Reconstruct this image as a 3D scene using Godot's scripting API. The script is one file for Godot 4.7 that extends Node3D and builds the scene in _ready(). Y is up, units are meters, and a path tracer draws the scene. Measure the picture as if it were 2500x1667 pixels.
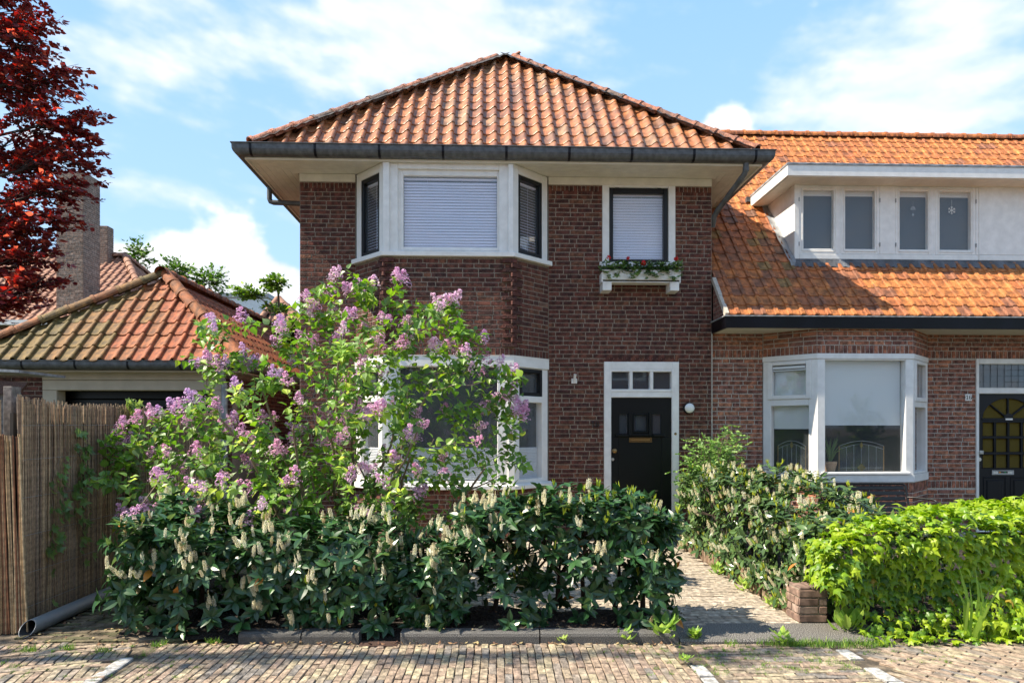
extends Node3D

# ---------------------------------------------------------------- geometry collector
class Geo:
	var v := PackedVector3Array()
	var n := PackedVector3Array()
	var c := PackedColorArray()
	var ix := PackedInt32Array()
	var col := Color.WHITE
	var _m: ArrayMesh

	func vert(p: Vector3, nn: Vector3) -> int:
		v.append(p)
		n.append(nn)
		c.append(col)
		return v.size() - 1

	# corners counter-clockwise as seen from outside
	func tri(a: Vector3, b: Vector3, d: Vector3) -> void:
		var nn := (b - a).cross(d - a).normalized()
		var k := vert(a, nn)
		vert(b, nn)
		vert(d, nn)
		ix.append_array(PackedInt32Array([k, k + 2, k + 1]))

	func quad(a: Vector3, b: Vector3, d: Vector3, e: Vector3) -> void:
		var nn := (d - a).cross(e - b).normalized()
		var k := vert(a, nn)
		vert(b, nn)
		vert(d, nn)
		vert(e, nn)
		ix.append_array(PackedInt32Array([k, k + 2, k + 1, k, k + 3, k + 2]))

	func poly(pts: Array) -> void:
		for i in range(1, pts.size() - 1):
			tri(pts[0], pts[i], pts[i + 1])

	func box(lo: Vector3, hi: Vector3, xf := Transform3D(), skip := "") -> void:
		var p := []
		for i in 8:
			p.append(xf * Vector3(hi.x if i & 1 else lo.x, hi.y if i & 2 else lo.y, hi.z if i & 4 else lo.z))
		if not skip.contains("f"): quad(p[4], p[5], p[7], p[6])
		if not skip.contains("b"): quad(p[1], p[0], p[2], p[3])
		if not skip.contains("r"): quad(p[5], p[1], p[3], p[7])
		if not skip.contains("l"): quad(p[0], p[4], p[6], p[2])
		if not skip.contains("t"): quad(p[6], p[7], p[3], p[2])
		if not skip.contains("d"): quad(p[0], p[1], p[5], p[4])

	# box whose front (+z) edges are bevelled
	func bevel_box(lo: Vector3, hi: Vector3, b: float, xf := Transform3D(), back := false) -> void:
		var z1 := hi.z
		var z0 := hi.z - b
		var o := [xf * Vector3(lo.x, lo.y, z0), xf * Vector3(hi.x, lo.y, z0), xf * Vector3(hi.x, hi.y, z0), xf * Vector3(lo.x, hi.y, z0)]
		var f := [xf * Vector3(lo.x + b, lo.y + b, z1), xf * Vector3(hi.x - b, lo.y + b, z1), xf * Vector3(hi.x - b, hi.y - b, z1), xf * Vector3(lo.x + b, hi.y - b, z1)]
		var k := [xf * Vector3(lo.x, lo.y, lo.z), xf * Vector3(hi.x, lo.y, lo.z), xf * Vector3(hi.x, hi.y, lo.z), xf * Vector3(lo.x, hi.y, lo.z)]
		quad(f[0], f[1], f[2], f[3])
		for i in 4:
			var j := (i + 1) % 4
			quad(o[i], o[j], f[j], f[i])
			quad(k[i], k[j], o[j], o[i])
		if back:
			quad(k[1], k[0], k[3], k[2])

	# rows of points, smooth; outside is (along a row) x (from row to row)
	func sheet(rows: Array, closed := false) -> void:
		var w: int = rows[0].size()
		var h := rows.size()
		var k := v.size()
		var acc := []
		for r in rows:
			for p in r:
				vert(p, Vector3.ZERO)
		for j in h - 1:
			for i in (w if closed else w - 1):
				var a := k + j * w + i
				var b := k + j * w + (i + 1) % w
				var d := k + (j + 1) * w + (i + 1) % w
				var e := k + (j + 1) * w + i
				var nn := (v[d] - v[a]).cross(v[e] - v[b])
				for q in [a, b, d, e]:
					n[q] += nn
				ix.append_array(PackedInt32Array([a, d, b, a, e, d]))
		for i in range(k, v.size()):
			n[i] = n[i].normalized() if n[i].length_squared() > 1e-20 else Vector3.UP

	func tube(pts: Array, rad: Array, sides := 6, caps := true) -> void:
		var rows := []
		var t0: Vector3 = (pts[1] - pts[0]).normalized()
		var up := Vector3.UP if absf(t0.y) < 0.9 else Vector3.RIGHT
		var s := t0.cross(up).normalized()
		for i in pts.size():
			var t: Vector3
			if i == 0: t = pts[1] - pts[0]
			elif i == pts.size() - 1: t = pts[i] - pts[i - 1]
			else: t = pts[i + 1] - pts[i - 1]
			t = t.normalized()
			s = (s - t * s.dot(t)).normalized()
			var u := t.cross(s)
			var row := PackedVector3Array()
			var r: float = rad[i] if rad.size() > 1 else rad[0]
			for k in sides:
				var a := TAU * k / sides
				row.append(pts[i] + (s * cos(a) + u * sin(a)) * r)
			rows.append(row)
		sheet(rows, true)
		if caps:
			var first: PackedVector3Array = rows[0]
			var last: PackedVector3Array = rows[rows.size() - 1]
			for k in range(1, sides - 1):
				tri(first[0], first[k + 1], first[k])
				tri(last[0], last[k], last[k + 1])

	# profile of Vector2(out, up) run along a level path; out is to the right of the path's direction
	func sweep(path: Array, prof: Array, caps := true, ring := false) -> void:
		var m := path.size()
		var rows := []
		for i in m:
			var d0: Vector3
			var d1: Vector3
			if i > 0 or ring: d0 = (path[i] - path[(i - 1 + m) % m]).normalized()
			if i < m - 1 or ring: d1 = (path[(i + 1) % m] - path[i]).normalized()
			if d0 == Vector3.ZERO: d0 = d1
			if d1 == Vector3.ZERO: d1 = d0
			var o0 := d0.cross(Vector3.UP)
			var o1 := d1.cross(Vector3.UP)
			var o := (o0 + o1).normalized()
			o /= maxf(0.2, o.dot(o0))
			var row := []
			for q in prof:
				row.append(path[i] + o * q.x + Vector3.UP * q.y)
			rows.append(row)
		var w := prof.size()
		for i in (m if ring else m - 1):
			var r0: Array = rows[i]
			var r1: Array = rows[(i + 1) % m]
			for k in w:
				var l := (k + 1) % w
				quad(r0[k], r1[k], r1[l], r0[l])
		if caps and not ring:
			var back: Array = rows[0].duplicate()
			poly(back)
			var e: Array = rows[m - 1].duplicate()
			e.reverse()
			poly(e)

	func add(o: Geo, xf: Transform3D, tint := Color.WHITE) -> void:
		var k := v.size()
		var nb := xf.basis.inverse().transposed()
		for i in o.v.size():
			v.append(xf * o.v[i])
			n.append((nb * o.n[i]).normalized())
			c.append(o.c[i] * tint)
		for i in o.ix:
			ix.append(k + i)

	# what lies on the far side of a plane is cut off
	func clipped(pl: Plane) -> Geo:
		var out := Geo.new()
		for t in range(0, ix.size(), 3):
			var q := [ix[t], ix[t + 1], ix[t + 2]]
			var poly_v := []
			for i in 3:
				var a: int = q[i]
				var b: int = q[(i + 1) % 3]
				var da := pl.distance_to(v[a])
				var db := pl.distance_to(v[b])
				if da <= 0.0:
					poly_v.append([v[a], n[a], c[a]])
				if (da < 0.0 and db > 0.0) or (da > 0.0 and db < 0.0):
					var f := da / (da - db)
					poly_v.append([v[a].lerp(v[b], f), n[a].lerp(n[b], f).normalized(), c[a]])
			if poly_v.size() < 3:
				continue
			var k := out.v.size()
			for e in poly_v:
				out.v.append(e[0])
				out.n.append(e[1])
				out.c.append(e[2])
			for i in range(1, poly_v.size() - 1):
				out.ix.append_array(PackedInt32Array([k, k + i, k + i + 1]))
		return out

	func mesh() -> ArrayMesh:
		if _m:
			return _m
		var a := []
		a.resize(Mesh.ARRAY_MAX)
		a[Mesh.ARRAY_VERTEX] = v
		a[Mesh.ARRAY_NORMAL] = n
		a[Mesh.ARRAY_COLOR] = c
		a[Mesh.ARRAY_INDEX] = ix
		_m = ArrayMesh.new()
		_m.add_surface_from_arrays(Mesh.PRIMITIVE_TRIANGLES, a)
		return _m

# ---------------------------------------------------------------- names, things, parts
var used := {}
var EYE := Vector3(0, 1.6, 10)
var SUN := Vector3(0.85, -1.0, -0.10).normalized()   # the way its light travels
var rng := RandomNumberGenerator.new()

func R(a: float, b: float) -> float:
	return rng.randf_range(a, b)

func named(o: Node, called: String, parent: Node) -> void:
	var key := str(parent.get_instance_id()) + called
	var k: int = used.get(key, 0)
	used[key] = k + 1
	o.name = called if k == 0 else "%s_%03d" % [called, k]
	parent.add_child(o, true)

func tag(o: Node, label: String, category: String, group := "") -> void:
	o.set_meta("label", label)
	o.set_meta("category", category)
	if group != "":
		o.set_meta("group", group)

# a thing: an empty at its base, whose parts are its children
func thing(called: String, label: String, category: String, at := Vector3.ZERO, group := "") -> Node3D:
	var o := Node3D.new()
	named(o, called, self)
	o.position = at
	tag(o, label, category, group)
	return o

func put(called: String, g: Variant, m: Material, parent: Node, at := Transform3D(), kind := "") -> MeshInstance3D:
	var o := MeshInstance3D.new()
	o.mesh = g.mesh() if g is Geo else g
	o.material_override = m
	named(o, called, parent)
	o.transform = at
	if kind != "":
		o.set_meta("kind", kind)
	return o

# a part whose shape is given in the scene's own axes
func part(called: String, g: Variant, m: Material, root: Node3D, kind := "") -> MeshInstance3D:
	return put(called, g, m, root, Transform3D(Basis(), -root.position), kind)

func structure(called: String, g: Geo, m: Material) -> MeshInstance3D:
	return put(called, g, m, self, Transform3D(), "structure")

# ---------------------------------------------------------------- materials
var tex := {}

func noise_tex(key: String, seed_: int, freq: float, lo: float, hi: float, oct := 4, stretch := 1.0, contrast := 1.0, kind := FastNoiseLite.TYPE_SIMPLEX_SMOOTH) -> ImageTexture:
	if tex.has(key):
		return tex[key]
	var f := FastNoiseLite.new()
	f.seed = seed_
	f.noise_type = kind
	f.frequency = freq
	f.fractal_octaves = oct
	f.fractal_gain = 0.55
	var h := 256
	var im := f.get_seamless_image(256, int(h * stretch))
	if stretch != 1.0:
		im.resize(256, 256, Image.INTERPOLATE_CUBIC)
	im.convert(Image.FORMAT_L8)
	var d := im.get_data()
	for i in d.size():
		var x := clampf((d[i] / 255.0 - 0.5) * contrast + 0.5, 0.0, 1.0)
		d[i] = int(255.0 * (lo + (hi - lo) * x))
	im = Image.create_from_data(im.get_width(), im.get_height(), false, Image.FORMAT_L8, d)
	im.convert(Image.FORMAT_RGB8)
	var t := ImageTexture.create_from_image(im)
	tex[key] = t
	return t

# a real-world (linear) colour
func mat(c: Color, rough: float, t: Texture2D = null, scale := 1.0, bump: Texture2D = null, bump_cm := 0.0, spec := 0.5) -> StandardMaterial3D:
	var m := StandardMaterial3D.new()
	m.albedo_color = Color(c.r, c.g, c.b).linear_to_srgb()
	m.roughness = rough
	m.metallic_specular = spec
	if t or bump:
		m.uv1_triplanar = true
		m.uv1_world_triplanar = true
		m.uv1_scale = Vector3.ONE * scale
	if t:
		m.albedo_texture = t
	if bump:
		m.heightmap_enabled = true
		m.heightmap_texture = bump
		m.heightmap_scale = bump_cm
		m.heightmap_deep_parallax = false
	return m

# a family of tones: one material per tone for single pieces, one with vertex colours for joined ones
func family(cols: Array, rough: float, t: Texture2D = null, scale := 1.0, bump: Texture2D = null, bump_cm := 0.0, back := Color(0, 0, 0), spec := 0.5) -> Dictionary:
	var ms := []
	for c in cols:
		var m := mat(c, rough, t, scale, bump, bump_cm, spec)
		if back.g > 0.0:
			m.backlight_enabled = true
			m.backlight = back.linear_to_srgb()
		ms.append(m)
	var s := mat(Color(1, 1, 1), rough, t, scale, bump, bump_cm, spec)
	s.vertex_color_use_as_albedo = true
	if back.g > 0.0:
		s.backlight_enabled = true
		s.backlight = back.linear_to_srgb()
	return {"cols": cols, "mats": ms, "all": s}

# ---------------------------------------------------------------- many alike pieces
# records: [shape (Geo), place (Transform3D in scene axes), tone, parent node whose axes are the scene's]
func seen_size(p: Vector3, s: float) -> float:
	var d := p - EYE
	var f := Vector3(sin(YAW), 0, -cos(YAW))
	var r := Vector3(cos(YAW), 0, sin(YAW))
	var zc := d.dot(f)
	if zc < 0.5:
		return 0.0
	var a := d.dot(r) / zc
	var b := d.y / zc
	if absf(a) > 0.76 or b > 0.64 or b < -0.385:
		return 0.0
	return s / zc

func pieces(recs: Array, fam: Dictionary, called: String, rest_parent: Node, limit := 300) -> void:
	var order := []
	for i in recs.size():
		var r: Array = recs[i]
		var xf: Transform3D = r[1]
		var s: float = seen_size(xf.origin, (xf.basis.x.length() + xf.basis.y.length() + xf.basis.z.length()) * (r[4] if r.size() > 4 else 1.0))
		order.append([s, i])
	order.sort_custom(func(a, b): return a[0] > b[0] or (a[0] == b[0] and a[1] < b[1]))
	var rest := Geo.new()
	for k in order.size():
		var r: Array = recs[order[k][1]]
		if k < limit and order[k][0] > 0.0:
			put(called, r[0], fam.mats[r[2]], r[3], r[1])
		else:
			rest.add(r[0], r[1], fam.cols[r[2]])
	if rest.v.size():
		put(called, rest, fam.all, rest_parent, Transform3D(), "stuff")

# leaves and the like: the largest in view as parts, the rest as one MultiMesh
func scatter(xfs: Array, tones: Array, shape: Geo, fam: Dictionary, called: String, root: Node3D, limit := 300) -> void:
	var order := []
	var at := root.position
	for i in xfs.size():
		var xf: Transform3D = xfs[i]
		order.append([seen_size(xf.origin, xf.basis.y.length()) + (0.02 if xf.origin.z > 4.0 else 0.0), i])
	order.sort_custom(func(a, b): return a[0] > b[0] or (a[0] == b[0] and a[1] < b[1]))
	var n: int = mini(limit, order.size())
	while n > 0 and order[n - 1][0] <= 0.021 and order[n - 1][0] <= 0.0:
		n -= 1
	for k in n:
		var i: int = order[k][1]
		var xf: Transform3D = xfs[i]
		put(called, shape, fam.mats[tones[i]], root, Transform3D(xf.basis, xf.origin - at))
	var left := order.size() - n
	if left <= 0:
		return
	var mm := MultiMesh.new()
	mm.transform_format = MultiMesh.TRANSFORM_3D
	mm.use_colors = true
	mm.mesh = shape.mesh()
	mm.instance_count = left
	for k in left:
		var i: int = order[n + k][1]
		var xf: Transform3D = xfs[i]
		mm.set_instance_transform(k, Transform3D(xf.basis, xf.origin - at))
		var cc: Color = fam.cols[tones[i]]
		mm.set_instance_color(k, cc)
	var o := MultiMeshInstance3D.new()
	o.multimesh = mm
	o.material_override = fam.all
	named(o, called, root)
	o.set_meta("kind", "stuff")

func frame_of(y: Vector3, z_hint: Vector3, s: Vector3) -> Basis:
	var yy := y.normalized()
	var x := yy.cross(z_hint)
	if x.length() < 1e-4:
		x = yy.cross(Vector3(0.3, 0.1, 0.9))
	x = x.normalized()
	return Basis(x * s.x, yy * s.y, x.cross(yy) * s.z)

# ---------------------------------------------------------------- walls
# A face: origin O at the left end seen from outside, U along it, N outwards (U x UP reversed)
class Face:
	var O: Vector3
	var U: Vector3
	var N: Vector3
	var L: float
	func _init(a: Vector3, b: Vector3) -> void:
		O = a
		L = (b - a).length()
		U = (b - a) / L
		N = U.cross(Vector3.UP)
	func xf() -> Transform3D:
		return Transform3D(Basis(U, Vector3.UP, N), O)
	func p(u: float, y: float, o := 0.0) -> Vector3:
		return O + U * u + Vector3.UP * y + N * o

# a slab with openings (each [u0, u1, y0, y1])
func slab(g: Geo, f: Face, y0: float, y1: float, holes: Array, front: float, back: float) -> void:
	var us := [0.0, f.L]
	var ys := [y0, y1]
	for h in holes:
		for q in [h[0], h[1]]:
			us.append(clampf(q, 0.0, f.L))
		for q in [h[2], h[3]]:
			ys.append(clampf(q, y0, y1))
	us.sort()
	ys.sort()
	var solid := func(i: int, j: int) -> bool:
		if i < 0 or j < 0 or i >= us.size() - 1 or j >= ys.size() - 1:
			return false
		var u: float = (us[i] + us[i + 1]) / 2
		var y: float = (ys[j] + ys[j + 1]) / 2
		for h in holes:
			if u > h[0] and u < h[1] and y > h[2] and y < h[3]:
				return false
		return true
	for i in us.size() - 1:
		for j in ys.size() - 1:
			if us[i + 1] - us[i] < 1e-5 or ys[j + 1] - ys[j] < 1e-5 or not solid.call(i, j):
				continue
			var a0: float = us[i]
			var a1: float = us[i + 1]
			var b0: float = ys[j]
			var b1: float = ys[j + 1]
			g.quad(f.p(a0, b0, front), f.p(a1, b0, front), f.p(a1, b1, front), f.p(a0, b1, front))
			g.quad(f.p(a1, b0, back), f.p(a0, b0, back), f.p(a0, b1, back), f.p(a1, b1, back))
			var i0 := i - 1
			while i0 >= 0 and us[i0 + 1] - us[i0] < 1e-5: i0 -= 1
			var i1 := i + 1
			while i1 < us.size() - 1 and us[i1 + 1] - us[i1] < 1e-5: i1 += 1
			var j0 := j - 1
			while j0 >= 0 and ys[j0 + 1] - ys[j0] < 1e-5: j0 -= 1
			var j1 := j + 1
			while j1 < ys.size() - 1 and ys[j1 + 1] - ys[j1] < 1e-5: j1 += 1
			if not solid.call(i0, j): g.quad(f.p(a0, b0, back), f.p(a0, b0, front), f.p(a0, b1, front), f.p(a0, b1, back))
			if not solid.call(i1, j): g.quad(f.p(a1, b0, front), f.p(a1, b0, back), f.p(a1, b1, back), f.p(a1, b1, front))
			if not solid.call(i, j1): g.quad(f.p(a0, b1, front), f.p(a1, b1, front), f.p(a1, b1, back), f.p(a0, b1, back))
			if not solid.call(i, j0): g.quad(f.p(a0, b0, back), f.p(a1, b0, back), f.p(a1, b0, front), f.p(a0, b0, front))

var brick_shapes := []

func make_brick_shapes() -> void:
	var r := RandomNumberGenerator.new()
	r.seed = 41
	for k in 5:   # unit bricks: x and y -0.5..0.5, face at z 0.5; a little out of true
		var g := Geo.new()
		var j := func() -> float: return r.randf_range(-1, 1)
		var bx := 0.022
		var by := 0.075
		var o := []
		var fr := []
		var bk := []
		for s in [[-1, -1], [1, -1], [1, 1], [-1, 1]]:
			var px: float = s[0] * (0.5 + j.call() * 0.008)
			var py: float = s[1] * (0.5 + j.call() * 0.035)
			o.append(Vector3(px, py, 0.5 - 0.09 - absf(j.call()) * 0.08))
			fr.append(Vector3(px - s[0] * bx * (1 + 0.5 * j.call()), py - s[1] * by * (1 + 0.5 * j.call()), 0.5 + j.call() * 0.05))
			bk.append(Vector3(px, py, -0.5))
		# a mid point on the long edges, so that they are not ruler-straight
		var mt := Vector3(j.call() * 0.15, 0.5 + j.call() * 0.045, 0.4)
		var mb := Vector3(j.call() * 0.15, -0.5 + j.call() * 0.045, 0.4)
		var ft := mt + Vector3(0, -by, 0.1 + j.call() * 0.04)
		var fb := mb + Vector3(0, by, 0.1 + j.call() * 0.04)
		g.quad(fr[0], fb, ft, fr[3])
		g.quad(fb, fr[1], fr[2], ft)
		g.quad(o[0], mb, fb, fr[0])
		g.quad(mb, o[1], fr[1], fb)
		g.quad(o[2], mt, ft, fr[2])
		g.quad(mt, o[3], fr[3], ft)
		g.quad(o[1], o[2], fr[2], fr[1])
		g.quad(o[3], o[0], fr[0], fr[3])
		g.tri(bk[0], mb, o[0]); g.quad(bk[0], bk[1], o[1], mb)
		g.tri(bk[2], mt, o[2]); g.quad(bk[2], bk[3], o[3], mt)
		g.quad(bk[1], bk[2], o[2], o[1])
		g.quad(bk[3], bk[0], o[0], o[3])
		brick_shapes.append(g)

# one brick record in a face
func brick_at(recs: Array, f: Face, u: float, y: float, len_: float, hgt: float, proud: float, tone: int, node: Node, turned := false) -> void:
	var d := 0.03
	var b: Basis
	if turned:
		b = Basis(Vector3.UP * len_, -f.U * hgt, f.N * d)
	else:
		b = Basis(f.U * len_, Vector3.UP * hgt, f.N * d)
	b = Basis(f.N, R(-0.006, 0.006)) * b
	recs.append([brick_shapes[rng.randi() % brick_shapes.size()], Transform3D(b, f.p(u, y, proud - d * 0.5)), tone, node])

var patch_noise := FastNoiseLite.new()

# firings differ from batch to batch: neighbouring bricks tend to be alike
func wall_tone(p: Vector3, tones: int) -> int:
	patch_noise.seed = 5
	patch_noise.frequency = 0.45
	var q := patch_noise.get_noise_3d(p.x * 2.2, p.y * 3.0, p.z * 2.2)
	if tones == 8 and rng.randf() < 0.004:
		return 8
	if q > 0.18 and rng.randf() < 0.65:
		return [0, 1, 3, 5, 1][rng.randi() % 5] % tones
	if q < -0.16 and rng.randf() < 0.65:
		return [2, 4, 7, 2, 0][rng.randi() % 5] % tones
	return rng.randi() % tones

# courses of bricks of mixed bond; soldiers: [[y0, y1]...] upright courses; holes as in slab
func courses(recs: Array, f: Face, y0: float, y1: float, holes: Array, soldiers: Array, node: Node, tones: int, proud := 0.0, step := 0.065, ends := Vector2(0.0, 0.0), tone_bias := 0.5) -> void:
	var y := y0
	var row := 0
	while y < y1 - 0.02:
		var top := y + step
		var sold := false
		for s in soldiers:
			if y > s[0] - step * 0.5 and y < s[1] - step * 0.5:
				sold = true
				y = s[0]
				top = s[1]
		if top > y1:
			top = y1
		var yc := (y + top - 0.012) * 0.5 + 0.002
		var hgt := top - y - 0.013
		var spans := [[0.0 - ends.x, f.L + ends.y]]
		for h in holes:
			if h[2] < top - 0.03 and h[3] > y + 0.03:
				var nxt := []
				for s in spans:
					if h[1] <= s[0] or h[0] >= s[1]:
						nxt.append(s)
						continue
					if h[0] - s[0] > 0.025: nxt.append([s[0], h[0]])
					if s[1] - h[1] > 0.025: nxt.append([h[1], s[1]])
				spans = nxt
		for s in spans:
			var u: float = s[0]
			var e: float = s[1]
			if sold:
				var cnt := maxi(1, roundi((e - u) / 0.0625))
				var w := (e - u) / cnt
				for k in cnt:
					brick_at(recs, f, u + (k + 0.5) * w, yc, hgt, w - 0.011, proud + R(-0.002, 0.003), rng.randi() % tones, node, true)
			else:
				var first := true
				while u < e - 0.012:
					var bl := 0.218
					if first:
						bl = [0.218, 0.109, 0.164, 0.09][(row + rng.randi() % 2) % 4]
						first = false
					elif rng.randf() < 0.22:
						bl = 0.109
					bl *= R(0.97, 1.03)
					if e - u - bl < 0.045:
						bl = e - u
						if bl > 0.26:
							bl *= 0.5
					brick_at(recs, f, u + bl * 0.5, yc + R(-0.0015, 0.0015), bl - 0.013, hgt, proud + R(-0.002, 0.003), wall_tone(f.p(u, yc), tones), node)
					u += bl
		y = top
		row += 1

# ---------------------------------------------------------------- roof tiles
func tile_shape(prof: Array, length: float, thick: float, scallop := 0.0, smooth := true) -> Geo:
	# x across, y out of the roof, z down the slope; tail at z = 0
	var g := Geo.new()
	var x0: float = prof[0].x
	var x1: float = prof[prof.size() - 1].x
	var rows := []
	for k in 3:
		var row := PackedVector3Array()
		for q in prof:
			var t: float = (q.x - x0) / (x1 - x0)
			var out := scallop * sin(PI * clampf(t / 0.8, 0, 1))
			row.append(Vector3(q.x, q.y - (0.006 if k == 2 else 0.0), [-length, -0.012 + out, out][k]))
		rows.append(row)
	rows.reverse()
	if smooth:
		g.sheet([rows[1], rows[2]])
		g.sheet([rows[0], rows[1]])
	else:
		for i in prof.size() - 1:
			g.quad(rows[1][i], rows[1][i + 1], rows[2][i + 1], rows[2][i])
			g.quad(rows[0][i], rows[0][i + 1], rows[1][i + 1], rows[1][i])
	for i in prof.size() - 1:
		var a: Vector3 = rows[0][i]
		var b: Vector3 = rows[0][i + 1]
		g.quad(a - Vector3(0, thick, 0), b - Vector3(0, thick, 0), b, a)
	# right and left edges
	var i1 := prof.size() - 1
	g.quad(rows[0][i1] - Vector3(0, thick, 0), rows[2][i1] - Vector3(0, thick, 0), rows[2][i1], rows[0][i1])
	g.quad(rows[2][0] - Vector3(0, thick, 0), rows[0][0] - Vector3(0, thick, 0), rows[0][0], rows[2][0])
	return g

# O: the eave's left corner; X along the eave, Z down the slope; cuts: planes
func lay_tiles(recs: Array, shape: Geo, O: Vector3, X: Vector3, Zd: Vector3, wide: float, slope_len: float, w: float, gauge: float, cuts: Array, node: Node, tones: int, tilt: float, toner: Callable, holes: Array = [], wob := 1.0) -> void:
	var Y := Zd.cross(X)
	var nx := ceili(wide / w)
	var ny := ceili(slope_len / gauge)
	for j in ny:
		var sag := R(-0.006, 0.006) * wob
		for i in nx:
			var at := O + X * (i * w) - Zd * (j * gauge) + Y * (0.012 + sag * 0.3)
			var b := Basis(X, Y, Zd) * Basis.from_euler(Vector3(tilt + R(-0.012, 0.012) * wob, R(-0.012, 0.012) * wob, R(-0.012, 0.012) * wob))
			var xf := Transform3D(b, at + X * R(-0.003, 0.003) + Zd * (R(-0.006, 0.006) * wob))
			var mid := at + X * w * 0.5 - Zd * gauge * 0.5
			var skip := false
			for h in holes:
				if (h as Callable).call(mid):
					skip = true
			if skip:
				continue
			var g := shape
			var cut := false
			for pl in cuts:
				var d0 := -1e9
				var d1 := 1e9
				for q in [Vector3.ZERO, Vector3(w, 0, 0), Vector3(0, 0, -gauge * 1.2), Vector3(w, 0, -gauge * 1.2)]:
					var d: float = pl.distance_to(xf * q)
					d0 = maxf(d0, d)
					d1 = minf(d1, d)
				if d1 > 0.0:
					skip = true
				elif d0 > 0.0:
					var loc: Plane = xf.inverse() * pl
					g = g.clipped(loc)
					cut = true
			if skip or g.v.size() == 0:
				continue
			recs.append([g, xf, toner.call(mid), node, 0.25 if cut else 0.3])

func cap_shape(length: float, r0: float, r1: float) -> Geo:
	# half-round ridge tile: axis along -z (upwards), tail with a collar at z = 0
	var g := Geo.new()
	var zs := [[0.0, r1 * 1.16], [-0.045, r1 * 1.16], [-0.055, r1], [-length, r0]]
	var rows := []
	for q in zs:
		var row := PackedVector3Array()
		for k in 11:
			var a := deg_to_rad(190.0 - 200.0 * k / 10.0)
			row.append(Vector3(cos(a) * q[1], sin(a) * q[1], q[0]))
		rows.append(row)
	for i in 3:
		g.sheet([rows[i], rows[i + 1]])
	for k in 10:
		var a: Vector3 = rows[0][k]
		var b: Vector3 = rows[0][k + 1]
		g.quad(Vector3(a.x * 0.84, a.y * 0.84, 0), Vector3(b.x * 0.84, b.y * 0.84, 0), b, a)
		g.quad(Vector3(b.x * 0.84, b.y * 0.84, 0), Vector3(a.x * 0.84, a.y * 0.84, 0), Vector3(a.x * 0.8, a.y * 0.8, -length), Vector3(b.x * 0.8, b.y * 0.8, -length))
	return g

func lay_caps(recs: Array, shape: Geo, a: Vector3, b: Vector3, step: float, up: Vector3, node: Node, tones: int, lift := 0.0) -> void:
	# from the low end a to the high end b
	var d := (b - a).normalized()
	var n := maxi(1, roundi(((b - a).length() - 0.36) / step))
	step = maxf(0.1, ((b - a).length() - 0.36) / n)
	var x := up.cross(-d).normalized()
	var y := (-d).cross(x)
	for i in n + 1:
		var bs := Basis(x, y, -d)
		bs = bs * Basis.from_euler(Vector3(0.04 + R(-0.015, 0.015), R(-0.02, 0.02), R(-0.04, 0.04)))
		recs.append([shape, Transform3D(bs, a + d * (i * step) + up * lift), rng.randi() % tones, node, 0.4])

var YAW := deg_to_rad(2.0)
var M := {}
var F := {}

func _ready() -> void:
	rng.seed = 7
	# ------------------------------------------------ camera: level, looking straight ahead, the lens shifted upwards
	var cam := Camera3D.new()
	cam.name = "camera"
	cam.position = EYE
	cam.rotation.y = -YAW
	cam.projection = Camera3D.PROJECTION_FRUSTUM
	cam.keep_aspect = Camera3D.KEEP_HEIGHT
	cam.near = 0.05
	cam.far = 400.0
	cam.size = 0.05 * 1568.0 / 1568.0
	cam.frustum_offset = Vector2(0, 0.05 * 199.0 / 1568.0)
	add_child(cam)
	cam.current = true
	# ------------------------------------------------ sky, sun, exposure
	var env := Environment.new()
	env.background_mode = Environment.BG_SKY
	env.background_energy_multiplier = 1.0
	env.tonemap_mode = Environment.TONE_MAPPER_LINEAR
	env.tonemap_exposure = 2.35
	env.sdfgi_enabled = true
	env.ssao_enabled = true
	env.ssil_enabled = true
	var sky := Sky.new()
	var pano := PanoramaSkyMaterial.new()
	pano.panorama = sky_picture()
	pano.energy_multiplier = 1.0
	sky.sky_material = pano
	env.sky = sky
	env.ambient_light_source = Environment.AMBIENT_SOURCE_SKY
	var we := WorldEnvironment.new()
	we.name = "world_environment"
	we.environment = env
	add_child(we)
	var sun := DirectionalLight3D.new()
	sun.name = "sun"
	sun.light_color = Color(1.0, 0.95, 0.87)
	sun.light_energy = 1.5
	sun.light_angular_distance = 0.5
	sun.shadow_enabled = true
	add_child(sun)
	sun.look_at_from_position(Vector3.ZERO, SUN, Vector3.UP)

	make_materials()
	make_brick_shapes()
	make_leaves()
	build_ground()
	build_house()
	build_neighbour()
	build_garage()
	build_behind()
	build_across()
	build_fence()
	build_hedges()
	build_lilac()
	build_beech()
	build_small()

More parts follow.
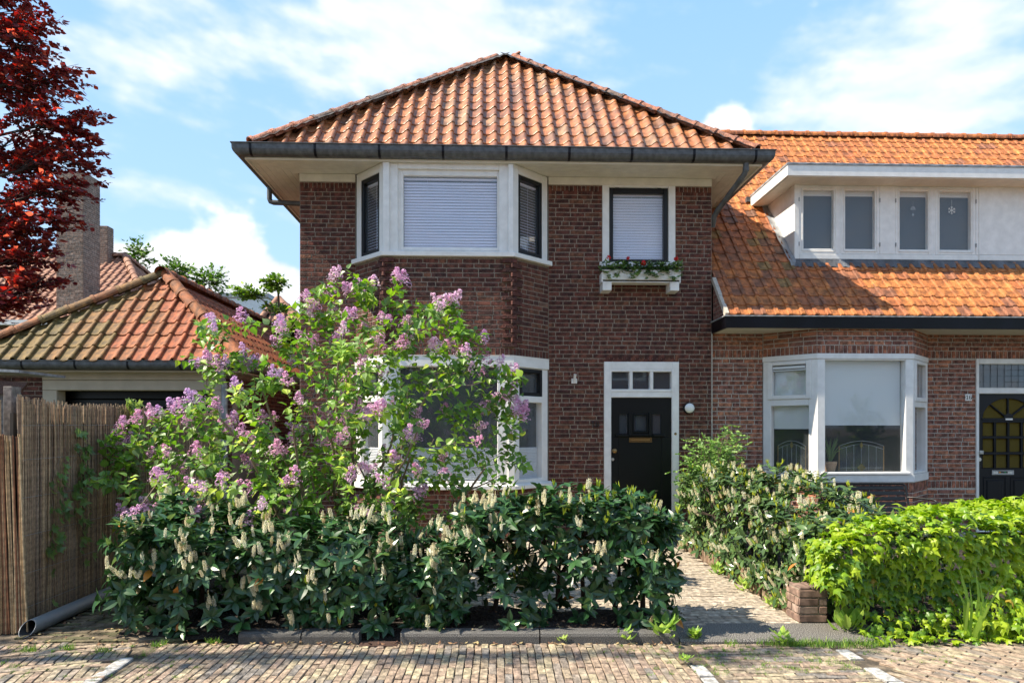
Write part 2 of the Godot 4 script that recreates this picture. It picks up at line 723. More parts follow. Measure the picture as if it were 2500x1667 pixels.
# ---------------------------------------------------------------- sky
func sky_picture() -> ImageTexture:
	var W := 3072
	var H := 1536
	var im := Image.create(W, H, false, Image.FORMAT_RGBF)
	var f := FastNoiseLite.new()
	f.seed = 11
	f.noise_type = FastNoiseLite.TYPE_SIMPLEX_SMOOTH
	f.frequency = 1.0
	f.fractal_octaves = 6
	f.fractal_gain = 0.56
	var g := FastNoiseLite.new()
	g.seed = 29
	g.noise_type = FastNoiseLite.TYPE_SIMPLEX_SMOOTH
	g.frequency = 1.0
	g.fractal_octaves = 3
	# clouds: [azimuth, elevation, half width, half height, strength, heaped?]
	var heaps := [[-25.5, 9.5, 4.6, 3.6, 1.2, 1], [-20.2, 11.0, 4.2, 4.2, 1.3, 1], [-16.3, 9.0, 4.6, 3.4, 1.1, 1], [-20.0, 4.0, 14.0, 4.0, 1.2, 1], [19.2, 22.6, 2.2, 1.9, 1.1, 1], [18.0, 20.5, 2.6, 1.5, 1.0, 1],
		[-28.0, 25.0, 6.5, 3.0, 0.85, 0], [-19.0, 27.5, 9.0, 3.2, 0.95, 0], [-10.0, 29.5, 9.0, 3.0, 0.95, 0], [-3.5, 30.5, 8.0, 3.2, 1.0, 0], [-1.5, 28.2, 4.0, 2.6, 0.7, 0], [4.5, 30.5, 7.0, 2.4, 0.8, 0], [-8.0, 26.2, 3.6, 2.4, 0.55, 0], [9.5, 26.3, 4.5, 1.5, 0.5, 0],
		[29.0, 25.8, 6.0, 3.2, 1.05, 0], [35.0, 23.0, 7.5, 3.6, 1.1, 0], [31.0, 21.0, 7.0, 2.2, 0.95, 0], [38.0, 28.0, 6.0, 3.0, 0.9, 0], [24.0, 24.3, 2.6, 1.6, 0.55, 0], [-33.0, 19.0, 4.0, 3.0, 0.35, 0], [-24.0, 17.8, 6.0, 1.3, 0.3, 0]]
	for y in H:
		var el := (0.5 - (y + 0.5) / H) * 180.0
		if el < -0.3:
			break
		var fine_row := el < 36.0
		var x := 0
		while x < W:
			var az := (x + 0.5) / W * 360.0   # straight ahead (-z) is the picture's edge
			if az > 180.0: az -= 360.0
			var fine := fine_row and az > -48.0 and az < 50.0
			var st := 1 if fine else 4
			if not fine and y % 4 != 0:
				# coarse away from the view: the colour of the row above
				for k in st:
					if x + k < W: im.set_pixel(x + k, y, im.get_pixel(x + k, y - 1))
				x += st
				continue
			var ce := cos(deg_to_rad(el))
			var d := Vector3(sin(deg_to_rad(az)) * ce, sin(deg_to_rad(el)), -cos(deg_to_rad(az)) * ce)
			var up := clampf(el / 90.0, 0.0, 1.0)
			var t := 1.0 - pow(1.0 - up, 2.4)
			var blue := Color(0.30, 0.43, 0.56).lerp(Color(0.095, 0.225, 0.46), t)
			var n1 := f.get_noise_3d(d.x * 5.0, d.y * 9.5, d.z * 5.0)
			var n2 := f.get_noise_3d(d.x * 3.1 + 7.0, d.y * 13.0, d.z * 3.1)
			var heap := 0.0
			var thin := 0.0
			var inside := fine or (az > -55.0 and az < 57.0 and el < 40.0)
			if inside:
				for h in heaps:
					var dx: float = (az - h[0]) / h[2]
					var dy: float = (el - h[1]) / h[3]
					var q: float = dx * dx + dy * dy
					if q < 6.0:
						var s: float = h[4] * exp(-q * 1.1)
						if h[5] == 1: heap += s
						else: thin += s
			# beyond the picture the same mixed sky goes on
			var edge := clampf(maxf(maxf(-42.0 - az, az - 46.0), el - 33.0) / 8.0, 0.0, 1.0)
			thin = maxf(thin, edge * (0.52 + 0.55 * g.get_noise_3d(d.x * 1.6, d.y * 2.4, d.z * 1.6)))
			heap = maxf(heap, edge * (0.75 - el / 22.0) * (0.5 + g.get_noise_3d(d.x * 3.0 + 5.0, 0.0, d.z * 3.0)))
			var n3 := f.get_noise_3d(d.x * 13.0, d.y * 17.0, d.z * 13.0)
			var n4 := f.get_noise_3d(d.x * 9.0 - d.y * 6.0 + 3.0, d.y * 30.0 + d.x * 7.0, d.z * 9.0)
			var ca := smoothstep(0.30, 0.62, heap + n1 * 0.60 + n3 * 0.34)
			var wisp := thin * 0.85 + n2 * 0.62 + n1 * 0.40 + n3 * 0.36 + n4 * 0.50 - 0.10
			var cb := smoothstep(-0.05, 1.30, wisp)
			cb = cb * (0.86 + 0.35 * n4)
			var grey := clampf(0.62 + n1 * 0.75 + n3 * 0.8 + (el - 9.5) * 0.035, 0.0, 1.0)
			var cc := Color(0.35, 0.385, 0.435).lerp(Color(0.53, 0.535, 0.54), grey)
			var out := blue.lerp(Color(0.455, 0.48, 0.505), clampf(cb, 0.0, 1.0)).lerp(cc, ca)
			out = Color(out.r, out.g, out.b)
			for k in st:
				if x + k < W:
					im.set_pixel(x + k, y, out)
			x += st
	var low := Color(0.24, 0.22, 0.19)
	im.fill_rect(Rect2i(0, H / 2 + 1, W, H / 2 - 1), low)
	im.convert(Image.FORMAT_RGBAF)
	return ImageTexture.create_from_image(im)

# ---------------------------------------------------------------- materials
func make_materials() -> void:
	var blotch := noise_tex("blotch", 3, 0.02, 0.62, 1.0, 5, 1.0, 1.6)
	var grain := noise_tex("grain", 5, 0.09, 0.72, 1.0, 4, 1.0, 1.5)
	var speck := noise_tex("speck", 8, 0.16, 0.35, 1.0, 2, 1.0, 2.6)
	var rough := noise_tex("rough", 9, 0.06, 0.0, 1.0, 5, 1.0, 1.4)
	var faint := noise_tex("faint", 12, 0.025, 0.94, 1.0, 5, 1.0, 1.4)
	var stain := noise_tex("stain", 14, 0.014, 0.60, 1.0, 6, 1.0, 2.0)
	var streak := noise_tex("streak", 15, 0.03, 0.7, 1.0, 4, 1.0, 1.5)
	# bricks
	F.brick = family([Color(0.165, 0.053, 0.036), Color(0.185, 0.061, 0.041), Color(0.145, 0.048, 0.035), Color(0.204, 0.071, 0.045), Color(0.130, 0.045, 0.034), Color(0.172, 0.065, 0.043), Color(0.226, 0.092, 0.054), Color(0.110, 0.043, 0.034), Color(0.297, 0.163, 0.115)], 0.9, stain, 2.6, rough, 0.5)
	F.brick2 = family([Color(0.396, 0.161, 0.105), Color(0.452, 0.188, 0.117), Color(0.342, 0.143, 0.101), Color(0.498, 0.196, 0.111), Color(0.368, 0.170, 0.124), Color(0.553, 0.236, 0.134), Color(0.296, 0.129, 0.095)], 0.9, stain, 2.6, rough, 0.5)
	F.brick3 = family([Color(0.34, 0.22, 0.17), Color(0.38, 0.25, 0.19), Color(0.30, 0.20, 0.16), Color(0.42, 0.30, 0.24)], 0.9, blotch, 1.5)
	M.mortar = mat(Color(0.38, 0.31, 0.24), 0.95, grain, 2.0, rough, 0.3)
	M.mortar2 = mat(Color(0.62, 0.56, 0.48), 0.95, grain, 2.0, rough, 0.3)
	M.white = mat(Color(0.84, 0.83, 0.80), 0.42, faint, 0.8)
	M.cream = mat(Color(0.78, 0.74, 0.64), 0.5, faint, 0.7)
	M.beige = mat(Color(0.47, 0.41, 0.31), 0.55, faint, 0.7)
	M.black = mat(Color(0.008, 0.010, 0.012), 0.35, faint, 1.0, null, 0.0, 0.4)
	M.navy = mat(Color(0.003, 0.0045, 0.009), 0.36, faint, 1.0, null, 0.0, 0.36)
	M.door = mat(Color(0.004, 0.0065, 0.0075), 0.38, faint, 1.2, null, 0.0, 0.36)
	M.fascia = mat(Color(0.004, 0.0045, 0.009), 0.36, stain, 0.35, null, 0.0, 0.32)
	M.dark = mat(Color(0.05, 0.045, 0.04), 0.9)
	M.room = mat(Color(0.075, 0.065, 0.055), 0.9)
	M.zinc = mat(Color(0.115, 0.122, 0.128), 0.42, streak, 1.2, null, 0.0)
	M.zinc_pale = mat(Color(0.36, 0.38, 0.40), 0.45, streak, 1.0)
	M.lead = mat(Color(0.13, 0.14, 0.16), 0.55, stain, 0.8, rough, 1.0)
	M.brass = mat(Color(0.42, 0.26, 0.11), 0.35, grain, 6.0)
	M.brass.metallic = 0.8
	M.steel = mat(Color(0.55, 0.55, 0.54), 0.35)
	M.steel.metallic = 0.6
	M.blind = mat(Color(0.70, 0.70, 0.84), 0.6)
	M.blind.backlight_enabled = true
	M.blind.backlight = Color(0.3, 0.3, 0.3)
	M.blind_grey = mat(Color(0.60, 0.63, 0.62), 0.8)
	M.blind_dark = mat(Color(0.062, 0.072, 0.085), 0.7)
	M.pleat = mat(Color(0.66, 0.68, 0.70), 0.8)
	var glass := StandardMaterial3D.new()
	glass.transparency = BaseMaterial3D.TRANSPARENCY_ALPHA
	glass.albedo_color = Color(0.9, 0.95, 1.0, 0.04)
	glass.roughness = 0.02
	glass.metallic_specular = 0.75
	M.glass = glass
	var amber := mat(Color(0.30, 0.22, 0.045), 0.12, grain, 9.0, rough, 1.2)
	M.amber = amber
	# roofs
	F.pan = family([Color(0.454, 0.162, 0.055), Color(0.497, 0.189, 0.066), Color(0.400, 0.140, 0.053), Color(0.475, 0.189, 0.078), Color(0.356, 0.140, 0.064), Color(0.421, 0.216, 0.106), Color(0.281, 0.124, 0.064)], 0.46, stain, 1.9, rough, 0.35)
	F.cap = family([Color(0.540, 0.217, 0.128), Color(0.450, 0.203, 0.128), Color(0.360, 0.180, 0.128), Color(0.255, 0.173, 0.135)], 0.8, stain, 3.0, rough, 1.0)
	F.flat = family([Color(0.58, 0.195, 0.052), Color(0.62, 0.215, 0.055), Color(0.54, 0.172, 0.050), Color(0.48, 0.160, 0.058), Color(0.64, 0.240, 0.062), Color(0.37, 0.140, 0.065), Color(0.24, 0.110, 0.060), Color(0.36, 0.20, 0.065)], 0.72, stain, 2.2, rough, 0.6)
	F.moss = family([Color(0.425, 0.113, 0.038), Color(0.398, 0.125, 0.039), Color(0.324, 0.113, 0.033), Color(0.259, 0.125, 0.029), Color(0.204, 0.125, 0.026), Color(0.166, 0.113, 0.024)], 0.75, stain, 2.4, speck, 0.5)
	F.far_tile = family([Color(0.442, 0.212, 0.128), Color(0.493, 0.246, 0.153), Color(0.399, 0.187, 0.119)], 0.75, blotch, 0.9)
	M.felt = mat(Color(0.02, 0.02, 0.022), 0.8)
	# ground
	F.paving = family([Color(0.407, 0.303, 0.219), Color(0.429, 0.341, 0.240), Color(0.374, 0.275, 0.209), Color(0.451, 0.369, 0.255), Color(0.396, 0.330, 0.240), Color(0.341, 0.281, 0.224), Color(0.440, 0.330, 0.240), Color(0.264, 0.237, 0.209), Color(0.495, 0.418, 0.275)], 0.9, blotch, 2.2, rough, 0.5)
	F.mossy = family([Color(0.167, 0.138, 0.080), Color(0.203, 0.160, 0.102), Color(0.145, 0.138, 0.065), Color(0.232, 0.181, 0.123)], 0.95, stain, 1.4, rough, 0.6)
	F.path = family([Color(0.50, 0.42, 0.32), Color(0.54, 0.46, 0.35), Color(0.46, 0.385, 0.295), Color(0.57, 0.49, 0.39)], 0.92, blotch, 2.0, rough, 0.5)
	F.mark = family([Color(0.62, 0.61, 0.58), Color(0.54, 0.53, 0.50)], 0.8, blotch, 3.0)
	F.kerb = family([Color(0.270, 0.263, 0.250), Color(0.230, 0.223, 0.209)], 0.95, speck, 3.5, speck, 0.8)
	M.apron = mat(Color(0.34, 0.32, 0.29), 0.95, speck, 2.6, speck, 0.8)
	M.sand = mat(Color(0.17, 0.135, 0.095), 1.0, stain, 1.2, rough, 1.0)
	M.soil = mat(Color(0.045, 0.032, 0.024), 1.0, stain, 1.5, rough, 3.0)
	M.asphalt = mat(Color(0.30, 0.25, 0.205), 0.95, blotch, 1.0)
	M.garden = mat(Color(0.07, 0.085, 0.03), 1.0, stain, 0.7)
	# wood, reed
	F.reed = family([Color(0.411, 0.288, 0.184), Color(0.332, 0.227, 0.149), Color(0.489, 0.349, 0.218), Color(0.253, 0.178, 0.125), Color(0.367, 0.277, 0.200), Color(0.577, 0.419, 0.262)], 0.85, streak, 3.0)
	F.reed2 = family([Color(0.52, 0.36, 0.19), Color(0.45, 0.29, 0.14), Color(0.58, 0.43, 0.25), Color(0.36, 0.19, 0.09), Color(0.28, 0.12, 0.055)], 0.7, streak, 3.0)
	M.post = mat(Color(0.26, 0.23, 0.21), 0.9, streak, 2.0)
	M.board = mat(Color(0.14, 0.075, 0.060), 0.8, grain, 2.0)
	F.log = family([Color(0.30, 0.20, 0.125), Color(0.25, 0.165, 0.105), Color(0.35, 0.25, 0.165)], 0.9, streak, 3.0)
	M.pvc = mat(Color(0.215, 0.235, 0.255), 0.38, faint, 2.0)
	M.pvc_in = mat(Color(0.03, 0.03, 0.03), 0.7)
	M.bark = mat(Color(0.16, 0.115, 0.075), 0.9, grain, 5.0)
	M.twig = mat(Color(0.27, 0.205, 0.135), 0.85, grain, 6.0)
	M.bark_dark = mat(Color(0.07, 0.045, 0.032), 0.9, grain, 5.0)
	M.beech_bark = mat(Color(0.045, 0.030, 0.026), 0.85, grain, 4.0)
	# leaves
	F.laurel = family([Color(0.025, 0.075, 0.024), Color(0.034, 0.098, 0.030), Color(0.020, 0.059, 0.021), Color(0.048, 0.125, 0.033), Color(0.338, 0.413, 0.033), Color(0.425, 0.163, 0.022)], 0.33, null, 1.0, null, 0.0, Color(0.10, 0.16, 0.04))
	F.laurel2 = family([Color(0.056, 0.106, 0.035), Color(0.075, 0.138, 0.040), Color(0.040, 0.081, 0.030), Color(0.106, 0.169, 0.044), Color(0.375, 0.425, 0.037), Color(0.400, 0.163, 0.037)], 0.27, null, 1.0, null, 0.0, Color(0.12, 0.17, 0.04))
	F.ivy = family([Color(0.27, 0.41, 0.018), Color(0.33, 0.46, 0.020), Color(0.19, 0.34, 0.020), Color(0.11, 0.23, 0.022), Color(0.40, 0.52, 0.035), Color(0.055, 0.14, 0.025), Color(0.42, 0.30, 0.04)], 0.40, null, 1.0, null, 0.0, Color(0.75, 0.90, 0.12))
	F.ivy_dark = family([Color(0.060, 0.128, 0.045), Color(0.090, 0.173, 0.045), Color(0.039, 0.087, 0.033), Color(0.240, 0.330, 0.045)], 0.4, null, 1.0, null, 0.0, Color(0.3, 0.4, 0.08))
	F.lilac = family([Color(0.165, 0.31, 0.060), Color(0.21, 0.37, 0.065), Color(0.12, 0.235, 0.060), Color(0.29, 0.44, 0.055), Color(0.38, 0.47, 0.050), Color(0.17, 0.27, 0.10)], 0.42, null, 1.0, null, 0.0, Color(0.62, 0.80, 0.12))
	F.bloom = family([Color(0.86, 0.58, 0.78), Color(0.86, 0.52, 0.70), Color(0.76, 0.56, 0.82), Color(0.88, 0.68, 0.80)], 0.7, null, 1.0, null, 0.0, Color(0.55, 0.4, 0.55))
	for m in F.bloom.mats:
		m.vertex_color_use_as_albedo = true
	F.spike = family([Color(0.90, 0.85, 0.64), Color(0.84, 0.76, 0.54), Color(0.92, 0.90, 0.74), Color(0.60, 0.48, 0.28)], 0.8, null, 1.0, null, 0.0, Color(0.3, 0.28, 0.2))
	for m in F.spike.mats:
		m.vertex_color_use_as_albedo = true
	F.beech = family([Color(0.239, 0.041, 0.045), Color(0.306, 0.050, 0.048), Color(0.173, 0.035, 0.045), Color(0.402, 0.071, 0.055), Color(0.144, 0.041, 0.049), Color(0.478, 0.123, 0.062)], 0.42, null, 1.0, null, 0.0, Color(0.95, 0.16, 0.08))
	F.tree = family([Color(0.14, 0.25, 0.045), Color(0.19, 0.31, 0.050), Color(0.10, 0.18, 0.040), Color(0.27, 0.38, 0.045)], 0.45, null, 1.0, null, 0.0, Color(0.5, 0.7, 0.12))
	F.rose = family([Color(0.230, 0.380, 0.098), Color(0.287, 0.448, 0.127), Color(0.161, 0.287, 0.081)], 0.5, null, 1.0, null, 0.0, Color(0.5, 0.7, 0.2))
	F.weed = family([Color(0.16, 0.30, 0.045), Color(0.22, 0.37, 0.06), Color(0.11, 0.22, 0.04), Color(0.28, 0.38, 0.06)], 0.5, null, 1.0, null, 0.0, Color(0.5, 0.7, 0.12))
	F.litter = family([Color(0.16, 0.085, 0.045), Color(0.24, 0.145, 0.075), Color(0.10, 0.05, 0.03), Color(0.32, 0.25, 0.12)], 0.9)
	M.red = mat(Color(0.70, 0.010, 0.012), 0.5)
	M.red.backlight_enabled = true
	M.red.backlight = Color(0.4, 0.05, 0.05)
	M.terracotta = mat(Color(0.42, 0.27, 0.15), 0.8, faint, 3.0)
	M.ink = mat(Color(0.012, 0.012, 0.012), 0.5)
	M.lampglass = mat(Color(0.78, 0.79, 0.78), 0.3)
	M.grate = mat(Color(0.10, 0.055, 0.04), 0.85, grain, 5.0)

# ---------------------------------------------------------------- the ground
func kz(x: float) -> float:   # the kerb's front edge; the street runs a little askew
	return 4.90 + 0.035 * (x + 0.6)

func paver(recs: Array, at: Vector3, dir: Vector3, len_: float, wid: float, tone: int, node: Node, h := 0.03) -> void:
	# a brick seen from above: its face is up
	var u := dir.normalized()
	var w := Vector3.UP.cross(u)
	var b := Basis(u * len_, w * -wid, Vector3.UP * h)
	if b.determinant() < 0:
		b = Basis(u * len_, w * wid, Vector3.UP * h)
	b = Basis.from_euler(Vector3(R(-0.03, 0.03), R(-0.02, 0.02), R(-0.03, 0.03))) * b
	recs.append([brick_shapes[rng.randi() % brick_shapes.size()], Transform3D(b, at + Vector3(0, R(-0.004, 0.003) - h * 0.5 + 0.004 * sin(at.x * 2.1 + at.z * 1.3), 0)), tone, node])

func build_ground() -> void:
	var g := Geo.new()
	g.quad(Vector3(-120, -0.045, 120), Vector3(120, -0.045, 120), Vector3(120, -0.045, -160), Vector3(-120, -0.045, -160))
	structure("ground", g, M.garden)
	# street: its bed and the clinker bricks on it
	var bed := Geo.new()
	bed.box(Vector3(-30, -0.2, 4.7), Vector3(30, -0.012, 15.5))
	var street := structure("street", bed, M.sand)
	var far := Geo.new()
	far.quad(Vector3(-30, -0.004, 15.4), Vector3(30, -0.004, 15.4), Vector3(30, -0.004, 7.4), Vector3(-30, -0.004, 7.4))
	put("far_paving", far, M.asphalt, street)
	var recs := []
	var bias := func() -> int: return int(9 * pow(rng.randf(), 1.25))
	# middle: columns of bricks laid end to end away from the viewer
	var x := -2.40
	var col := 0
	while x < 1.33:
		var w := 0.0545 * R(0.97, 1.03)
		var z := kz(x) + 0.015 + (0.10 if col % 2 else 0.0) + R(0, 0.02)
		if col % 2:
			paver(recs, Vector3(x + w / 2, 0, kz(x) + 0.055), Vector3(0, 0, 1), 0.095, w - 0.007, bias.call(), street)
			z = kz(x) + 0.108
		while z < 7.4:
			var l := 0.205 * R(0.985, 1.015)
			paver(recs, Vector3(x + w / 2 + 0.008 * sin(z * 3.0), 0, z + l / 2), Vector3(R(-0.02, 0.02), 0, 1), l - 0.009, w - 0.007, bias.call(), street)
			z += l
		x += w
		col += 1
	# parking bay before the path: courses along the street
	var z0 := 4.985
	var row := 0
	while z0 < 7.4:
		var xx := 1.50 + (0.1 if row % 2 else 0.0)
		if row % 2:
			paver(recs, Vector3(1.545, 0, z0 + 0.027), Vector3(1, 0, 0), 0.085, 0.046, bias.call(), street)
		while xx < 2.50:
			var l := minf(0.205, 2.50 - xx)
			if l > 0.05:
				paver(recs, Vector3(xx + l / 2, 0, z0 + 0.027 + (xx - 1.5) * 0.012), Vector3(1, 0, 0.012), l - 0.009, 0.046, bias.call(), street)
			xx += l
		z0 += 0.0545
		row += 1
	# right: laid on the skew
	var ang := deg_to_rad(38.0)
	var u := Vector3(sin(ang), 0, cos(ang))
	var v := Vector3(cos(ang), 0, -sin(ang))
	for i in range(-70, 130):
		for j in 40:
			var p := Vector3(2.62, 0, 4.9) + v * (i * 0.0545) + u * (j * 0.205 - 1.6 + (0.1 if i % 2 else 0.0))
			if p.x > 2.66 and p.x < 7.6 and p.z > kz(p.x) + 0.03 and p.z < 7.4:
				paver(recs, p, u, 0.196, 0.047, bias.call(), street)
	# left: long courses and cross courses by turns
	ang = deg_to_rad(14.0)
	u = Vector3(cos(ang), 0, -sin(ang))
	v = Vector3(sin(ang), 0, cos(ang))
	var t := -1.6
	var kind := 0
	while t < 2.6:
		var dep: float = [0.0545, 0.205, 0.0545, 0.0545][kind % 4]
		var s := -5.6 + (0.1 if kind % 2 else 0.0)
		while s < 1.4:
			var l := 0.205 if dep < 0.1 else 0.0545
			var p := Vector3(-2.52, 0, 5.0) + u * (s + l / 2) + v * (t + dep / 2)
			if p.x < -2.54 and p.x > -7.0 and p.z > 4.80 and p.z < 7.4:
				if dep < 0.1: paver(recs, p, u, 0.196, 0.047, bias.call(), street)
				else: paver(recs, p, v, 0.196, 0.047, bias.call(), street)
			s += l
		t += dep
		kind += 1
	pieces(recs, F.paving, "paving_brick", street, 300)
	# white marking stones between the bays
	var marks := []
	for q in [[-2.51, 5.16, 4], [1.415, 5.42, 4], [2.56, 5.14, 5]]:
		for k in q[2]:
			paver(marks, Vector3(q[0] + R(-0.004, 0.004), 0.002, q[1] + 0.11 + k * 0.215 + (0.16 if k > 0 and q[0] > 2 and k == 1 else 0.0)), Vector3(0, 0, 1), 0.205, 0.092, rng.randi() % 2, street)
	pieces(marks, F.mark, "marking_stone", street)

	# kerb of concrete stones, with a gap at the drain
	var kerb := Node3D.new()
	named(kerb, "kerb", self)
	kerb.set_meta("kind", "structure")
	var kr := []
	for q in [[-1.86, -1.40], [-1.39, -0.965], [-0.655, 0.38], [0.39, 1.42]]:
		var gk := Geo.new()
		var L: float = q[1] - q[0]
		gk.sweep([Vector3(-L / 2, 0, 0), Vector3(L / 2, 0, 0)], [Vector2(-0.12, -0.05), Vector2(0.0, -0.05), Vector2(0.0, 0.055), Vector2(-0.008, 0.075), Vector2(-0.03, 0.085), Vector2(-0.12, 0.085)])
		var mx: float = (q[0] + q[1]) / 2
		kr.append([gk, Transform3D(Basis(Vector3.UP, R(-0.045, -0.025)), Vector3(mx, R(-0.012, 0.0), kz(mx) - 0.005)), rng.randi() % 2, kerb])
	pieces(kr, F.kerb, "kerb_stone", kerb)
	# concrete apron before the path, a hand's breadth above the street
	var ga := Geo.new()
	ga.sweep([Vector3(1.43, 0, kz(1.43)), Vector3(3.02, 0, kz(3.0))], [Vector2(-0.42, -0.1), Vector2(0.0, -0.1), Vector2(0.0, 0.012), Vector2(-0.012, 0.026), Vector2(-0.42, 0.030)])
	structure("concrete_apron", ga, M.apron)
	# beds
	var gs := Geo.new()
	var rows := []
	for j in 9:
		var r := PackedVector3Array()
		for i in 60:
			var px := -2.85 + i * 4.28 / 59.0
			var pz := 4.86 + 0.035 * (px + 0.6) - j * lerpf(0.24, 0.085, smoothstep(-0.7, -0.4, px))
			r.append(Vector3(px, 0.035 + 0.035 * sin(px * 5.1 + j) * sin(j * 1.7 + px * 2.3) + (0.03 if j > 0 else -0.05), pz))
		rows.append(r)
	gs.sheet(rows)
	rows = []
	for j in 8:
		var r := PackedVector3Array()
		for i in 50:
			var px := 2.60 + i * 5.4 / 49.0
			var pz := 5.06 + 0.035 * (px - 3.0) - j * 0.62
			r.append(Vector3(px, 0.03 + 0.03 * sin(px * 4.1 + j * 2.0) - (0.06 if j == 0 else 0.0), pz))
		rows.append(r)
	gs.sheet(rows)
	structure("soil", gs, M.soil)
	# the path to the door and the paved front garden
	var pb := Geo.new()
	pb.box(Vector3(-1.75, -0.04, 0.0), Vector3(2.55, 0.012, 3.05))
	pb.box(Vector3(-0.5, -0.04, 3.05), Vector3(1.42, 0.012, 4.16))
	pb.box(Vector3(1.42, -0.04, 3.05), Vector3(2.55, 0.012, 4.60))
	var path := structure("path", pb, M.sand)
	recs = []
	var zz := 0.56
	row = 0
	while zz < 4.52:
		var xa := -1.72 if zz < 3.0 else (-0.46 if zz < 4.05 else 1.44)
		xa += 0.1 if row % 2 else 0.0
		while xa < 2.50:
			var l := minf(0.205, 2.54 - xa)
			if l > 0.06:
				paver(recs, Vector3(xa + l / 2, 0.030, zz + 0.05), Vector3(1, 0, R(-0.006, 0.006)), l - 0.006, 0.0485, rng.randi() % 4, path)
				paver(recs, Vector3(xa + l / 2 + (0.1 if xa + 0.3 < 2.5 else 0.0), 0.030, zz + 0.105), Vector3(1, 0, R(-0.006, 0.006)), l - 0.006, 0.0485, rng.randi() % 4, path)
			xa += l
		zz += 0.109
		row += 1
	pieces(recs, F.path, "path_brick", path, 300)
	# mossy drive by the fence
	var db := Geo.new()
	db.box(Vector3(-3.64, -0.04, 0.2), Vector3(-2.45, -0.004, 4.84))
	db.box(Vector3(-9.0, -0.04, 4.55), Vector3(-3.64, -0.004, 4.84))
	var drive := structure("driveway", db, M.sand)
	recs = []
	zz = 0.3
	row = 0
	while zz < 4.78:
		var xa := -3.52 + (0.1 if row % 2 else 0.0)
		while xa < -2.30:
			paver(recs, Vector3(xa + 0.1, 0.012, zz), Vector3(1, 0, R(-0.03, 0.03)), 0.198, 0.049, rng.randi() % 4, drive)
			xa += 0.206
		if row * 0.206 < 4.2:
			paver(recs, Vector3(-3.565, 0.016, 4.6 - row * 0.206), Vector3(0, 0, 1), 0.196, 0.06, rng.randi() % 4, drive)
		zz += 0.0545
		row += 1
	pieces(recs, F.mossy, "drive_brick", drive, 300)

# ---------------------------------------------------------------- joinery in a face
func fb(g: Geo, f: Face, u0: float, u1: float, y0: float, y1: float, n0: float, n1: float, bev := 0.006) -> void:
	g.bevel_box(Vector3(u0, y0, n0), Vector3(u1, y1, n1), bev, f.xf(), true)

# a rectangular frame: stiles full height, rails between them
func ring(g: Geo, f: Face, u0: float, u1: float, y0: float, y1: float, w: float, n0: float, n1: float, wb := -1.0, wt := -1.0) -> void:
	var b := w if wb < 0 else wb
	var t := w if wt < 0 else wt
	fb(g, f, u0, u0 + w, y0, y1, n0, n1)
	fb(g, f, u1 - w, u1, y0, y1, n0, n1)
	fb(g, f, u0 + w, u1 - w, y0, y0 + b, n0, n1 - 0.002)
	fb(g, f, u0 + w, u1 - w, y1 - t, y1, n0, n1 - 0.002)

func pane(root: Node, f: Face, u0: float, u1: float, y0: float, y1: float, n: float, m: Material = null, double := true) -> MeshInstance3D:
	var g := Geo.new()
	g.quad(f.p(u0, y0, n), f.p(u1, y0, n), f.p(u1, y1, n), f.p(u0, y1, n))
	if m == null and double:   # double glazing
		g.quad(f.p(u0, y0, n - 0.014), f.p(u1, y0, n - 0.014), f.p(u1, y1, n - 0.014), f.p(u0, y1, n - 0.014))
	return put("pane", g, m if m else M.glass, root)

# a venetian blind behind a pane: one mesh for each slat
func venetian(called: String, root: Node3D, f: Face, u0: float, u1: float, y0: float, y1: float, n: float, pitch: float, tilt: float, m: Material, cords: Array) -> void:
	var head := Geo.new()
	head.box(Vector3(u0, y1 - 0.025, n - 0.02), Vector3(u1, y1, n + 0.02), f.xf())
	for c in cords:
		head.tube([f.p(c, y0, n + 0.022), f.p(c, y1 - 0.02, n + 0.022)], [0.0016], 4)
	var bl := part(called, head, m, root)
	var k := int((y1 - y0 - 0.03) / pitch)
	var sh := Geo.new()
	var prof := []
	for i in 5:
		var t := i / 4.0 - 0.5
		prof.append(Vector2(t * pitch * 1.12 * cos(tilt) , t * pitch * 1.12 * sin(tilt)))
	var rows := []
	for e in [0.0, u1 - u0]:
		var row := PackedVector3Array()
		for i in 5:
			var t := i / 4.0 - 0.5
			row.append(Vector3(e, prof[i].y, -prof[i].x + 0.004 * (1.0 - 4.0 * t * t)))
		rows.append(row)
	rows.reverse()
	sh.sheet(rows)
	for i in k:
		put("slat", sh, m, bl, f.xf() * Transform3D(Basis(), Vector3(u0, y0 + (i + 0.5) * pitch, n)))

func txt(s: String, size: float, depth: float, serif := true) -> TextMesh:
	var t := TextMesh.new()
	var ft := SystemFont.new()
	ft.font_names = PackedStringArray(["Droid Serif" if serif else "Droid Sans"])
	t.font = ft
	t.text = s
	t.font_size = 64
	t.pixel_size = size / 64.0
	t.depth = depth
	return t

func frame_face(a: Vector3, b: Vector3) -> Face:
	return Face.new(a, b)

# a gutter with straps and beads along a level path; out is right of the path
func gutter_prof(w: float, h: float) -> Array:
	var p := [Vector2(0, h * 0.95), Vector2(0, 0)]
	for i in 6:
		var a := -PI / 2 + (PI / 2 + 0.1) * i / 5.0
		p.append(Vector2(w * 0.42 + w * 0.56 * cos(a), h * 0.62 + h * 0.62 * sin(a)))
	p.append(Vector2(w * 0.985, h * 0.93))
	p.append(Vector2(w + 0.012, h * 0.93))
	p.append(Vector2(w + 0.012, h))
	p.append(Vector2(w * 0.93, h))
	p.append(Vector2(w * 0.80, h * 0.45))
	p.append(Vector2(w * 0.35, h * 0.16))
	p.append(Vector2(0.012, h * 0.2))
	p.append(Vector2(0.012, h * 0.95))
	return p

const WL := -2.733
const WR := 3.31

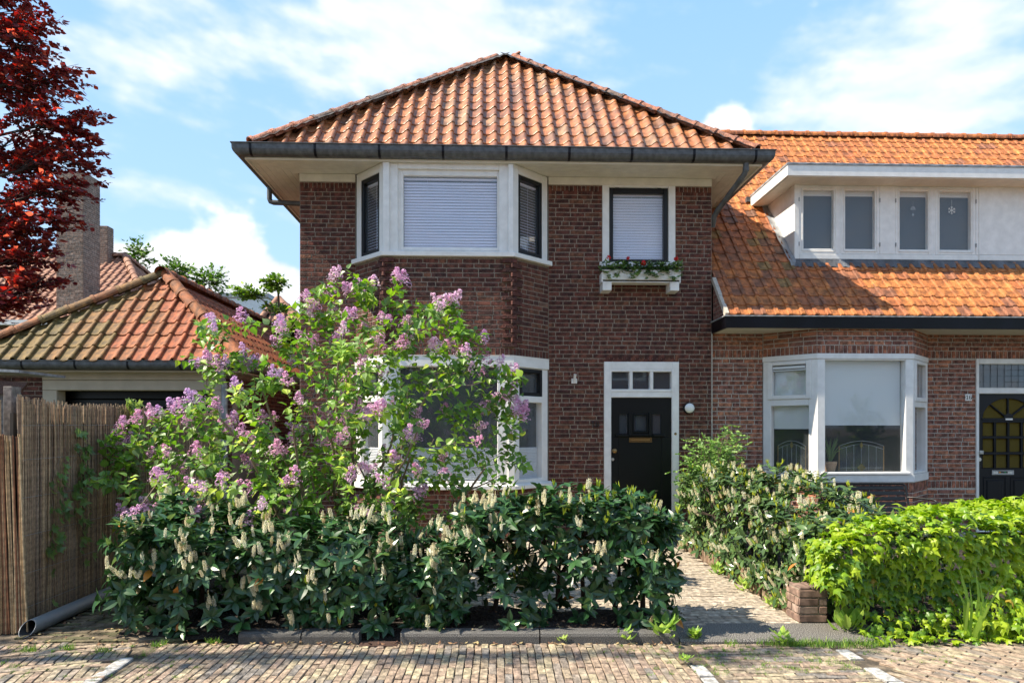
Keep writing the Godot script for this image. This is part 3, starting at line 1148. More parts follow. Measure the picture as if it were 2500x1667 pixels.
func build_house() -> void:
	var H := thing("brick_house", "dark red brick house with pyramid tiled roof, two-storey bay window and black front door", "house", Vector3(0.29, 0, 0))
	var recs := []
	# ------------------------------------------------ walls
	var fl := Face.new(Vector3(WL, 0, 0), Vector3(-1.93, 0, 0))
	var fr := Face.new(Vector3(0.885, 0, 0), Vector3(WR, 0, 0))
	var door_hole := [1.706 - 0.885, 2.820 - 0.885, -1.0, 2.578]
	var win_hole := [1.682 - 0.885, 2.768 - 0.885, 4.0, 6.0]
	var mg := Geo.new()
	slab(mg, fr, -0.05, 5.28, [door_hole, win_hole], -0.006, -0.24)
	var wall := part("wall", mg, M.mortar, H)
	mg = Geo.new()
	slab(mg, fl, -0.05, 5.28, [], -0.006, -0.24)
	var wall2 := part("wall", mg, M.mortar, H)
	courses(recs, fl, 0.03, 5.172, [], [[5.08, 5.172]], wall2, 8)
	courses(recs, fr, 0.03, 5.172, [door_hole, win_hole], [[5.08, 5.172]], wall, 8)
	# the upright course over the door
	var over := []
	for k in 17:
		brick_at(recs, fr, 0.84 + k * 0.0645 + 0.03, 2.637, 0.095, 0.053, 0.004, rng.randi() % 8, wall, true)
	# left side wall, seen only from the side
	var sl := Face.new(Vector3(WL, 0, -6.8), Vector3(WL, 0, -0.03))
	var sg := Geo.new()
	slab(sg, sl, -0.05, 5.28, [], -0.008, -0.24)
	var side := part("wall", sg, M.mortar, H)
	var srecs := []
	courses(srecs, sl, 0.03, 5.2, [], [], side, 8)
	var sr := Face.new(Vector3(WR, 0, -0.03), Vector3(WR, 0, -6.8))
	sg = Geo.new()
	slab(sg, sr, -0.05, 5.28, [], -0.008, -0.24)
	part("wall", sg, M.mortar, H)
	sg = Geo.new()
	slab(sg, Face.new(Vector3(WR, 0, -6.8), Vector3(WL, 0, -6.8)), -0.05, 5.28, [], -0.008, -0.24)
	part("wall", sg, M.mortar, H)
	courses(srecs, Face.new(Vector3(WR, 0, 0), Vector3(WR, 0, -1.6)), 2.4, 5.2, [], [], side, 8)
	# ------------------------------------------------ bay
	var P := [Vector3(-1.93, 0, 0), Vector3(-1.45, 0, 0.52), Vector3(0.35, 0, 0.52), Vector3(0.885, 0, 0)]
	var bays := [Face.new(P[0], P[1]), Face.new(P[1], P[2]), Face.new(P[2], P[3])]
	var bg := Geo.new()
	for f in bays:
		slab(bg, f, -0.05, 0.76, [], -0.006, -0.16)
	var bay0 := part("bay", bg, M.mortar, H)
	bg = Geo.new()
	for f in bays:
		slab(bg, f, 2.60, 3.98, [], -0.006, -0.16)
	var bay := part("bay", bg, M.mortar, H)
	for i in 3:
		var f: Face = bays[i]
		courses(recs, f, 0.03, 0.75, [], [], bay0, 8)
		courses(recs, f, 2.612, 3.965, [], [[2.612, 2.722]], bay, 8, 0.0, 0.0647)
	# toothed corners: every other course stands out
	for cx in [1, 2]:
		for k in 19:
			var y := 2.722 + (k + 0.5) * 0.0647
			var f: Face = bays[1]
			var g: Face = bays[0] if cx == 1 else bays[2]
			if k % 2 == 0:
				brick_at(recs, f, (0.05 if cx == 1 else f.L - 0.05), y, 0.20, 0.055, 0.032, [4, 7, 2][rng.randi() % 3], bay)
			else:
				brick_at(recs, g, (g.L - 0.05 if cx == 1 else 0.05), y, 0.20, 0.055, 0.032, [4, 7, 2][rng.randi() % 3], bay)
	# floors and ceilings inside
	var ig := Geo.new()
	ig.box(Vector3(WL + 0.24, -0.04, -6.6), Vector3(WR - 0.24, 0.1, -0.24))
	ig.box(Vector3(WL + 0.24, 2.62, -6.6), Vector3(WR - 0.24, 2.9, -0.24))
	ig.box(Vector3(WL + 0.24, 5.28, -6.6), Vector3(WR - 0.24, 5.36, -0.24))
	ig.box(Vector3(WL + 0.24, 0.1, -4.2), Vector3(WR - 0.24, 2.62, -4.1))
	ig.box(Vector3(WL + 0.24, 2.9, -3.2), Vector3(WR - 0.24, 5.28, -3.1))
	ig.box(Vector3(1.0, 0.1, -4.1), Vector3(1.1, 2.62, -0.24))
	ig.box(Vector3(1.1, 2.9, -3.1), Vector3(1.2, 5.28, -0.24))
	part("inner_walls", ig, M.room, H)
	var cg := Geo.new()
	cg.poly([P[0] + Vector3(0, 2.74, 0), P[1] + Vector3(0, 2.74, 0), P[2] + Vector3(0, 2.74, 0), P[3] + Vector3(0, 2.74, 0)])
	cg.poly([P[0] + Vector3(0, 3.95, 0), P[1] + Vector3(0, 3.95, 0), P[2] + Vector3(0, 3.95, 0), P[3] + Vector3(0, 3.95, 0)])
	cg.poly([P[0] + Vector3(0, 0.7, 0), P[1] + Vector3(0, 0.7, 0), P[2] + Vector3(0, 0.7, 0), P[3] + Vector3(0, 0.7, 0)])
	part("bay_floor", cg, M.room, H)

	# ------------------------------------------------ upper bay window
	var up := Geo.new()
	var sill_path := [P[0] + Vector3(-0.02, 3.972, 0.0), P[1] + Vector3(0, 3.972, 0), P[2] + Vector3(0, 3.972, 0), P[3] + Vector3(0.02, 3.972, 0.0)]
	up.sweep(sill_path, [Vector2(-0.14, 0.0), Vector2(0.045, 0.0), Vector2(0.05, 0.006), Vector2(0.05, 0.058), Vector2(0.044, 0.066), Vector2(-0.14, 0.072)])
	var W1 := part("bay_window", up, M.white, H)
	var g := Geo.new()
	var f0: Face = bays[0]
	var f1: Face = bays[1]
	var f2: Face = bays[2]
	# front: outer frame, posts at the corners, inner sash
	ring(g, f1, 0.0, f1.L, 4.04, 5.285, 0.20, -0.12, -0.01, 0.012, 0.095)
	fb(g, f1, 0.0, 0.088, 4.04, 5.262, -0.01, 0.032)
	fb(g, f1, f1.L - 0.072, f1.L, 4.04, 5.262, -0.01, 0.032)
	ring(g, f1, 0.195, f1.L - 0.150, 4.05, 5.195, 0.06, -0.11, -0.048)
	put("frame", g, M.white, W1)
	g = Geo.new()
	ring(g, f1, 0.236, f1.L - 0.190, 4.066, 5.148, 0.036, -0.10, -0.04, 0.05, 0.04)
	put("sash", g, M.white, W1)
	pane(W1, f1, 0.27, f1.L - 0.225, 4.11, 5.11, -0.075)
	venetian("blind", H, f1, 0.275, f1.L - 0.23, 4.115, 5.095, -0.125, 0.0405, 1.18, M.blind, [0.60, 1.08])
	for i in [0, 2]:
		var f: Face = bays[i]
		g = Geo.new()
		ring(g, f, 0.004, f.L - 0.004, 4.04, 5.285, 0.115, -0.12, -0.012, 0.012, 0.115)
		put("frame", g, M.white, W1)
		g = Geo.new()
		ring(g, f, 0.119, f.L - 0.119, 4.055, 5.168, 0.05, -0.11, -0.022, 0.06, 0.06)
		put("sash", g, M.black, W1)
		pane(W1, f, 0.165, f.L - 0.165, 4.11, 5.11, -0.07)
		venetian("blind", H, f, 0.17, f.L - 0.17, 4.12, 5.10, -0.12, 0.0405, 0.55, M.blind, [0.4])
	# ------------------------------------------------ lower bay window
	var lo := Geo.new()
	lo.sweep([P[0] + Vector3(0, 2.455, 0), P[1] + Vector3(0, 2.455, 0), P[2] + Vector3(0, 2.455, 0), P[3] + Vector3(0, 2.455, 0)], [Vector2(-0.12, 0), Vector2(0.006, 0), Vector2(0.012, 0.006), Vector2(0.012, 0.146), Vector2(0.018, 0.148), Vector2(0.018, 0.156), Vector2(-0.12, 0.158)])
	var W2 := part("bay_window", lo, M.white, H)
	lo = Geo.new()
	lo.sweep([P[0] + Vector3(-0.03, 0.748, 0), P[1] + Vector3(0, 0.748, 0), P[2] + Vector3(0, 0.748, 0), P[3] + Vector3(0.03, 0.748, 0)], [Vector2(-0.14, 0), Vector2(0.055, 0), Vector2(0.06, 0.006), Vector2(0.06, 0.05), Vector2(0.0, 0.078), Vector2(-0.14, 0.08)])
	put("sill", lo, M.white, W2)
	g = Geo.new()
	ring(g, f1, 0.0, f1.L, 0.826, 2.455, 0.222, -0.12, -0.006, 0.035, 0.004)
	fb(g, f1, f1.L - 0.075, f1.L + 0.02, 0.826, 2.455, -0.006, 0.014)
	fb(g, f1, -0.02, 0.075, 0.826, 2.455, -0.006, 0.014)
	put("frame", g, M.white, W2)
	pane(W2, f1, 0.215, f1.L - 0.215, 0.85, 2.455, -0.07)
	for i in [0, 2]:
		var f: Face = bays[i]
		g = Geo.new()
		ring(g, f, 0.004, f.L - 0.004, 0.826, 2.455, 0.13, -0.12, -0.008, 0.05, 0.012)
		fb(g, f, 0.134, f.L - 0.134, 1.965, 2.055, -0.12, 0.004)
		put("frame", g, M.white, W2)
		g = Geo.new()
		ring(g, f, 0.134, f.L - 0.134, 2.058, 2.440, 0.05, -0.10, 0.002)
		put("sash", g, M.black, W2)
		pane(W2, f, 0.18, f.L - 0.18, 2.10, 2.40, -0.06)
		pane(W2, f, 0.13, f.L - 0.13, 0.87, 1.97, -0.07)
	for i in 3:
		var f: Face = bays[i]
		var pad: float = [0.135, 0.22, 0.135][i]
		g = Geo.new()
		for k in 20:
			var y := 0.872 + k * 0.0225
			g.quad(f.p(pad, y, -0.115), f.p(f.L - pad, y, -0.115), f.p(f.L - pad, y + 0.01125, -0.098), f.p(pad, y + 0.01125, -0.098))
			g.quad(f.p(pad, y + 0.01125, -0.098), f.p(f.L - pad, y + 0.01125, -0.098), f.p(f.L - pad, y + 0.0225, -0.115), f.p(pad, y + 0.0225, -0.115))
		part("pleated_blind", g, M.pleat, H)
	# ------------------------------------------------ upper right window
	var sg2 := Geo.new()
	fb(sg2, fr, 0.752, 1.958, 3.965, 4.035, -0.1, 0.06)
	var W3 := part("window", sg2, M.white, H)
	g = Geo.new()
	ring(g, fr, 0.797, 1.883, 4.035, 5.182, 0.102, -0.12, 0.004, 0.004, 0.03)
	put("frame", g, M.white, W3)
	g = Geo.new()
	ring(g, fr, 0.899, 1.781, 4.037, 5.152, 0.064, -0.11, -0.03, 0.062, 0.076)
	fb(g, fr, 0.99, 1.05, 5.135, 5.15, -0.03, -0.012)
	fb(g, fr, 1.62, 1.68, 5.135, 5.15, -0.03, -0.012)
	put("sash", g, M.black, W3)
	pane(W3, fr, 0.955, 1.725, 4.09, 5.085, -0.075)
	venetian("blind", H, fr, 0.96, 1.72, 4.10, 5.08, -0.125, 0.0405, 1.18, M.blind, [1.25, 1.40])

	# ------------------------------------------------ door
	var U := func(x: float) -> float: return x - 0.885
	g = Geo.new()
	ring(g, fr, 0.821, 1.935, 0.03, 2.578, 0.106, -0.12, 0.012, 0.03, 0.112)
	fb(g, fr, 0.927, 1.829, 2.052, 2.134, -0.12, 0.008)
	var D := part("door_frame", g, M.white, H)
	# light over the door
	g = Geo.new()
	ring(g, fr, 0.897, 1.857, 2.134, 2.466, 0.034, -0.09, 0.016, 0.04, 0.034)
	fb(g, fr, 1.198, 1.246, 2.174, 2.432, -0.09, 0.012)
	fb(g, fr, 1.504, 1.552, 2.174, 2.432, -0.09, 0.012)
	put("transom", g, M.white, D)
	for q in [[0.931, 1.198], [1.246, 1.504], [1.552, 1.823]]:
		pane(D, fr, q[0], q[1], 2.172, 2.434, -0.05)
	g = Geo.new()
	g.tube([fr.p(1.882, 1.517, 0.012), fr.p(1.882, 1.517, 0.026)], [0.020, 0.014], 12)
	put("door_bell", g, M.brass, D)
	g = Geo.new()
	var dh := [[1.939 - 0.885, 2.062 - 0.885, 1.522, 1.803], [2.145 - 0.885, 2.345 - 0.885, 1.560, 1.788], [2.429 - 0.885, 2.560 - 0.885, 1.519, 1.804]]
	var df := Face.new(fr.p(0.927, 0), fr.p(1.829, 0))
	for h in dh:
		h[0] -= 0.927
		h[1] -= 0.927
	slab(g, df, 0.06, 2.052, dh, -0.03, -0.075)
	# raised framing: stiles beside a broad sunk panel
	fb(g, df, 0.0, 0.115, 0.06, 1.47, -0.03, -0.019)
	fb(g, df, 0.755, 0.902, 0.06, 1.47, -0.03, -0.019)
	var door := part("door", g, M.door, H)
	g = Geo.new()
	fb(g, df, 0.075, 0.262, 1.474, 1.512, -0.03, 0.016, 0.008)
	fb(g, df, 0.620, 0.800, 1.474, 1.512, -0.03, 0.016, 0.008)
	fb(g, df, 0.320, 0.558, 1.484, 1.512, -0.03, 0.010, 0.008)
	fb(g, df, 0.258, 0.320, 1.484, 1.832, -0.03, 0.008, 0.008)
	fb(g, df, 0.556, 0.616, 1.484, 1.830, -0.03, 0.008, 0.008)
	ring(g, df, 0.322, 0.554, 1.526, 1.812, 0.026, -0.03, -0.012, 0.036, 0.026)
	put("moulding", g, M.door, door)
	for h in dh:
		pane(door, df, h[0], h[1], h[2], h[3], -0.05)
	g = Geo.new()
	ring(g, df, 0.272, 0.610, 1.389, 1.464, 0.016, -0.03, -0.012)
	fb(g, df, 0.290, 0.592, 1.407, 1.447, -0.03, -0.018, 0.004)
	put("letterbox", g, M.brass, door)
	g = Geo.new()
	g.tube([df.p(0.045, 1.265, -0.02), df.p(0.045, 1.265, 0.01), df.p(0.045, 1.265, 0.014), df.p(0.045, 1.265, 0.045), df.p(0.045, 1.265, 0.062), df.p(0.045, 1.265, 0.066)], [0.034, 0.026, 0.018, 0.038, 0.030, 0.006], 16)
	put("knob", g, M.brass, door)
	g = Geo.new()
	g.tube([df.p(0.026, 1.140, -0.02), df.p(0.026, 1.140, -0.006)], [0.024, 0.021], 16)
	g.tube([df.p(0.026, 1.140, -0.006), df.p(0.026, 1.140, 0.002)], [0.010], 10)
	put("lock", g, M.steel, door)
	g = Geo.new()
	g.box(Vector3(0.80, -0.03, -0.14), Vector3(1.95, 0.06, 0.16), fr.xf())
	part("door_step", g, F.kerb.mats[0], H)

	# ------------------------------------------------ frieze, soffit, gutter
	for f in [fl, fr]:
		g = Geo.new()
		g.box(Vector3(0, 5.176, -0.02), Vector3(f.L, 5.286, 0.016), f.xf())
		part("frieze", g, M.cream, H)
	# soffit of boards: front strip and returns at the sides
	var x0 := WL - 0.575
	var x1 := WR + 0.515
	var zf := 0.56
	var sof := Geo.new()
	sof.box(Vector3(x0 + 0.01, 5.312, -6.8), Vector3(x1 - 0.01, 5.33, zf - 0.01))
	var soffit := part("soffit", sof, M.cream, H)
	var bw := 0.092
	for k in 6:
		var z1 := zf - k * bw
		var bgz := Geo.new()
		var inset := k * bw
		bgz.box(Vector3(x0 + inset, 5.289 + R(0, 0.003), z1 - bw + 0.005), Vector3(x1 - inset, 5.313, z1))
		put("board", bgz, M.cream, soffit)
		for sx in [-1, 1]:
			var xe: float = (x0 + k * bw) if sx < 0 else (x1 - k * bw)
			bgz = Geo.new()
			bgz.box(Vector3(minf(xe, xe - sx * (bw - 0.005)), 5.289 + R(0, 0.003), -6.8), Vector3(maxf(xe, xe - sx * (bw - 0.005)), 5.313, z1 - bw))
			put("board", bgz, M.cream, soffit)
	var path := [Vector3(x0, 5.283, -6.8), Vector3(x0, 5.283, zf), Vector3(x1, 5.283, zf), Vector3(x1, 5.283, -6.8)]
	g = Geo.new()
	g.sweep(path, [Vector2(-0.014, -0.018), Vector2(0.012, -0.018), Vector2(0.012, 0.05), Vector2(-0.014, 0.05)])
	part("eaves_board", g, M.cream, H)
	g = Geo.new()
	var gp := gutter_prof(0.135, 0.155)
	var gpath := []
	for q in path:
		gpath.append(q + Vector3(0, 0.010, 0))
	var gsh := []
	for q in gp:
		gsh.append(q + Vector2(0.012, 0))
	g.sweep(gpath, gsh)
	var gut := part("gutter", g, M.zinc, H)
	for k in 9:
		var xs := -3.22 + k * 0.863
		g = Geo.new()
		var pr := []
		for i in range(1, 10):
			pr.append(Vector2(gsh[i].x * 1.0 + 0.004, gsh[i].y - 0.003))
		for i in range(9, 0, -1):
			pr.append(Vector2(gsh[i].x - 0.004, gsh[i].y + 0.004))
		g.sweep([Vector3(xs, 5.293, zf), Vector3(xs + 0.034, 5.293, zf)], pr)
		put("strap", g, M.navy, gut)
	for k in [-2.05, -0.35, 0.42, 2.1]:
		g = Geo.new()
		g.sweep([Vector3(k, 5.2925, zf), Vector3(k + 0.006, 5.2925, zf)], gsh.map(func(q): return Vector2(q.x + 0.0015 if q.x > 0.03 else q.x, q.y)))
		put("seam", g, M.zinc, gut)
	# downpipes
	g = Geo.new()
	g.tube([Vector3(3.60, 5.33, 0.60), Vector3(3.60, 5.20, 0.585), Vector3(3.585, 5.15, 0.56), Vector3(3.555, 5.10, 0.50), Vector3(3.375, 4.80, 0.075), Vector3(3.355, 4.74, -0.02), Vector3(3.352, 4.60, -0.09)], [0.040], 12)
	g.tube([Vector3(3.60, 5.235, 0.588), Vector3(3.60, 5.19, 0.582)], [0.045], 12)
	g.tube([Vector3(3.565, 5.115, 0.52), Vector3(3.545, 5.08, 0.475)], [0.045], 12)
	part("downpipe", g, M.zinc, H)
	g = Geo.new()
	g.tube([Vector3(-3.36, 5.32, -0.61), Vector3(-3.36, 5.12, -0.61), Vector3(-3.345, 5.08, -0.61), Vector3(-3.30, 5.065, -0.61), Vector3(-2.80, 5.05, -0.61), Vector3(-2.775, 5.04, -0.61), Vector3(-2.77, 5.0, -0.61), Vector3(-2.77, 0.1, -0.61)], [0.038], 10)
	part("downpipe", g, M.zinc, H)

	# ------------------------------------------------ roof
	var e := Vector3(0.29, 8.0, -1.76)         # the apex
	var ey := 5.415
	var ez := 0.60
	var A := Vector3(x0 - 0.06, ey, ez)
	var B := Vector3(x1 + 0.06, ey, ez)
	var ridge := Vector3(e.x, e.y, -4.5)
	var under := Geo.new()
	var dn := Vector3(0, -0.09, 0)
	under.tri(A + dn, B + dn, e + dn)
	var A2 := Vector3(A.x, ey, -6.9)
	var B2 := Vector3(B.x, ey, -6.9)
	under.quad(A2 + dn, A + dn, e + dn, ridge + dn)
	under.quad(B + dn, B2 + dn, ridge + dn, e + dn)
	under.tri(B2 + dn, A2 + dn, ridge + dn)
	var roof := part("roof", under, M.felt, H)
	var zd := Vector3(0, ey - e.y, ez - e.z).normalized()
	var sl_len := Vector2(ey - e.y, ez - e.z).length()
	var hipL := Plane(A + dn, e, A2 + Vector3(0, 3, 0))
	# vertical planes through the hips cut the tiles
	var cutL := Plane((e - A).cross(Vector3.UP).normalized(), A + Vector3(0.05, 0, 0))
	if cutL.distance_to(Vector3(0.29, ey, ez)) > 0: cutL = -cutL
	var cutR := Plane((e - B).cross(Vector3.UP).normalized(), B - Vector3(0.05, 0, 0))
	if cutR.distance_to(Vector3(0.29, ey, ez)) > 0: cutR = -cutR
	var prof := []
	for q in [[0, -0.006], [0.02, -0.016], [0.045, -0.026], [0.075, -0.031], [0.105, -0.028], [0.13, -0.017], [0.152, 0.002], [0.172, 0.019], [0.19, 0.028], [0.207, 0.028], [0.222, 0.018], [0.230, 0.002]]:
		prof.append(Vector2(q[0], q[1]))
	var tile := tile_shape(prof, 0.36, 0.016)
	var trecs := []
	var toner := func(p: Vector3) -> int:
		if p.y > 7.3 and rng.randf() < 0.35: return 5
		return [0, 1, 0, 1, 2, 3, 0, 4, 3, 1, 5, 6][rng.randi() % 12]
	lay_tiles(trecs, tile, A + Vector3(-0.05, 0, 0), Vector3.RIGHT, zd, B.x - A.x + 0.1, sl_len, 0.2075, 0.2775, [cutL, cutR], roof, 7, -0.062, toner)
	pieces(trecs, F.pan, "roof_tile", roof, 300)
	# side slopes
	trecs = []
	for s in [-1, 1]:
		var low: Vector3 = A if s < 0 else B
		var dsl := Vector3(low.x - e.x, ey - e.y, 0)
		var zs := dsl.normalized()
		var X := Vector3(0, 0, 1) if s < 0 else Vector3(0, 0, -1)
		var O := Vector3(low.x, ey, -6.9) if s < 0 else Vector3(low.x, ey, 0.62)
		var c: Plane = -cutL if s < 0 else -cutR
		var back := Plane((ridge - Vector3(low.x, ey, -6.9)).cross(Vector3.UP).normalized(), Vector3(low.x, ey, -6.9))
		if back.distance_to(Vector3(low.x, ey, 0.0)) > 0: back = -back
		lay_tiles(trecs, tile, O, X, zs, 7.5, dsl.length(), 0.2075, 0.2775, [c, back], roof, 7, -0.062, toner)
	var rest := Geo.new()
	for r in trecs:
		rest.add(r[0], r[1], F.pan.cols[r[2]])
	put("roof_tile", rest, F.pan.all, roof, Transform3D(), "stuff")
	# ridge tiles on the hips and a lead sleeve under them
	var cap := cap_shape(0.40, 0.085, 0.098)
	var crecs := []
	lay_caps(crecs, cap, A + Vector3(0.13, 0.02, -0.05), e + Vector3(-0.16, -0.10, 0), 0.345, Vector3.UP, roof, 4, 0.035)
	lay_caps(crecs, cap, B + Vector3(-0.13, 0.02, -0.05), e + Vector3(0.16, -0.10, 0), 0.345, Vector3.UP, roof, 4, 0.035)
	lay_caps(crecs, cap, Vector3(e.x, e.y, e.z - 0.36), ridge, 0.345, Vector3.UP, roof, 4, 0.0)
	pieces(crecs, F.cap, "ridge_tile", roof, 300)
	g = Geo.new()
	for s in [A, B]:
		var d := (e - s as Vector3).normalized()
		var sidev := d.cross(Vector3.UP).normalized()
		var n := 60
		var rows := [PackedVector3Array(), PackedVector3Array(), PackedVector3Array()]
		for i in n:
			var p: Vector3 = s + (e - s) * (0.03 + 0.97 * i / (n - 1.0)) + Vector3(0, 0.03, 0)
			var wv := 0.012 * sin(i * 2.9)
			var nrm := Vector3(0, cos(0.8), sin(0.8))
			rows[0].append(p + sidev * (0.16) + Vector3(0, -0.035 + wv, 0))
			rows[1].append(p + Vector3(0, 0.03, 0))
			rows[2].append(p - sidev * (0.16) + Vector3(0, -0.035 + wv, 0))
		if s == A: rows.reverse()
		g.sheet(rows)
	put("hip_flashing", g, M.felt, roof)
	# a finial of mortar at the top
	pieces(recs, F.brick, "brick", H.get_node("wall"), 300)
	var sb := Geo.new()
	for r in srecs:
		sb.add(r[0], r[1], F.brick.cols[r[2]])
	put("brick", sb, F.brick.all, side, Transform3D(), "stuff")

	# ------------------------------------------------ things on the wall
	var L := thing("wall_lamp", "round white bulkhead lamp with black rim right of the black front door", "lamp", Vector3(2.967, 1.895, 0.0))
	g = Geo.new()
	g.tube([Vector3(0, 0, -0.004), Vector3(0, 0, 0.03), Vector3(0, 0, 0.05)], [0.088, 0.088, 0.078], 24)
	put("rim", g, M.ink, L)
	g = Geo.new()
	var rws := []
	for k in 7:
		var a := PI / 2 * k / 6.0
		var row := PackedVector3Array()
		for i in 24:
			row.append(Vector3(cos(TAU * i / 24) * 0.072 * cos(a), sin(TAU * i / 24) * 0.072 * cos(a), 0.048 + 0.042 * sin(a)))
		rws.append(row)
	g.sheet(rws, true)
	put("globe", g, M.lampglass, L)
	var fh := thing("flag_holder", "small white flag pole socket on the brick wall between bay and door", "flag holder", Vector3(1.265, 2.30, 0.0))
	g = Geo.new()
	g.bevel_box(Vector3(-0.042, -0.045, 0), Vector3(0.042, 0.03, 0.012), 0.004)
	put("plate", g, M.white, fh)
	g = Geo.new()
	g.tube([Vector3(0.0, -0.02, 0.012), Vector3(0.006, 0.085, 0.06)], [0.018, 0.020], 12, false)
	g.tube([Vector3(0.006, 0.082, 0.0585), Vector3(0.006, 0.086, 0.0605)], [0.024], 12, false)
	put("socket", g, M.white, fh)
	var num := thing("house_number", "dark metal numerals 18 on the brick wall left of the door frame", "house number", Vector3(1.574, 1.650, 0.0))
	for q in [["1", -0.032], ["8", 0.032]]:
		var tm := put("digit", txt(q[0], 0.125, 0.012), M.ink, num, Transform3D(Basis(), Vector3(q[1], 0, 0.008)))
	# ------------------------------------------------ flower box below the upper window
	var bx := thing("window_box", "white wooden flower box on two brackets under the upper right window", "flower box", Vector3(2.2, 3.6, 0.0))
	g = Geo.new()
	g.bevel_box(Vector3(-0.56, 0.113, 0.235), Vector3(0.58, 0.262, 0.255), 0.004, Transform3D(Basis(Vector3.RIGHT, -0.09), Vector3(0, 0.0, 0.0)), true)
	put("front_board", g, M.white, bx)
	g = Geo.new()
	g.box(Vector3(-0.57, 0.10, 0.05), Vector3(-0.55, 0.235, 0.24))
	g.box(Vector3(0.56, 0.10, 0.05), Vector3(0.58, 0.245, 0.24))
	g.box(Vector3(-0.55, 0.10, 0.05), Vector3(0.56, 0.112, 0.235))
	g.box(Vector3(-0.55, 0.112, 0.05), Vector3(0.56, 0.235, 0.062))
	put("box_side", g, M.white, bx)
	g = Geo.new()
	g.box(Vector3(-0.545, 0.115, 0.065), Vector3(0.555, 0.215, 0.225))
	put("earth", g, M.soil, bx)
	for s in [-0.49, 0.49]:
		g = Geo.new()
		g.bevel_box(Vector3(s - 0.065, -0.02, 0.0), Vector3(s + 0.065, 0.099, 0.25), 0.006)
		put("bracket", g, M.white, bx)

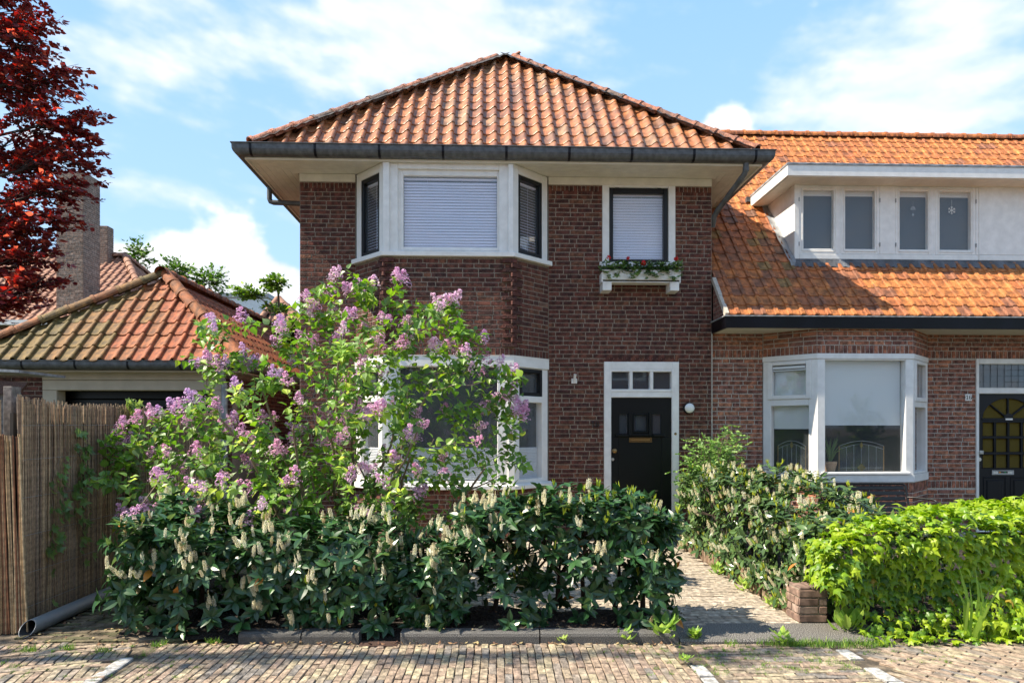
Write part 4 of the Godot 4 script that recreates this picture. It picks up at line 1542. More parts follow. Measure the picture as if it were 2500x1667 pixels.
# ---------------------------------------------------------------- the house on the right
func build_neighbour() -> void:
	var H := thing("terraced_house", "lighter brick terraced house with bright orange roof, white dormer and dark blue door", "house", Vector3(6.5, 0, -0.05))
	var recs := []
	var zf := -0.05
	var fa := Face.new(Vector3(WR + 0.012, 0, zf), Vector3(4.10, 0, zf))
	var fc := Face.new(Vector3(6.612, 0, zf), Vector3(10.6, 0, zf))
	var hole := [7.363 - 6.612, 8.43 - 6.612, -1.0, 2.648]
	var mg := Geo.new()
	slab(mg, fc, -0.05, 3.06, [hole], -0.006, -0.24)
	var wall := part("wall", mg, M.mortar2, H)
	mg = Geo.new()
	slab(mg, fa, -0.05, 3.06, [], -0.006, -0.24)
	var wall2 := part("wall", mg, M.mortar2, H)
	courses(recs, fa, 0.03, 3.05, [], [[2.652, 2.768], [0.70, 0.815]], wall2, 7, 0.0, 0.065)
	courses(recs, fc, 0.03, 3.05, [hole], [[2.652, 2.768], [0.70, 0.815]], wall, 7, 0.0, 0.065)
	var P := [Vector3(4.10, 0, zf), Vector3(4.654, 0, 0.5), Vector3(6.045, 0, 0.5), Vector3(6.612, 0, zf)]
	var bays := [Face.new(P[0], P[1]), Face.new(P[1], P[2]), Face.new(P[2], P[3])]
	var bg := Geo.new()
	for f in bays:
		slab(bg, f, -0.05, 0.835, [], -0.006, -0.16)
	var bay0 := part("bay", bg, M.mortar2, H)
	bg = Geo.new()
	for f in bays:
		slab(bg, f, 2.655, 3.06, [], -0.006, -0.16)
	var bay := part("bay", bg, M.mortar2, H)
	for f in bays:
		courses(recs, f, 0.03, 0.83, [], [[0.72, 0.83]], bay0, 7)
		courses(recs, f, 2.66, 3.05, [], [[2.66, 2.782]], bay, 7)
	# jambs of mortar at the joint with the brick house
	var jg := Geo.new()
	jg.box(Vector3(WR - 0.004, 0, zf - 0.1), Vector3(WR + 0.014, 3.03, 0.004))
	part("mortar_joint", jg, M.mortar2, H)
	# rooms
	var ig := Geo.new()
	ig.box(Vector3(3.6, -0.04, -4.0), Vector3(11, 0.1, -0.3))
	ig.box(Vector3(3.6, 2.85, -4.0), Vector3(11, 3.05, -0.3))
	ig.box(Vector3(3.6, 0.1, -3.6), Vector3(11, 2.85, -3.5))
	ig.box(Vector3(6.9, 0.1, -3.5), Vector3(7.0, 2.85, -0.3))
	ig.box(Vector3(3.5, 0.1, -3.5), Vector3(3.6, 2.85, -0.3))
	ig.box(Vector3(10.5, -0.05, -6.9), Vector3(10.6, 3.05, -0.05))
	ig.box(Vector3(3.4, -0.05, -7.0), Vector3(10.6, 3.05, -6.9))
	part("inner_walls", ig, M.room, H)
	var cg := Geo.new()
	for y in [2.86, 0.79]:
		cg.poly([P[0] + Vector3(0, y, 0), P[1] + Vector3(0, y, 0), P[2] + Vector3(0, y, 0), P[3] + Vector3(0, y, 0)])
	part("bay_floor", cg, M.room, H)

	# ------------------------------------------------ bay window
	var lo := Geo.new()
	lo.sweep([P[0] + Vector3(0, 2.582, 0), P[1] + Vector3(0, 2.582, 0), P[2] + Vector3(0, 2.582, 0), P[3] + Vector3(0, 2.582, 0)], [Vector2(-0.12, 0), Vector2(0.012, 0), Vector2(0.016, 0.004), Vector2(0.016, 0.070), Vector2(0.012, 0.074), Vector2(-0.12, 0.076)])
	var W := part("bay_window", lo, M.white, H)
	lo = Geo.new()
	lo.sweep([P[0] + Vector3(0, 0.832, 0), P[1] + Vector3(0, 0.832, 0), P[2] + Vector3(0, 0.832, 0), P[3] + Vector3(0, 0.832, 0)], [Vector2(-0.12, 0), Vector2(0.012, 0), Vector2(0.016, 0.004), Vector2(0.016, 0.106), Vector2(-0.12, 0.110)])
	put("sill", lo, M.white, W)
	var g := Geo.new()
	var f0: Face = bays[0]
	var f1: Face = bays[1]
	var f2: Face = bays[2]
	ring(g, f1, 0.0, f1.L, 0.942, 2.582, 0.115, -0.12, 0.006, 0.035, 0.022)
	fb(g, f1, 0.06, f1.L - 0.06, 0.942, 0.975, 0.006, 0.034)
	put("frame", g, M.white, W)
	pane(W, f1, 0.10, f1.L - 0.115, 0.97, 2.57, -0.06, null, false)
	var bl := Geo.new()
	bl.box(Vector3(0.11, 1.652, -0.115), Vector3(f1.L - 0.125, 2.57, -0.111), f1.xf())
	bl.box(Vector3(0.11, 1.640, -0.12), Vector3(f1.L - 0.125, 1.664, -0.106), f1.xf())
	part("roller_blind", bl, M.blind_grey, H)
	g = Geo.new()
	ring(g, f0, 0.004, f0.L, 0.942, 2.582, 0.115, -0.12, 0.004, 0.03, 0.012)
	fb(g, f0, 0.119, f0.L - 0.115, 1.925, 2.02, -0.12, 0.002)
	put("frame", g, M.white, W)
	g = Geo.new()
	ring(g, f0, 0.075, f0.L - 0.075, 2.02, 2.568, 0.075, -0.05, 0.022, 0.06, 0.05)
	put("sash", g, M.white, W)
	g = Geo.new()
	fb(g, f0, 0.155, f0.L - 0.155, 2.455, 2.505, -0.03, 0.018, 0.01)
	fb(g, f0, 0.150, f0.L - 0.150, 2.428, 2.452, -0.03, 0.008, 0.006)
	put("vent", g, M.steel, W)
	pane(W, f0, 0.14, f0.L - 0.14, 2.07, 2.44, -0.03)
	pane(W, f0, 0.11, f0.L - 0.11, 0.97, 1.93, -0.06, null, false)
	bl = Geo.new()
	bl.box(Vector3(0.125, 1.60, -0.115), Vector3(f0.L - 0.125, 2.50, -0.111), f0.xf())
	bl.box(Vector3(0.125, 1.588, -0.12), Vector3(f0.L - 0.125, 1.612, -0.106), f0.xf())
	part("roller_blind", bl, M.blind_grey, H)
	g = Geo.new()
	ring(g, f2, 0.0, f2.L - 0.004, 0.942, 2.582, 0.085, -0.12, 0.004, 0.03, 0.012)
	fb(g, f2, 0.085, f2.L - 0.089, 1.90, 1.985, -0.12, 0.002)
	ring(g, f2, 0.06, f2.L - 0.065, 1.985, 2.572, 0.075, -0.04, 0.020, 0.06, 0.05)
	put("frame", g, M.white, W)
	pane(W, f2, 0.13, f2.L - 0.13, 2.04, 2.53, -0.03)
	pane(W, f2, 0.08, f2.L - 0.08, 0.97, 1.91, -0.06)

	# ------------------------------------------------ front door
	var a := 7.363 - 6.612
	g = Geo.new()
	ring(g, fc, a, a + 1.067, 0.03, 2.646, 0.046, -0.12, 0.010, 0.02, 0.078)
	fb(g, fc, a + 0.046, a + 1.021, 2.120, 2.208, -0.12, 0.006)
	var DF := part("door_frame", g, M.white, H)
	pane(DF, fc, a + 0.04, a + 1.03, 2.20, 2.575, -0.05)
	g = Geo.new()
	for k in 9:
		g.box(Vector3(a + 0.046 + k * 0.1085, 2.208, -0.056), Vector3(a + 0.0495 + k * 0.1085, 2.568, -0.046), fc.xf())
	for k in 3:
		g.box(Vector3(a + 0.046, 2.30 + k * 0.09, -0.055), Vector3(a + 1.021, 2.3035 + k * 0.09, -0.045), fc.xf())
	put("leading", g, M.lead, DF)
	var df := Face.new(fc.p(a + 0.046, 0), fc.p(a + 1.021, 0))
	var w := 0.975
	var holes := []
	for i in 4:
		for j in 3:
			var u0 := 0.082 + i * 0.2085
			var y0 := 0.995 + j * 0.2425
			holes.append([u0, u0 + 0.180, y0, y0 + 0.205])
	g = Geo.new()
	slab(g, df, 0.05, 1.742, holes, -0.035, -0.08)
	# the fan above: a half round opening with spokes
	var cu := 0.082 + (4 * 0.2085 - 0.0285) / 2
	var rad := cu - 0.082
	var top := 2.118
	var yb := 1.742
	var hh := 0.31
	var prev := Vector2(cu + rad, yb)
	var pf := [Vector2(w, yb), Vector2(w, top)]
	for k in 24:
		var t := PI * (k + 1) / 24.0
		var q := Vector2(cu + rad * cos(t), yb + hh * sin(t))
		# the leaf between the arch and its outer edge
		var ta := PI * k / 24.0
		var o0 := Vector2(clampf(cu + 2.0 * rad * cos(ta), 0, w), top if sin(ta) > 0.35 else lerpf(yb, top, sin(ta) / 0.35))
		var o1 := Vector2(clampf(cu + 2.0 * rad * cos(t), 0, w), top if sin(t) > 0.35 else lerpf(yb, top, sin(t) / 0.35))
		if absf(cos(ta)) < 0.5: o0.x = cu + (w / 2) * cos(ta) / 0.5
		if absf(cos(t)) < 0.5: o1.x = cu + (w / 2) * cos(t) / 0.5
		g.quad(df.p(prev.x, prev.y, -0.035), df.p(o0.x, o0.y, -0.035), df.p(o1.x, o1.y, -0.035), df.p(q.x, q.y, -0.035))
		g.quad(df.p(prev.x, prev.y, -0.08), df.p(prev.x, prev.y, -0.035), df.p(q.x, q.y, -0.035), df.p(q.x, q.y, -0.08))
		prev = q
	for k in 3:
		var t := PI * (k + 1) / 4.0
		var c := Vector2(cu, yb)
		var e := c + Vector2(rad * cos(t), hh * sin(t)) * 1.03
		g.tube([df.p(c.x, c.y, -0.05), df.p(e.x, e.y, -0.05)], [0.016], 6)
	var hub := []
	for k in 9:
		var t := PI * k / 8.0
		hub.append(df.p(cu + 0.075 * cos(t), yb + 0.085 * sin(t), -0.030))
	g.poly(hub)
	fb(g, df, 0.07, w - 0.065, 1.715, 1.752, -0.035, -0.022)
	for i in 4:
		var u0 := 0.082 + i * 0.2085
		for j in 3:
			var y0 := 0.995 + j * 0.2425
			ring(g, df, u0 - 0.008, u0 + 0.188, y0 - 0.008, y0 + 0.213, 0.010, -0.07, -0.028)
	for i in 2:
		var u0 := 0.090 + i * 0.42
		ring(g, df, u0, u0 + 0.36, 0.26, 0.864, 0.022, -0.035, -0.026)
		g.bevel_box(Vector3(u0 + 0.05, 0.31, -0.035), Vector3(u0 + 0.31, 0.814, -0.022), 0.012, df.xf(), true)
	var door := part("door", g, M.navy, H)
	for i in 4:
		for j in 3:
			var u0 := 0.082 + i * 0.2085
			var y0 := 0.995 + j * 0.2425
			pane(door, df, u0, u0 + 0.18, y0, y0 + 0.205, -0.06, M.amber)
	g = Geo.new()
	var fan := []
	for k in 25:
		var t := PI * k / 24.0
		fan.append(df.p(cu + rad * cos(t), yb + hh * sin(t), -0.062))
	g.poly(fan)
	put("fan_light", g, M.amber, door)
	g = Geo.new()
	ring(g, df, 0.222, 0.560, 0.892, 0.962, 0.014, -0.035, -0.016)
	fb(g, df, 0.236, 0.546, 0.906, 0.948, -0.035, -0.022)
	var lb := put("letterbox", g, M.steel, door)
	g = Geo.new()
	g.box(Vector3(0.320, 0.918, -0.022), Vector3(0.462, 0.944, -0.019), df.xf())
	put("sticker", g, M.ink, door)
	g = Geo.new()
	g.box(Vector3(0.326, 0.922, -0.0190), Vector3(0.352, 0.940, -0.0175), df.xf())
	put("sticker_mark", g, mat(Color(0.75, 0.30, 0.02), 0.6), door)
	g = Geo.new()
	g.box(Vector3(0.412, 0.922, -0.0190), Vector3(0.432, 0.940, -0.0175), df.xf())
	put("sticker_mark", g, mat(Color(0.02, 0.35, 0.10), 0.6), door)
	g = Geo.new()
	g.box(Vector3(cu - 0.055, 1.722, -0.022), Vector3(cu + 0.055, 1.748, -0.018), df.xf())
	put("name_plate", g, M.white, door)
	g = Geo.new()
	fb(g, df, 0.012, 0.075, 1.208, 1.262, -0.035, 0.004)
	g.tube([df.p(0.030, 1.238, 0.0), df.p(0.030, 1.238, 0.04), df.p(-0.02, 1.238, 0.045)], [0.011], 8)
	g.tube([df.p(0.024, 1.128, -0.04), df.p(0.024, 1.128, -0.02)], [0.030], 16)
	put("handle", g, M.steel, door)

	# ------------------------------------------------ eaves
	var X0 := WR + 0.014
	g = Geo.new()
	for k in 5:
		g.box(Vector3(X0 + 0.01, 3.005, zf + k * 0.13 + 0.004), Vector3(10.8, 3.022, zf + (k + 1) * 0.13 - 0.004))
	part("soffit", g, M.cream, H)
	g = Geo.new()
	g.sweep([Vector3(X0, 3.0, zf + 0.02), Vector3(X0, 3.0, 0.585), Vector3(10.9, 3.0, 0.585)], [Vector2(-0.02, 0.0), Vector2(0.016, 0.0), Vector2(0.018, 0.155), Vector2(-0.02, 0.155)])
	part("eaves_board", g, M.fascia, H)
	g = Geo.new()
	g.sweep([Vector3(X0, 3.155, zf + 0.02), Vector3(X0, 3.155, 0.585), Vector3(10.9, 3.155, 0.585)], [Vector2(-0.06, 0.0), Vector2(0.024, 0.0), Vector2(0.032, 0.006), Vector2(0.030, 0.018), Vector2(-0.06, 0.012)])
	part("gutter_edge", g, M.zinc_pale, H)
	# little brick cheek under the verge, where the roof passes the corner of the brick house
	g = Geo.new()
	g.poly([Vector3(X0 + 0.01, 3.16, 0.0), Vector3(X0 + 0.01, 3.16, 0.56), Vector3(X0 + 0.01, 3.20, 0.56), Vector3(X0 + 0.01, 3.80, 0.0)])
	var ck := part("cheek", g, M.mortar, H)
	var chk := Face.new(Vector3(X0 + 0.010, 0, 0.0), Vector3(X0 + 0.010, 0, 0.58))
	for j in 9:
		var yy := 3.20 + j * 0.066
		var lim: float = 0.55 - (yy + 0.05 - 3.19) / 1.111
		var uu := 0.0
		while uu < lim - 0.03:
			var l := minf(0.16, lim - uu)
			brick_at(recs, chk, uu + l / 2, yy, l - 0.01, 0.054, 0.006, 6, ck)
			uu += l

	# ------------------------------------------------ roof
	var s := Vector3(0, 4.11, -3.70)
	var zd := (-s).normalized()
	var up := zd.cross(Vector3.RIGHT)
	var O := Vector3(X0 + 0.02, 3.185, 0.575)
	var under := Geo.new()
	var dn := up * -0.035
	under.quad(O + dn, Vector3(11.2, O.y, O.z) + dn, Vector3(11.2, O.y, O.z) + s + dn, O + s + dn)
	under.quad(Vector3(11.2, O.y, O.z) + s + dn, Vector3(11.2, O.y, -7.0), Vector3(O.x, O.y, -7.0), O + s + dn)
	var roof := part("roof", under, M.felt, H)
	var prof := []
	for q in [[0, -0.004], [0.004, 0.004], [0.118, 0.003], [0.130, 0.022], [0.176, 0.023], [0.190, 0.006], [0.193, -0.006]]:
		prof.append(Vector2(q[0], q[1]))
	var tile := tile_shape(prof, 0.30, 0.016, 0.0, false)
	# a hole for the dormer
	var dz := -0.30
	var in_dormer := func(p: Vector3) -> bool: return p.x > 4.66 and p.z < dz - 0.02 and p.y < 5.44
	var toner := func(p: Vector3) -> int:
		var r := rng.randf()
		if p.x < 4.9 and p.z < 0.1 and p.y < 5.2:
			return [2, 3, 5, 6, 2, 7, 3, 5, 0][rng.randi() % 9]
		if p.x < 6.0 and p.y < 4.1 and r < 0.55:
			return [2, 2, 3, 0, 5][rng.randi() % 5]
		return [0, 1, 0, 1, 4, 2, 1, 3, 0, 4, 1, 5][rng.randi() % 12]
	var trecs := []
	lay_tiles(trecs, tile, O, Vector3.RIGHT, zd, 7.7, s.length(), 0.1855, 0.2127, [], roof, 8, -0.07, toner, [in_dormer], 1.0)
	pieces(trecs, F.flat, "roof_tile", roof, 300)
	var caps := []
	lay_caps(caps, cap_shape(0.37, 0.082, 0.092), O + s + Vector3(-1.2, -0.01, -0.02), O + s + Vector3(7.6, -0.01, -0.02), 0.315, Vector3.UP, roof, 3, 0.02)
	for r in caps: r[2] = rng.randi() % 4
	pieces(caps, F.flat, "ridge_tile", roof, 300)
	# mortar verge
	g = Geo.new()
	for k in 4:
		var p0 := Vector3(X0 - 0.012, 3.19 + k * 0.157, 0.58 - k * 0.1415)
		g.box(Vector3(0, -0.05, 0), Vector3(0.05 + R(-0.006, 0.006), 0.012 + R(0, 0.01), 0.205), Transform3D(Basis(Vector3.RIGHT, 0.838), p0 + Vector3(0, 0.157, -0.1415)))
	part("verge", g, M.mortar2, H)

	# ------------------------------------------------ dormer
	var dx := 4.687
	var D := Face.new(Vector3(dx, 0, dz), Vector3(10.6, 0, dz))
	var Ds := Face.new(Vector3(dx + 0.06, 0, dz), Vector3(10.6, 0, dz))
	g = Geo.new()
	var wins := [[4.762, 5.376], [5.414, 6.022], [6.269, 6.862], [6.900, 7.540]]
	var dh := []
	for q in wins:
		dh.append([q[0] - dx - 0.06, q[1] - dx - 0.06, 4.272, 5.322])
	slab(g, Ds, 4.19, 5.42, dh, 0.0, -0.1)
	# cheek, following the roof
	var yb2 := func(z: float) -> float: return 3.185 + (0.575 - z) * 1.111
	g.poly([Vector3(dx, yb2.call(-0.30) - 0.02, -0.30), Vector3(dx, 5.42, -0.30), Vector3(dx, 5.42, -1.45)])
	g.poly([Vector3(dx + 0.06, yb2.call(-0.30) - 0.02, -0.36), Vector3(dx + 0.06, 5.42, -1.45), Vector3(dx + 0.06, 5.42, -0.36)])
	var dormer := part("dormer", g, M.white, H)
	g = Geo.new()
	fb(g, D, 0.0, 0.075, 4.19, 5.342, 0.0, 0.014)
	fb(g, D, 0.075, 2.89, 4.19, 4.270, 0.0, 0.012)
	fb(g, D, 0.075, 2.89, 5.324, 5.345, 0.0, 0.012)
	fb(g, D, 1.336, 1.581, 4.272, 5.322, 0.0, 0.008)
	fb(g, D, 2.855, 2.89, 4.272, 5.322, 0.0, 0.010)
	fb(g, D, 2.90, 5.9, 4.275, 5.345, 0.0, 0.012)
	fb(g, D, 2.90, 5.9, 4.19, 4.272, 0.0, 0.016)
	put("cladding", g, M.white, dormer)
	for k in 4:
		var u0: float = wins[k][0] - dx
		var u1: float = wins[k][1] - dx
		g = Geo.new()
		ring(g, D, u0, u1, 4.274, 5.320, 0.072, -0.07, 0.004, 0.078, 0.068)
		ring(g, D, u0 + 0.04, u1 - 0.04, 4.31, 5.285, 0.012, 0.004, 0.014)
		put("sash", g, M.white, dormer)
		pane(dormer, D, u0 + 0.07, u1 - 0.07, 4.35, 5.26, -0.03, null, false)
		g = Geo.new()
		var drop: float = 4.33
		g.box(Vector3(u0 + 0.06, drop, -0.095), Vector3(u1 - 0.06, 5.2, -0.090), D.xf())
		put("roller_blind", g, M.blind_dark, dormer)
		g = Geo.new()
		g.box(Vector3(u0 + 0.06, 5.185, -0.10), Vector3(u1 - 0.06, 5.255, -0.07), D.xf())
		put("blind_case", g, M.pleat, dormer)
	g = Geo.new()
	for q in [[0.072, 5.10], [0.072, 4.42], [1.335, 5.10], [1.335, 4.42], [1.585, 5.10], [1.585, 4.42], [2.852, 5.10], [2.852, 4.42]]:
		g.tube([D.p(q[0], q[1] - 0.03, 0.014), D.p(q[0], q[1] + 0.03, 0.014)], [0.008], 6)
	put("hinge", g, M.zinc_pale, dormer)
	# its flat roof with a broad white edge
	var ex := 4.43
	var ezf := 0.055
	g = Geo.new()
	g.box(Vector3(ex + 0.02, 5.40, -3.0), Vector3(10.8, 5.47, ezf - 0.02))
	g.box(Vector3(ex + 0.02, 5.325, -1.33), Vector3(10.8, 5.40, ezf - 0.02))
	put("flat_roof", g, M.cream, dormer)
	g = Geo.new()
	g.sweep([Vector3(ex, 5.335, -1.36), Vector3(ex, 5.335, ezf), Vector3(10.8, 5.335, ezf)], [Vector2(-0.02, 0.0), Vector2(0.0, 0.0), Vector2(0.003, 0.004), Vector2(0.003, 0.158), Vector2(-0.02, 0.158)])
	put("fascia", g, M.white, dormer)
	g = Geo.new()
	g.sweep([Vector3(ex, 5.493, -1.36), Vector3(ex, 5.493, ezf), Vector3(10.8, 5.493, ezf)], [Vector2(-0.12, 0.0), Vector2(0.012, 0.0), Vector2(0.014, 0.028), Vector2(0.004, 0.036), Vector2(-0.12, 0.010)])
	put("roof_edge", g, M.zinc_pale, dormer)
	g = Geo.new()
	g.box(Vector3(ex - 0.07, 5.42, -1.43), Vector3(ex + 0.03, 5.50, -1.36))
	put("spout", g, M.zinc, dormer)
	# lead aprons
	g = Geo.new()
	var rows := [PackedVector3Array(), PackedVector3Array(), PackedVector3Array(), PackedVector3Array()]
	for i in 90:
		var x := dx - 0.08 + i * 6.0 / 89.0
		rows[0].append(Vector3(x, yb2.call(-0.175) + 0.024 + 0.012 * sin(x * 33.9) + R(-0.003, 0.003), -0.175 + 0.008 * sin(x * 33.9)))
		rows[1].append(Vector3(x, yb2.call(-0.25) + 0.040 + R(-0.004, 0.004), -0.25))
		rows[2].append(Vector3(x, 4.155 + R(-0.004, 0.004), -0.272))
		rows[3].append(Vector3(x, 4.198, -0.292))
	g.sheet(rows)
	put("lead_apron", g, M.lead, dormer)
	g = Geo.new()
	rows = [PackedVector3Array(), PackedVector3Array(), PackedVector3Array()]
	for i in 24:
		var z := -0.17 - i * 1.26 / 23.0
		var y: float = yb2.call(z)
		var wob := 0.015 * sin(i * 1.3)
		rows[0].append(Vector3(dx - 0.10 + wob * 0.4, y + 0.045 + absf(wob), z))
		rows[1].append(Vector3(dx - 0.035 + wob * 0.3, y + 0.06 + wob, z - 0.02))
		rows[2].append(Vector3(dx - 0.006, y + 0.13 + wob, z - 0.05))
	g.sheet(rows)
	put("lead_soaker", g, M.zinc_pale, dormer)
	pieces(recs, F.brick2, "brick", H.get_node("wall"), 300)

	# ------------------------------------------------ small things on and in it
	var np := thing("house_number_plate", "white enamel plate with black 16 beside the dark blue door", "house number", Vector3(7.243, 2.062, zf))
	g = Geo.new()
	g.bevel_box(Vector3(-0.052, -0.052, -0.004), Vector3(0.052, 0.052, 0.012), 0.006)
	put("plate", g, M.white, np)
	put("digits", txt("16", 0.088, 0.004), M.ink, np, Transform3D(Basis(), Vector3(0, 0, 0.013)))
	for sx in [-1, 1]:
		g = Geo.new()
		g.tube([Vector3(sx * 0.055, 0, 0.0), Vector3(sx * 0.055, 0, 0.012)], [0.009], 8)
		put("screw", g, M.ink, np)
	var sf := thing("snowflake_ornament", "white six-armed snowflake hanging in the rightmost dormer pane", "ornament", Vector3(7.20, 4.98, dz - 0.055))
	g = Geo.new()
	for k in 6:
		var t := TAU * k / 6.0 + PI / 6
		var d := Vector3(cos(t), sin(t), 0)
		var q := Vector3(-sin(t), cos(t), 0)
		g.tube([Vector3.ZERO, d * 0.062], [0.006], 4)
		g.tube([d * 0.036, d * 0.052 + q * 0.018], [0.004], 4)
		g.tube([d * 0.036, d * 0.052 - q * 0.018], [0.004], 4)
	g.tube([Vector3(0, 0.06, 0), Vector3(0, 0.16, 0)], [0.0015], 4)
	put("crystal", g, M.white, sf)
	var an := thing("glass_ornament", "pale glass pendant hanging in the second dormer pane from the right", "ornament", Vector3(6.585, 4.98, dz - 0.055))
	g = Geo.new()
	g.tube([Vector3(0, 0.14, 0), Vector3(0, -0.12, 0)], [0.0015], 4)
	g.poly([Vector3(-0.045, 0.0, 0), Vector3(0.045, 0.0, 0), Vector3(0.028, 0.045, 0), Vector3(0, 0.06, 0), Vector3(-0.028, 0.045, 0)])
	g.poly([Vector3(-0.022, -0.075, 0), Vector3(0, -0.10, 0), Vector3(0.022, -0.075, 0), Vector3(0, -0.05, 0)])
	put("glass_drop", g, M.zinc_pale, an)
	# leaded panels standing on the sill
	var mk := func(called: String, lab: String, at: Vector3, turn: float, wd: float, ht: float) -> void:
		var t := thing(called, lab, "glass panel", at)
		t.rotation.y = turn
		var gg := Geo.new()
		for sx in [-1, 1]:
			gg.box(Vector3(sx * wd / 2 - 0.005, 0, -0.005), Vector3(sx * wd / 2 + 0.005, ht * 0.84, 0.005))
		put("edge", gg, M.brass, t)
		gg = Geo.new()
		var arc := []
		for k in 13:
			var x: float = -wd / 2 + wd * k / 12.0
			arc.append(Vector3(x, ht * 0.84 + ht * 0.16 * sin(PI * k / 12.0), 0))
		gg.tube(arc, [0.004], 5)
		var arc2 := []
		for q in arc: arc2.append(q - Vector3(0, 0.05, 0))
		gg.tube(arc2, [0.003], 5)
		for k in [2, 4, 8, 10]:
			gg.tube([Vector3(arc[k].x, 0.01, 0), arc2[k]], [0.003], 5)
		gg.tube([Vector3(-wd / 2, 0.07, 0), Vector3(wd / 2, 0.07, 0)], [0.003], 5)
		gg.tube([Vector3(-wd / 2, 0.01, 0), Vector3(wd / 2, 0.01, 0)], [0.004], 5)
		gg.tube([Vector3(0, 0.13, 0), Vector3(0, ht - 0.10, 0)], [0.003], 5)
		put("leading", gg, M.zinc_pale, t)
		gg = Geo.new()
		gg.poly([Vector3(-0.065, 0.07, 0.003), Vector3(0, 0.005, 0.003), Vector3(0.065, 0.07, 0.003), Vector3(0, 0.135, 0.003)])
		gg.poly([Vector3(-0.028, ht - 0.06, 0.003), Vector3(0, ht - 0.115, 0.003), Vector3(0.028, ht - 0.06, 0.003), Vector3(0, ht - 0.01, 0.003)])
		put("coloured_glass", gg, M.amber, t)
		gg = Geo.new()
		gg.quad(Vector3(-wd / 2, 0.0, 0), Vector3(wd / 2, 0.0, 0), Vector3(wd / 2, ht * 0.84, 0), Vector3(-wd / 2, ht * 0.84, 0))
		put("pane", gg, M.glass, t)
	mk.call("leaded_panel", "arched leaded glass panel behind the middle bay pane under grey roller blind", Vector3(5.42, 0.955, 0.27), 0.0, 0.66, 0.46)
	mk.call("leaded_panel", "leaded glass panel behind the narrow left bay pane of the terraced house", Vector3(4.46, 0.955, 0.12), -0.78, 0.40, 0.46)
	# a spiky plant in a pot
	var pp := thing("potted_plant", "spiky grey-green plant in a clay pot on the bay window sill", "potted plant", Vector3(4.95, 0.955, 0.28))
	g = Geo.new()
	g.tube([Vector3(0, 0, 0), Vector3(0, 0.13, 0), Vector3(0, 0.165, 0), Vector3(0, 0.165, 0), Vector3(0, 0.14, 0)], [0.062, 0.095, 0.098, 0.085, 0.08], 18)
	put("pot", g, M.terracotta, pp)
	g = Geo.new()
	for k in 17:
		var t := k * 2.4
		var le := R(0.26, 0.40)
		var out := R(0.05, 0.24)
		var d := Vector3(cos(t), 0, sin(t))
		g.tube([Vector3(0, 0.14, 0), d * out * 0.35 + Vector3(0, 0.14 + le * 0.55, 0), d * out + Vector3(0, 0.14 + le, 0)], [0.013, 0.009, 0.001], 5)
	put("leaf_spike", g, F.ivy_dark.mats[1], pp)

	# ------------------------------------------------ bench before the bay
	var bt := thing("garden_bench", "black slatted metal garden bench half hidden behind the ivy hedge", "bench", Vector3(5.35, 0.03, 0.86))
	for k in 5:
		g = Geo.new()
		g.bevel_box(Vector3(-0.62, 0.0, -0.012), Vector3(0.40, 0.052, 0.0), 0.004, Transform3D(Basis(Vector3.RIGHT, -0.22), Vector3(0, 0.43 + k * 0.073, -0.03 - k * 0.016)), true)
		put("back_slat", g, M.black, bt)
	for k in 5:
		g = Geo.new()
		g.bevel_box(Vector3(-0.62, 0.40, 0.02 + k * 0.085), Vector3(0.40, 0.415, 0.085 + k * 0.085), 0.004)
		put("seat_slat", g, M.black, bt)
	g = Geo.new()
	g.tube([Vector3(-0.64, 0.41, 0.0), Vector3(-0.64, 0.77, -0.10), Vector3(-0.60, 0.80, -0.11), Vector3(0.38, 0.80, -0.11), Vector3(0.42, 0.77, -0.10), Vector3(0.42, 0.41, 0.0)], [0.014], 8)
	put("frame", g, M.black, bt)
	for s2 in [-0.64, 0.42]:
		g = Geo.new()
		var o := 0.13 if s2 > 0 else -0.13
		g.tube([Vector3(s2, 0.62, -0.055), Vector3(s2 + o * 0.5, 0.62, 0.02), Vector3(s2 + o * 1.3, 0.615, 0.24), Vector3(s2 + o * 1.4, 0.59, 0.30), Vector3(s2 + o * 1.4, 0.40, 0.34), Vector3(s2 + o * 1.3, 0.0, 0.36)], [0.013], 8)
		put("armrest", g, M.black, bt)
		g = Geo.new()
		g.tube([Vector3(s2, 0.41, 0.0), Vector3(s2, 0.0, -0.10)], [0.014], 8)
		put("leg", g, M.black, bt)

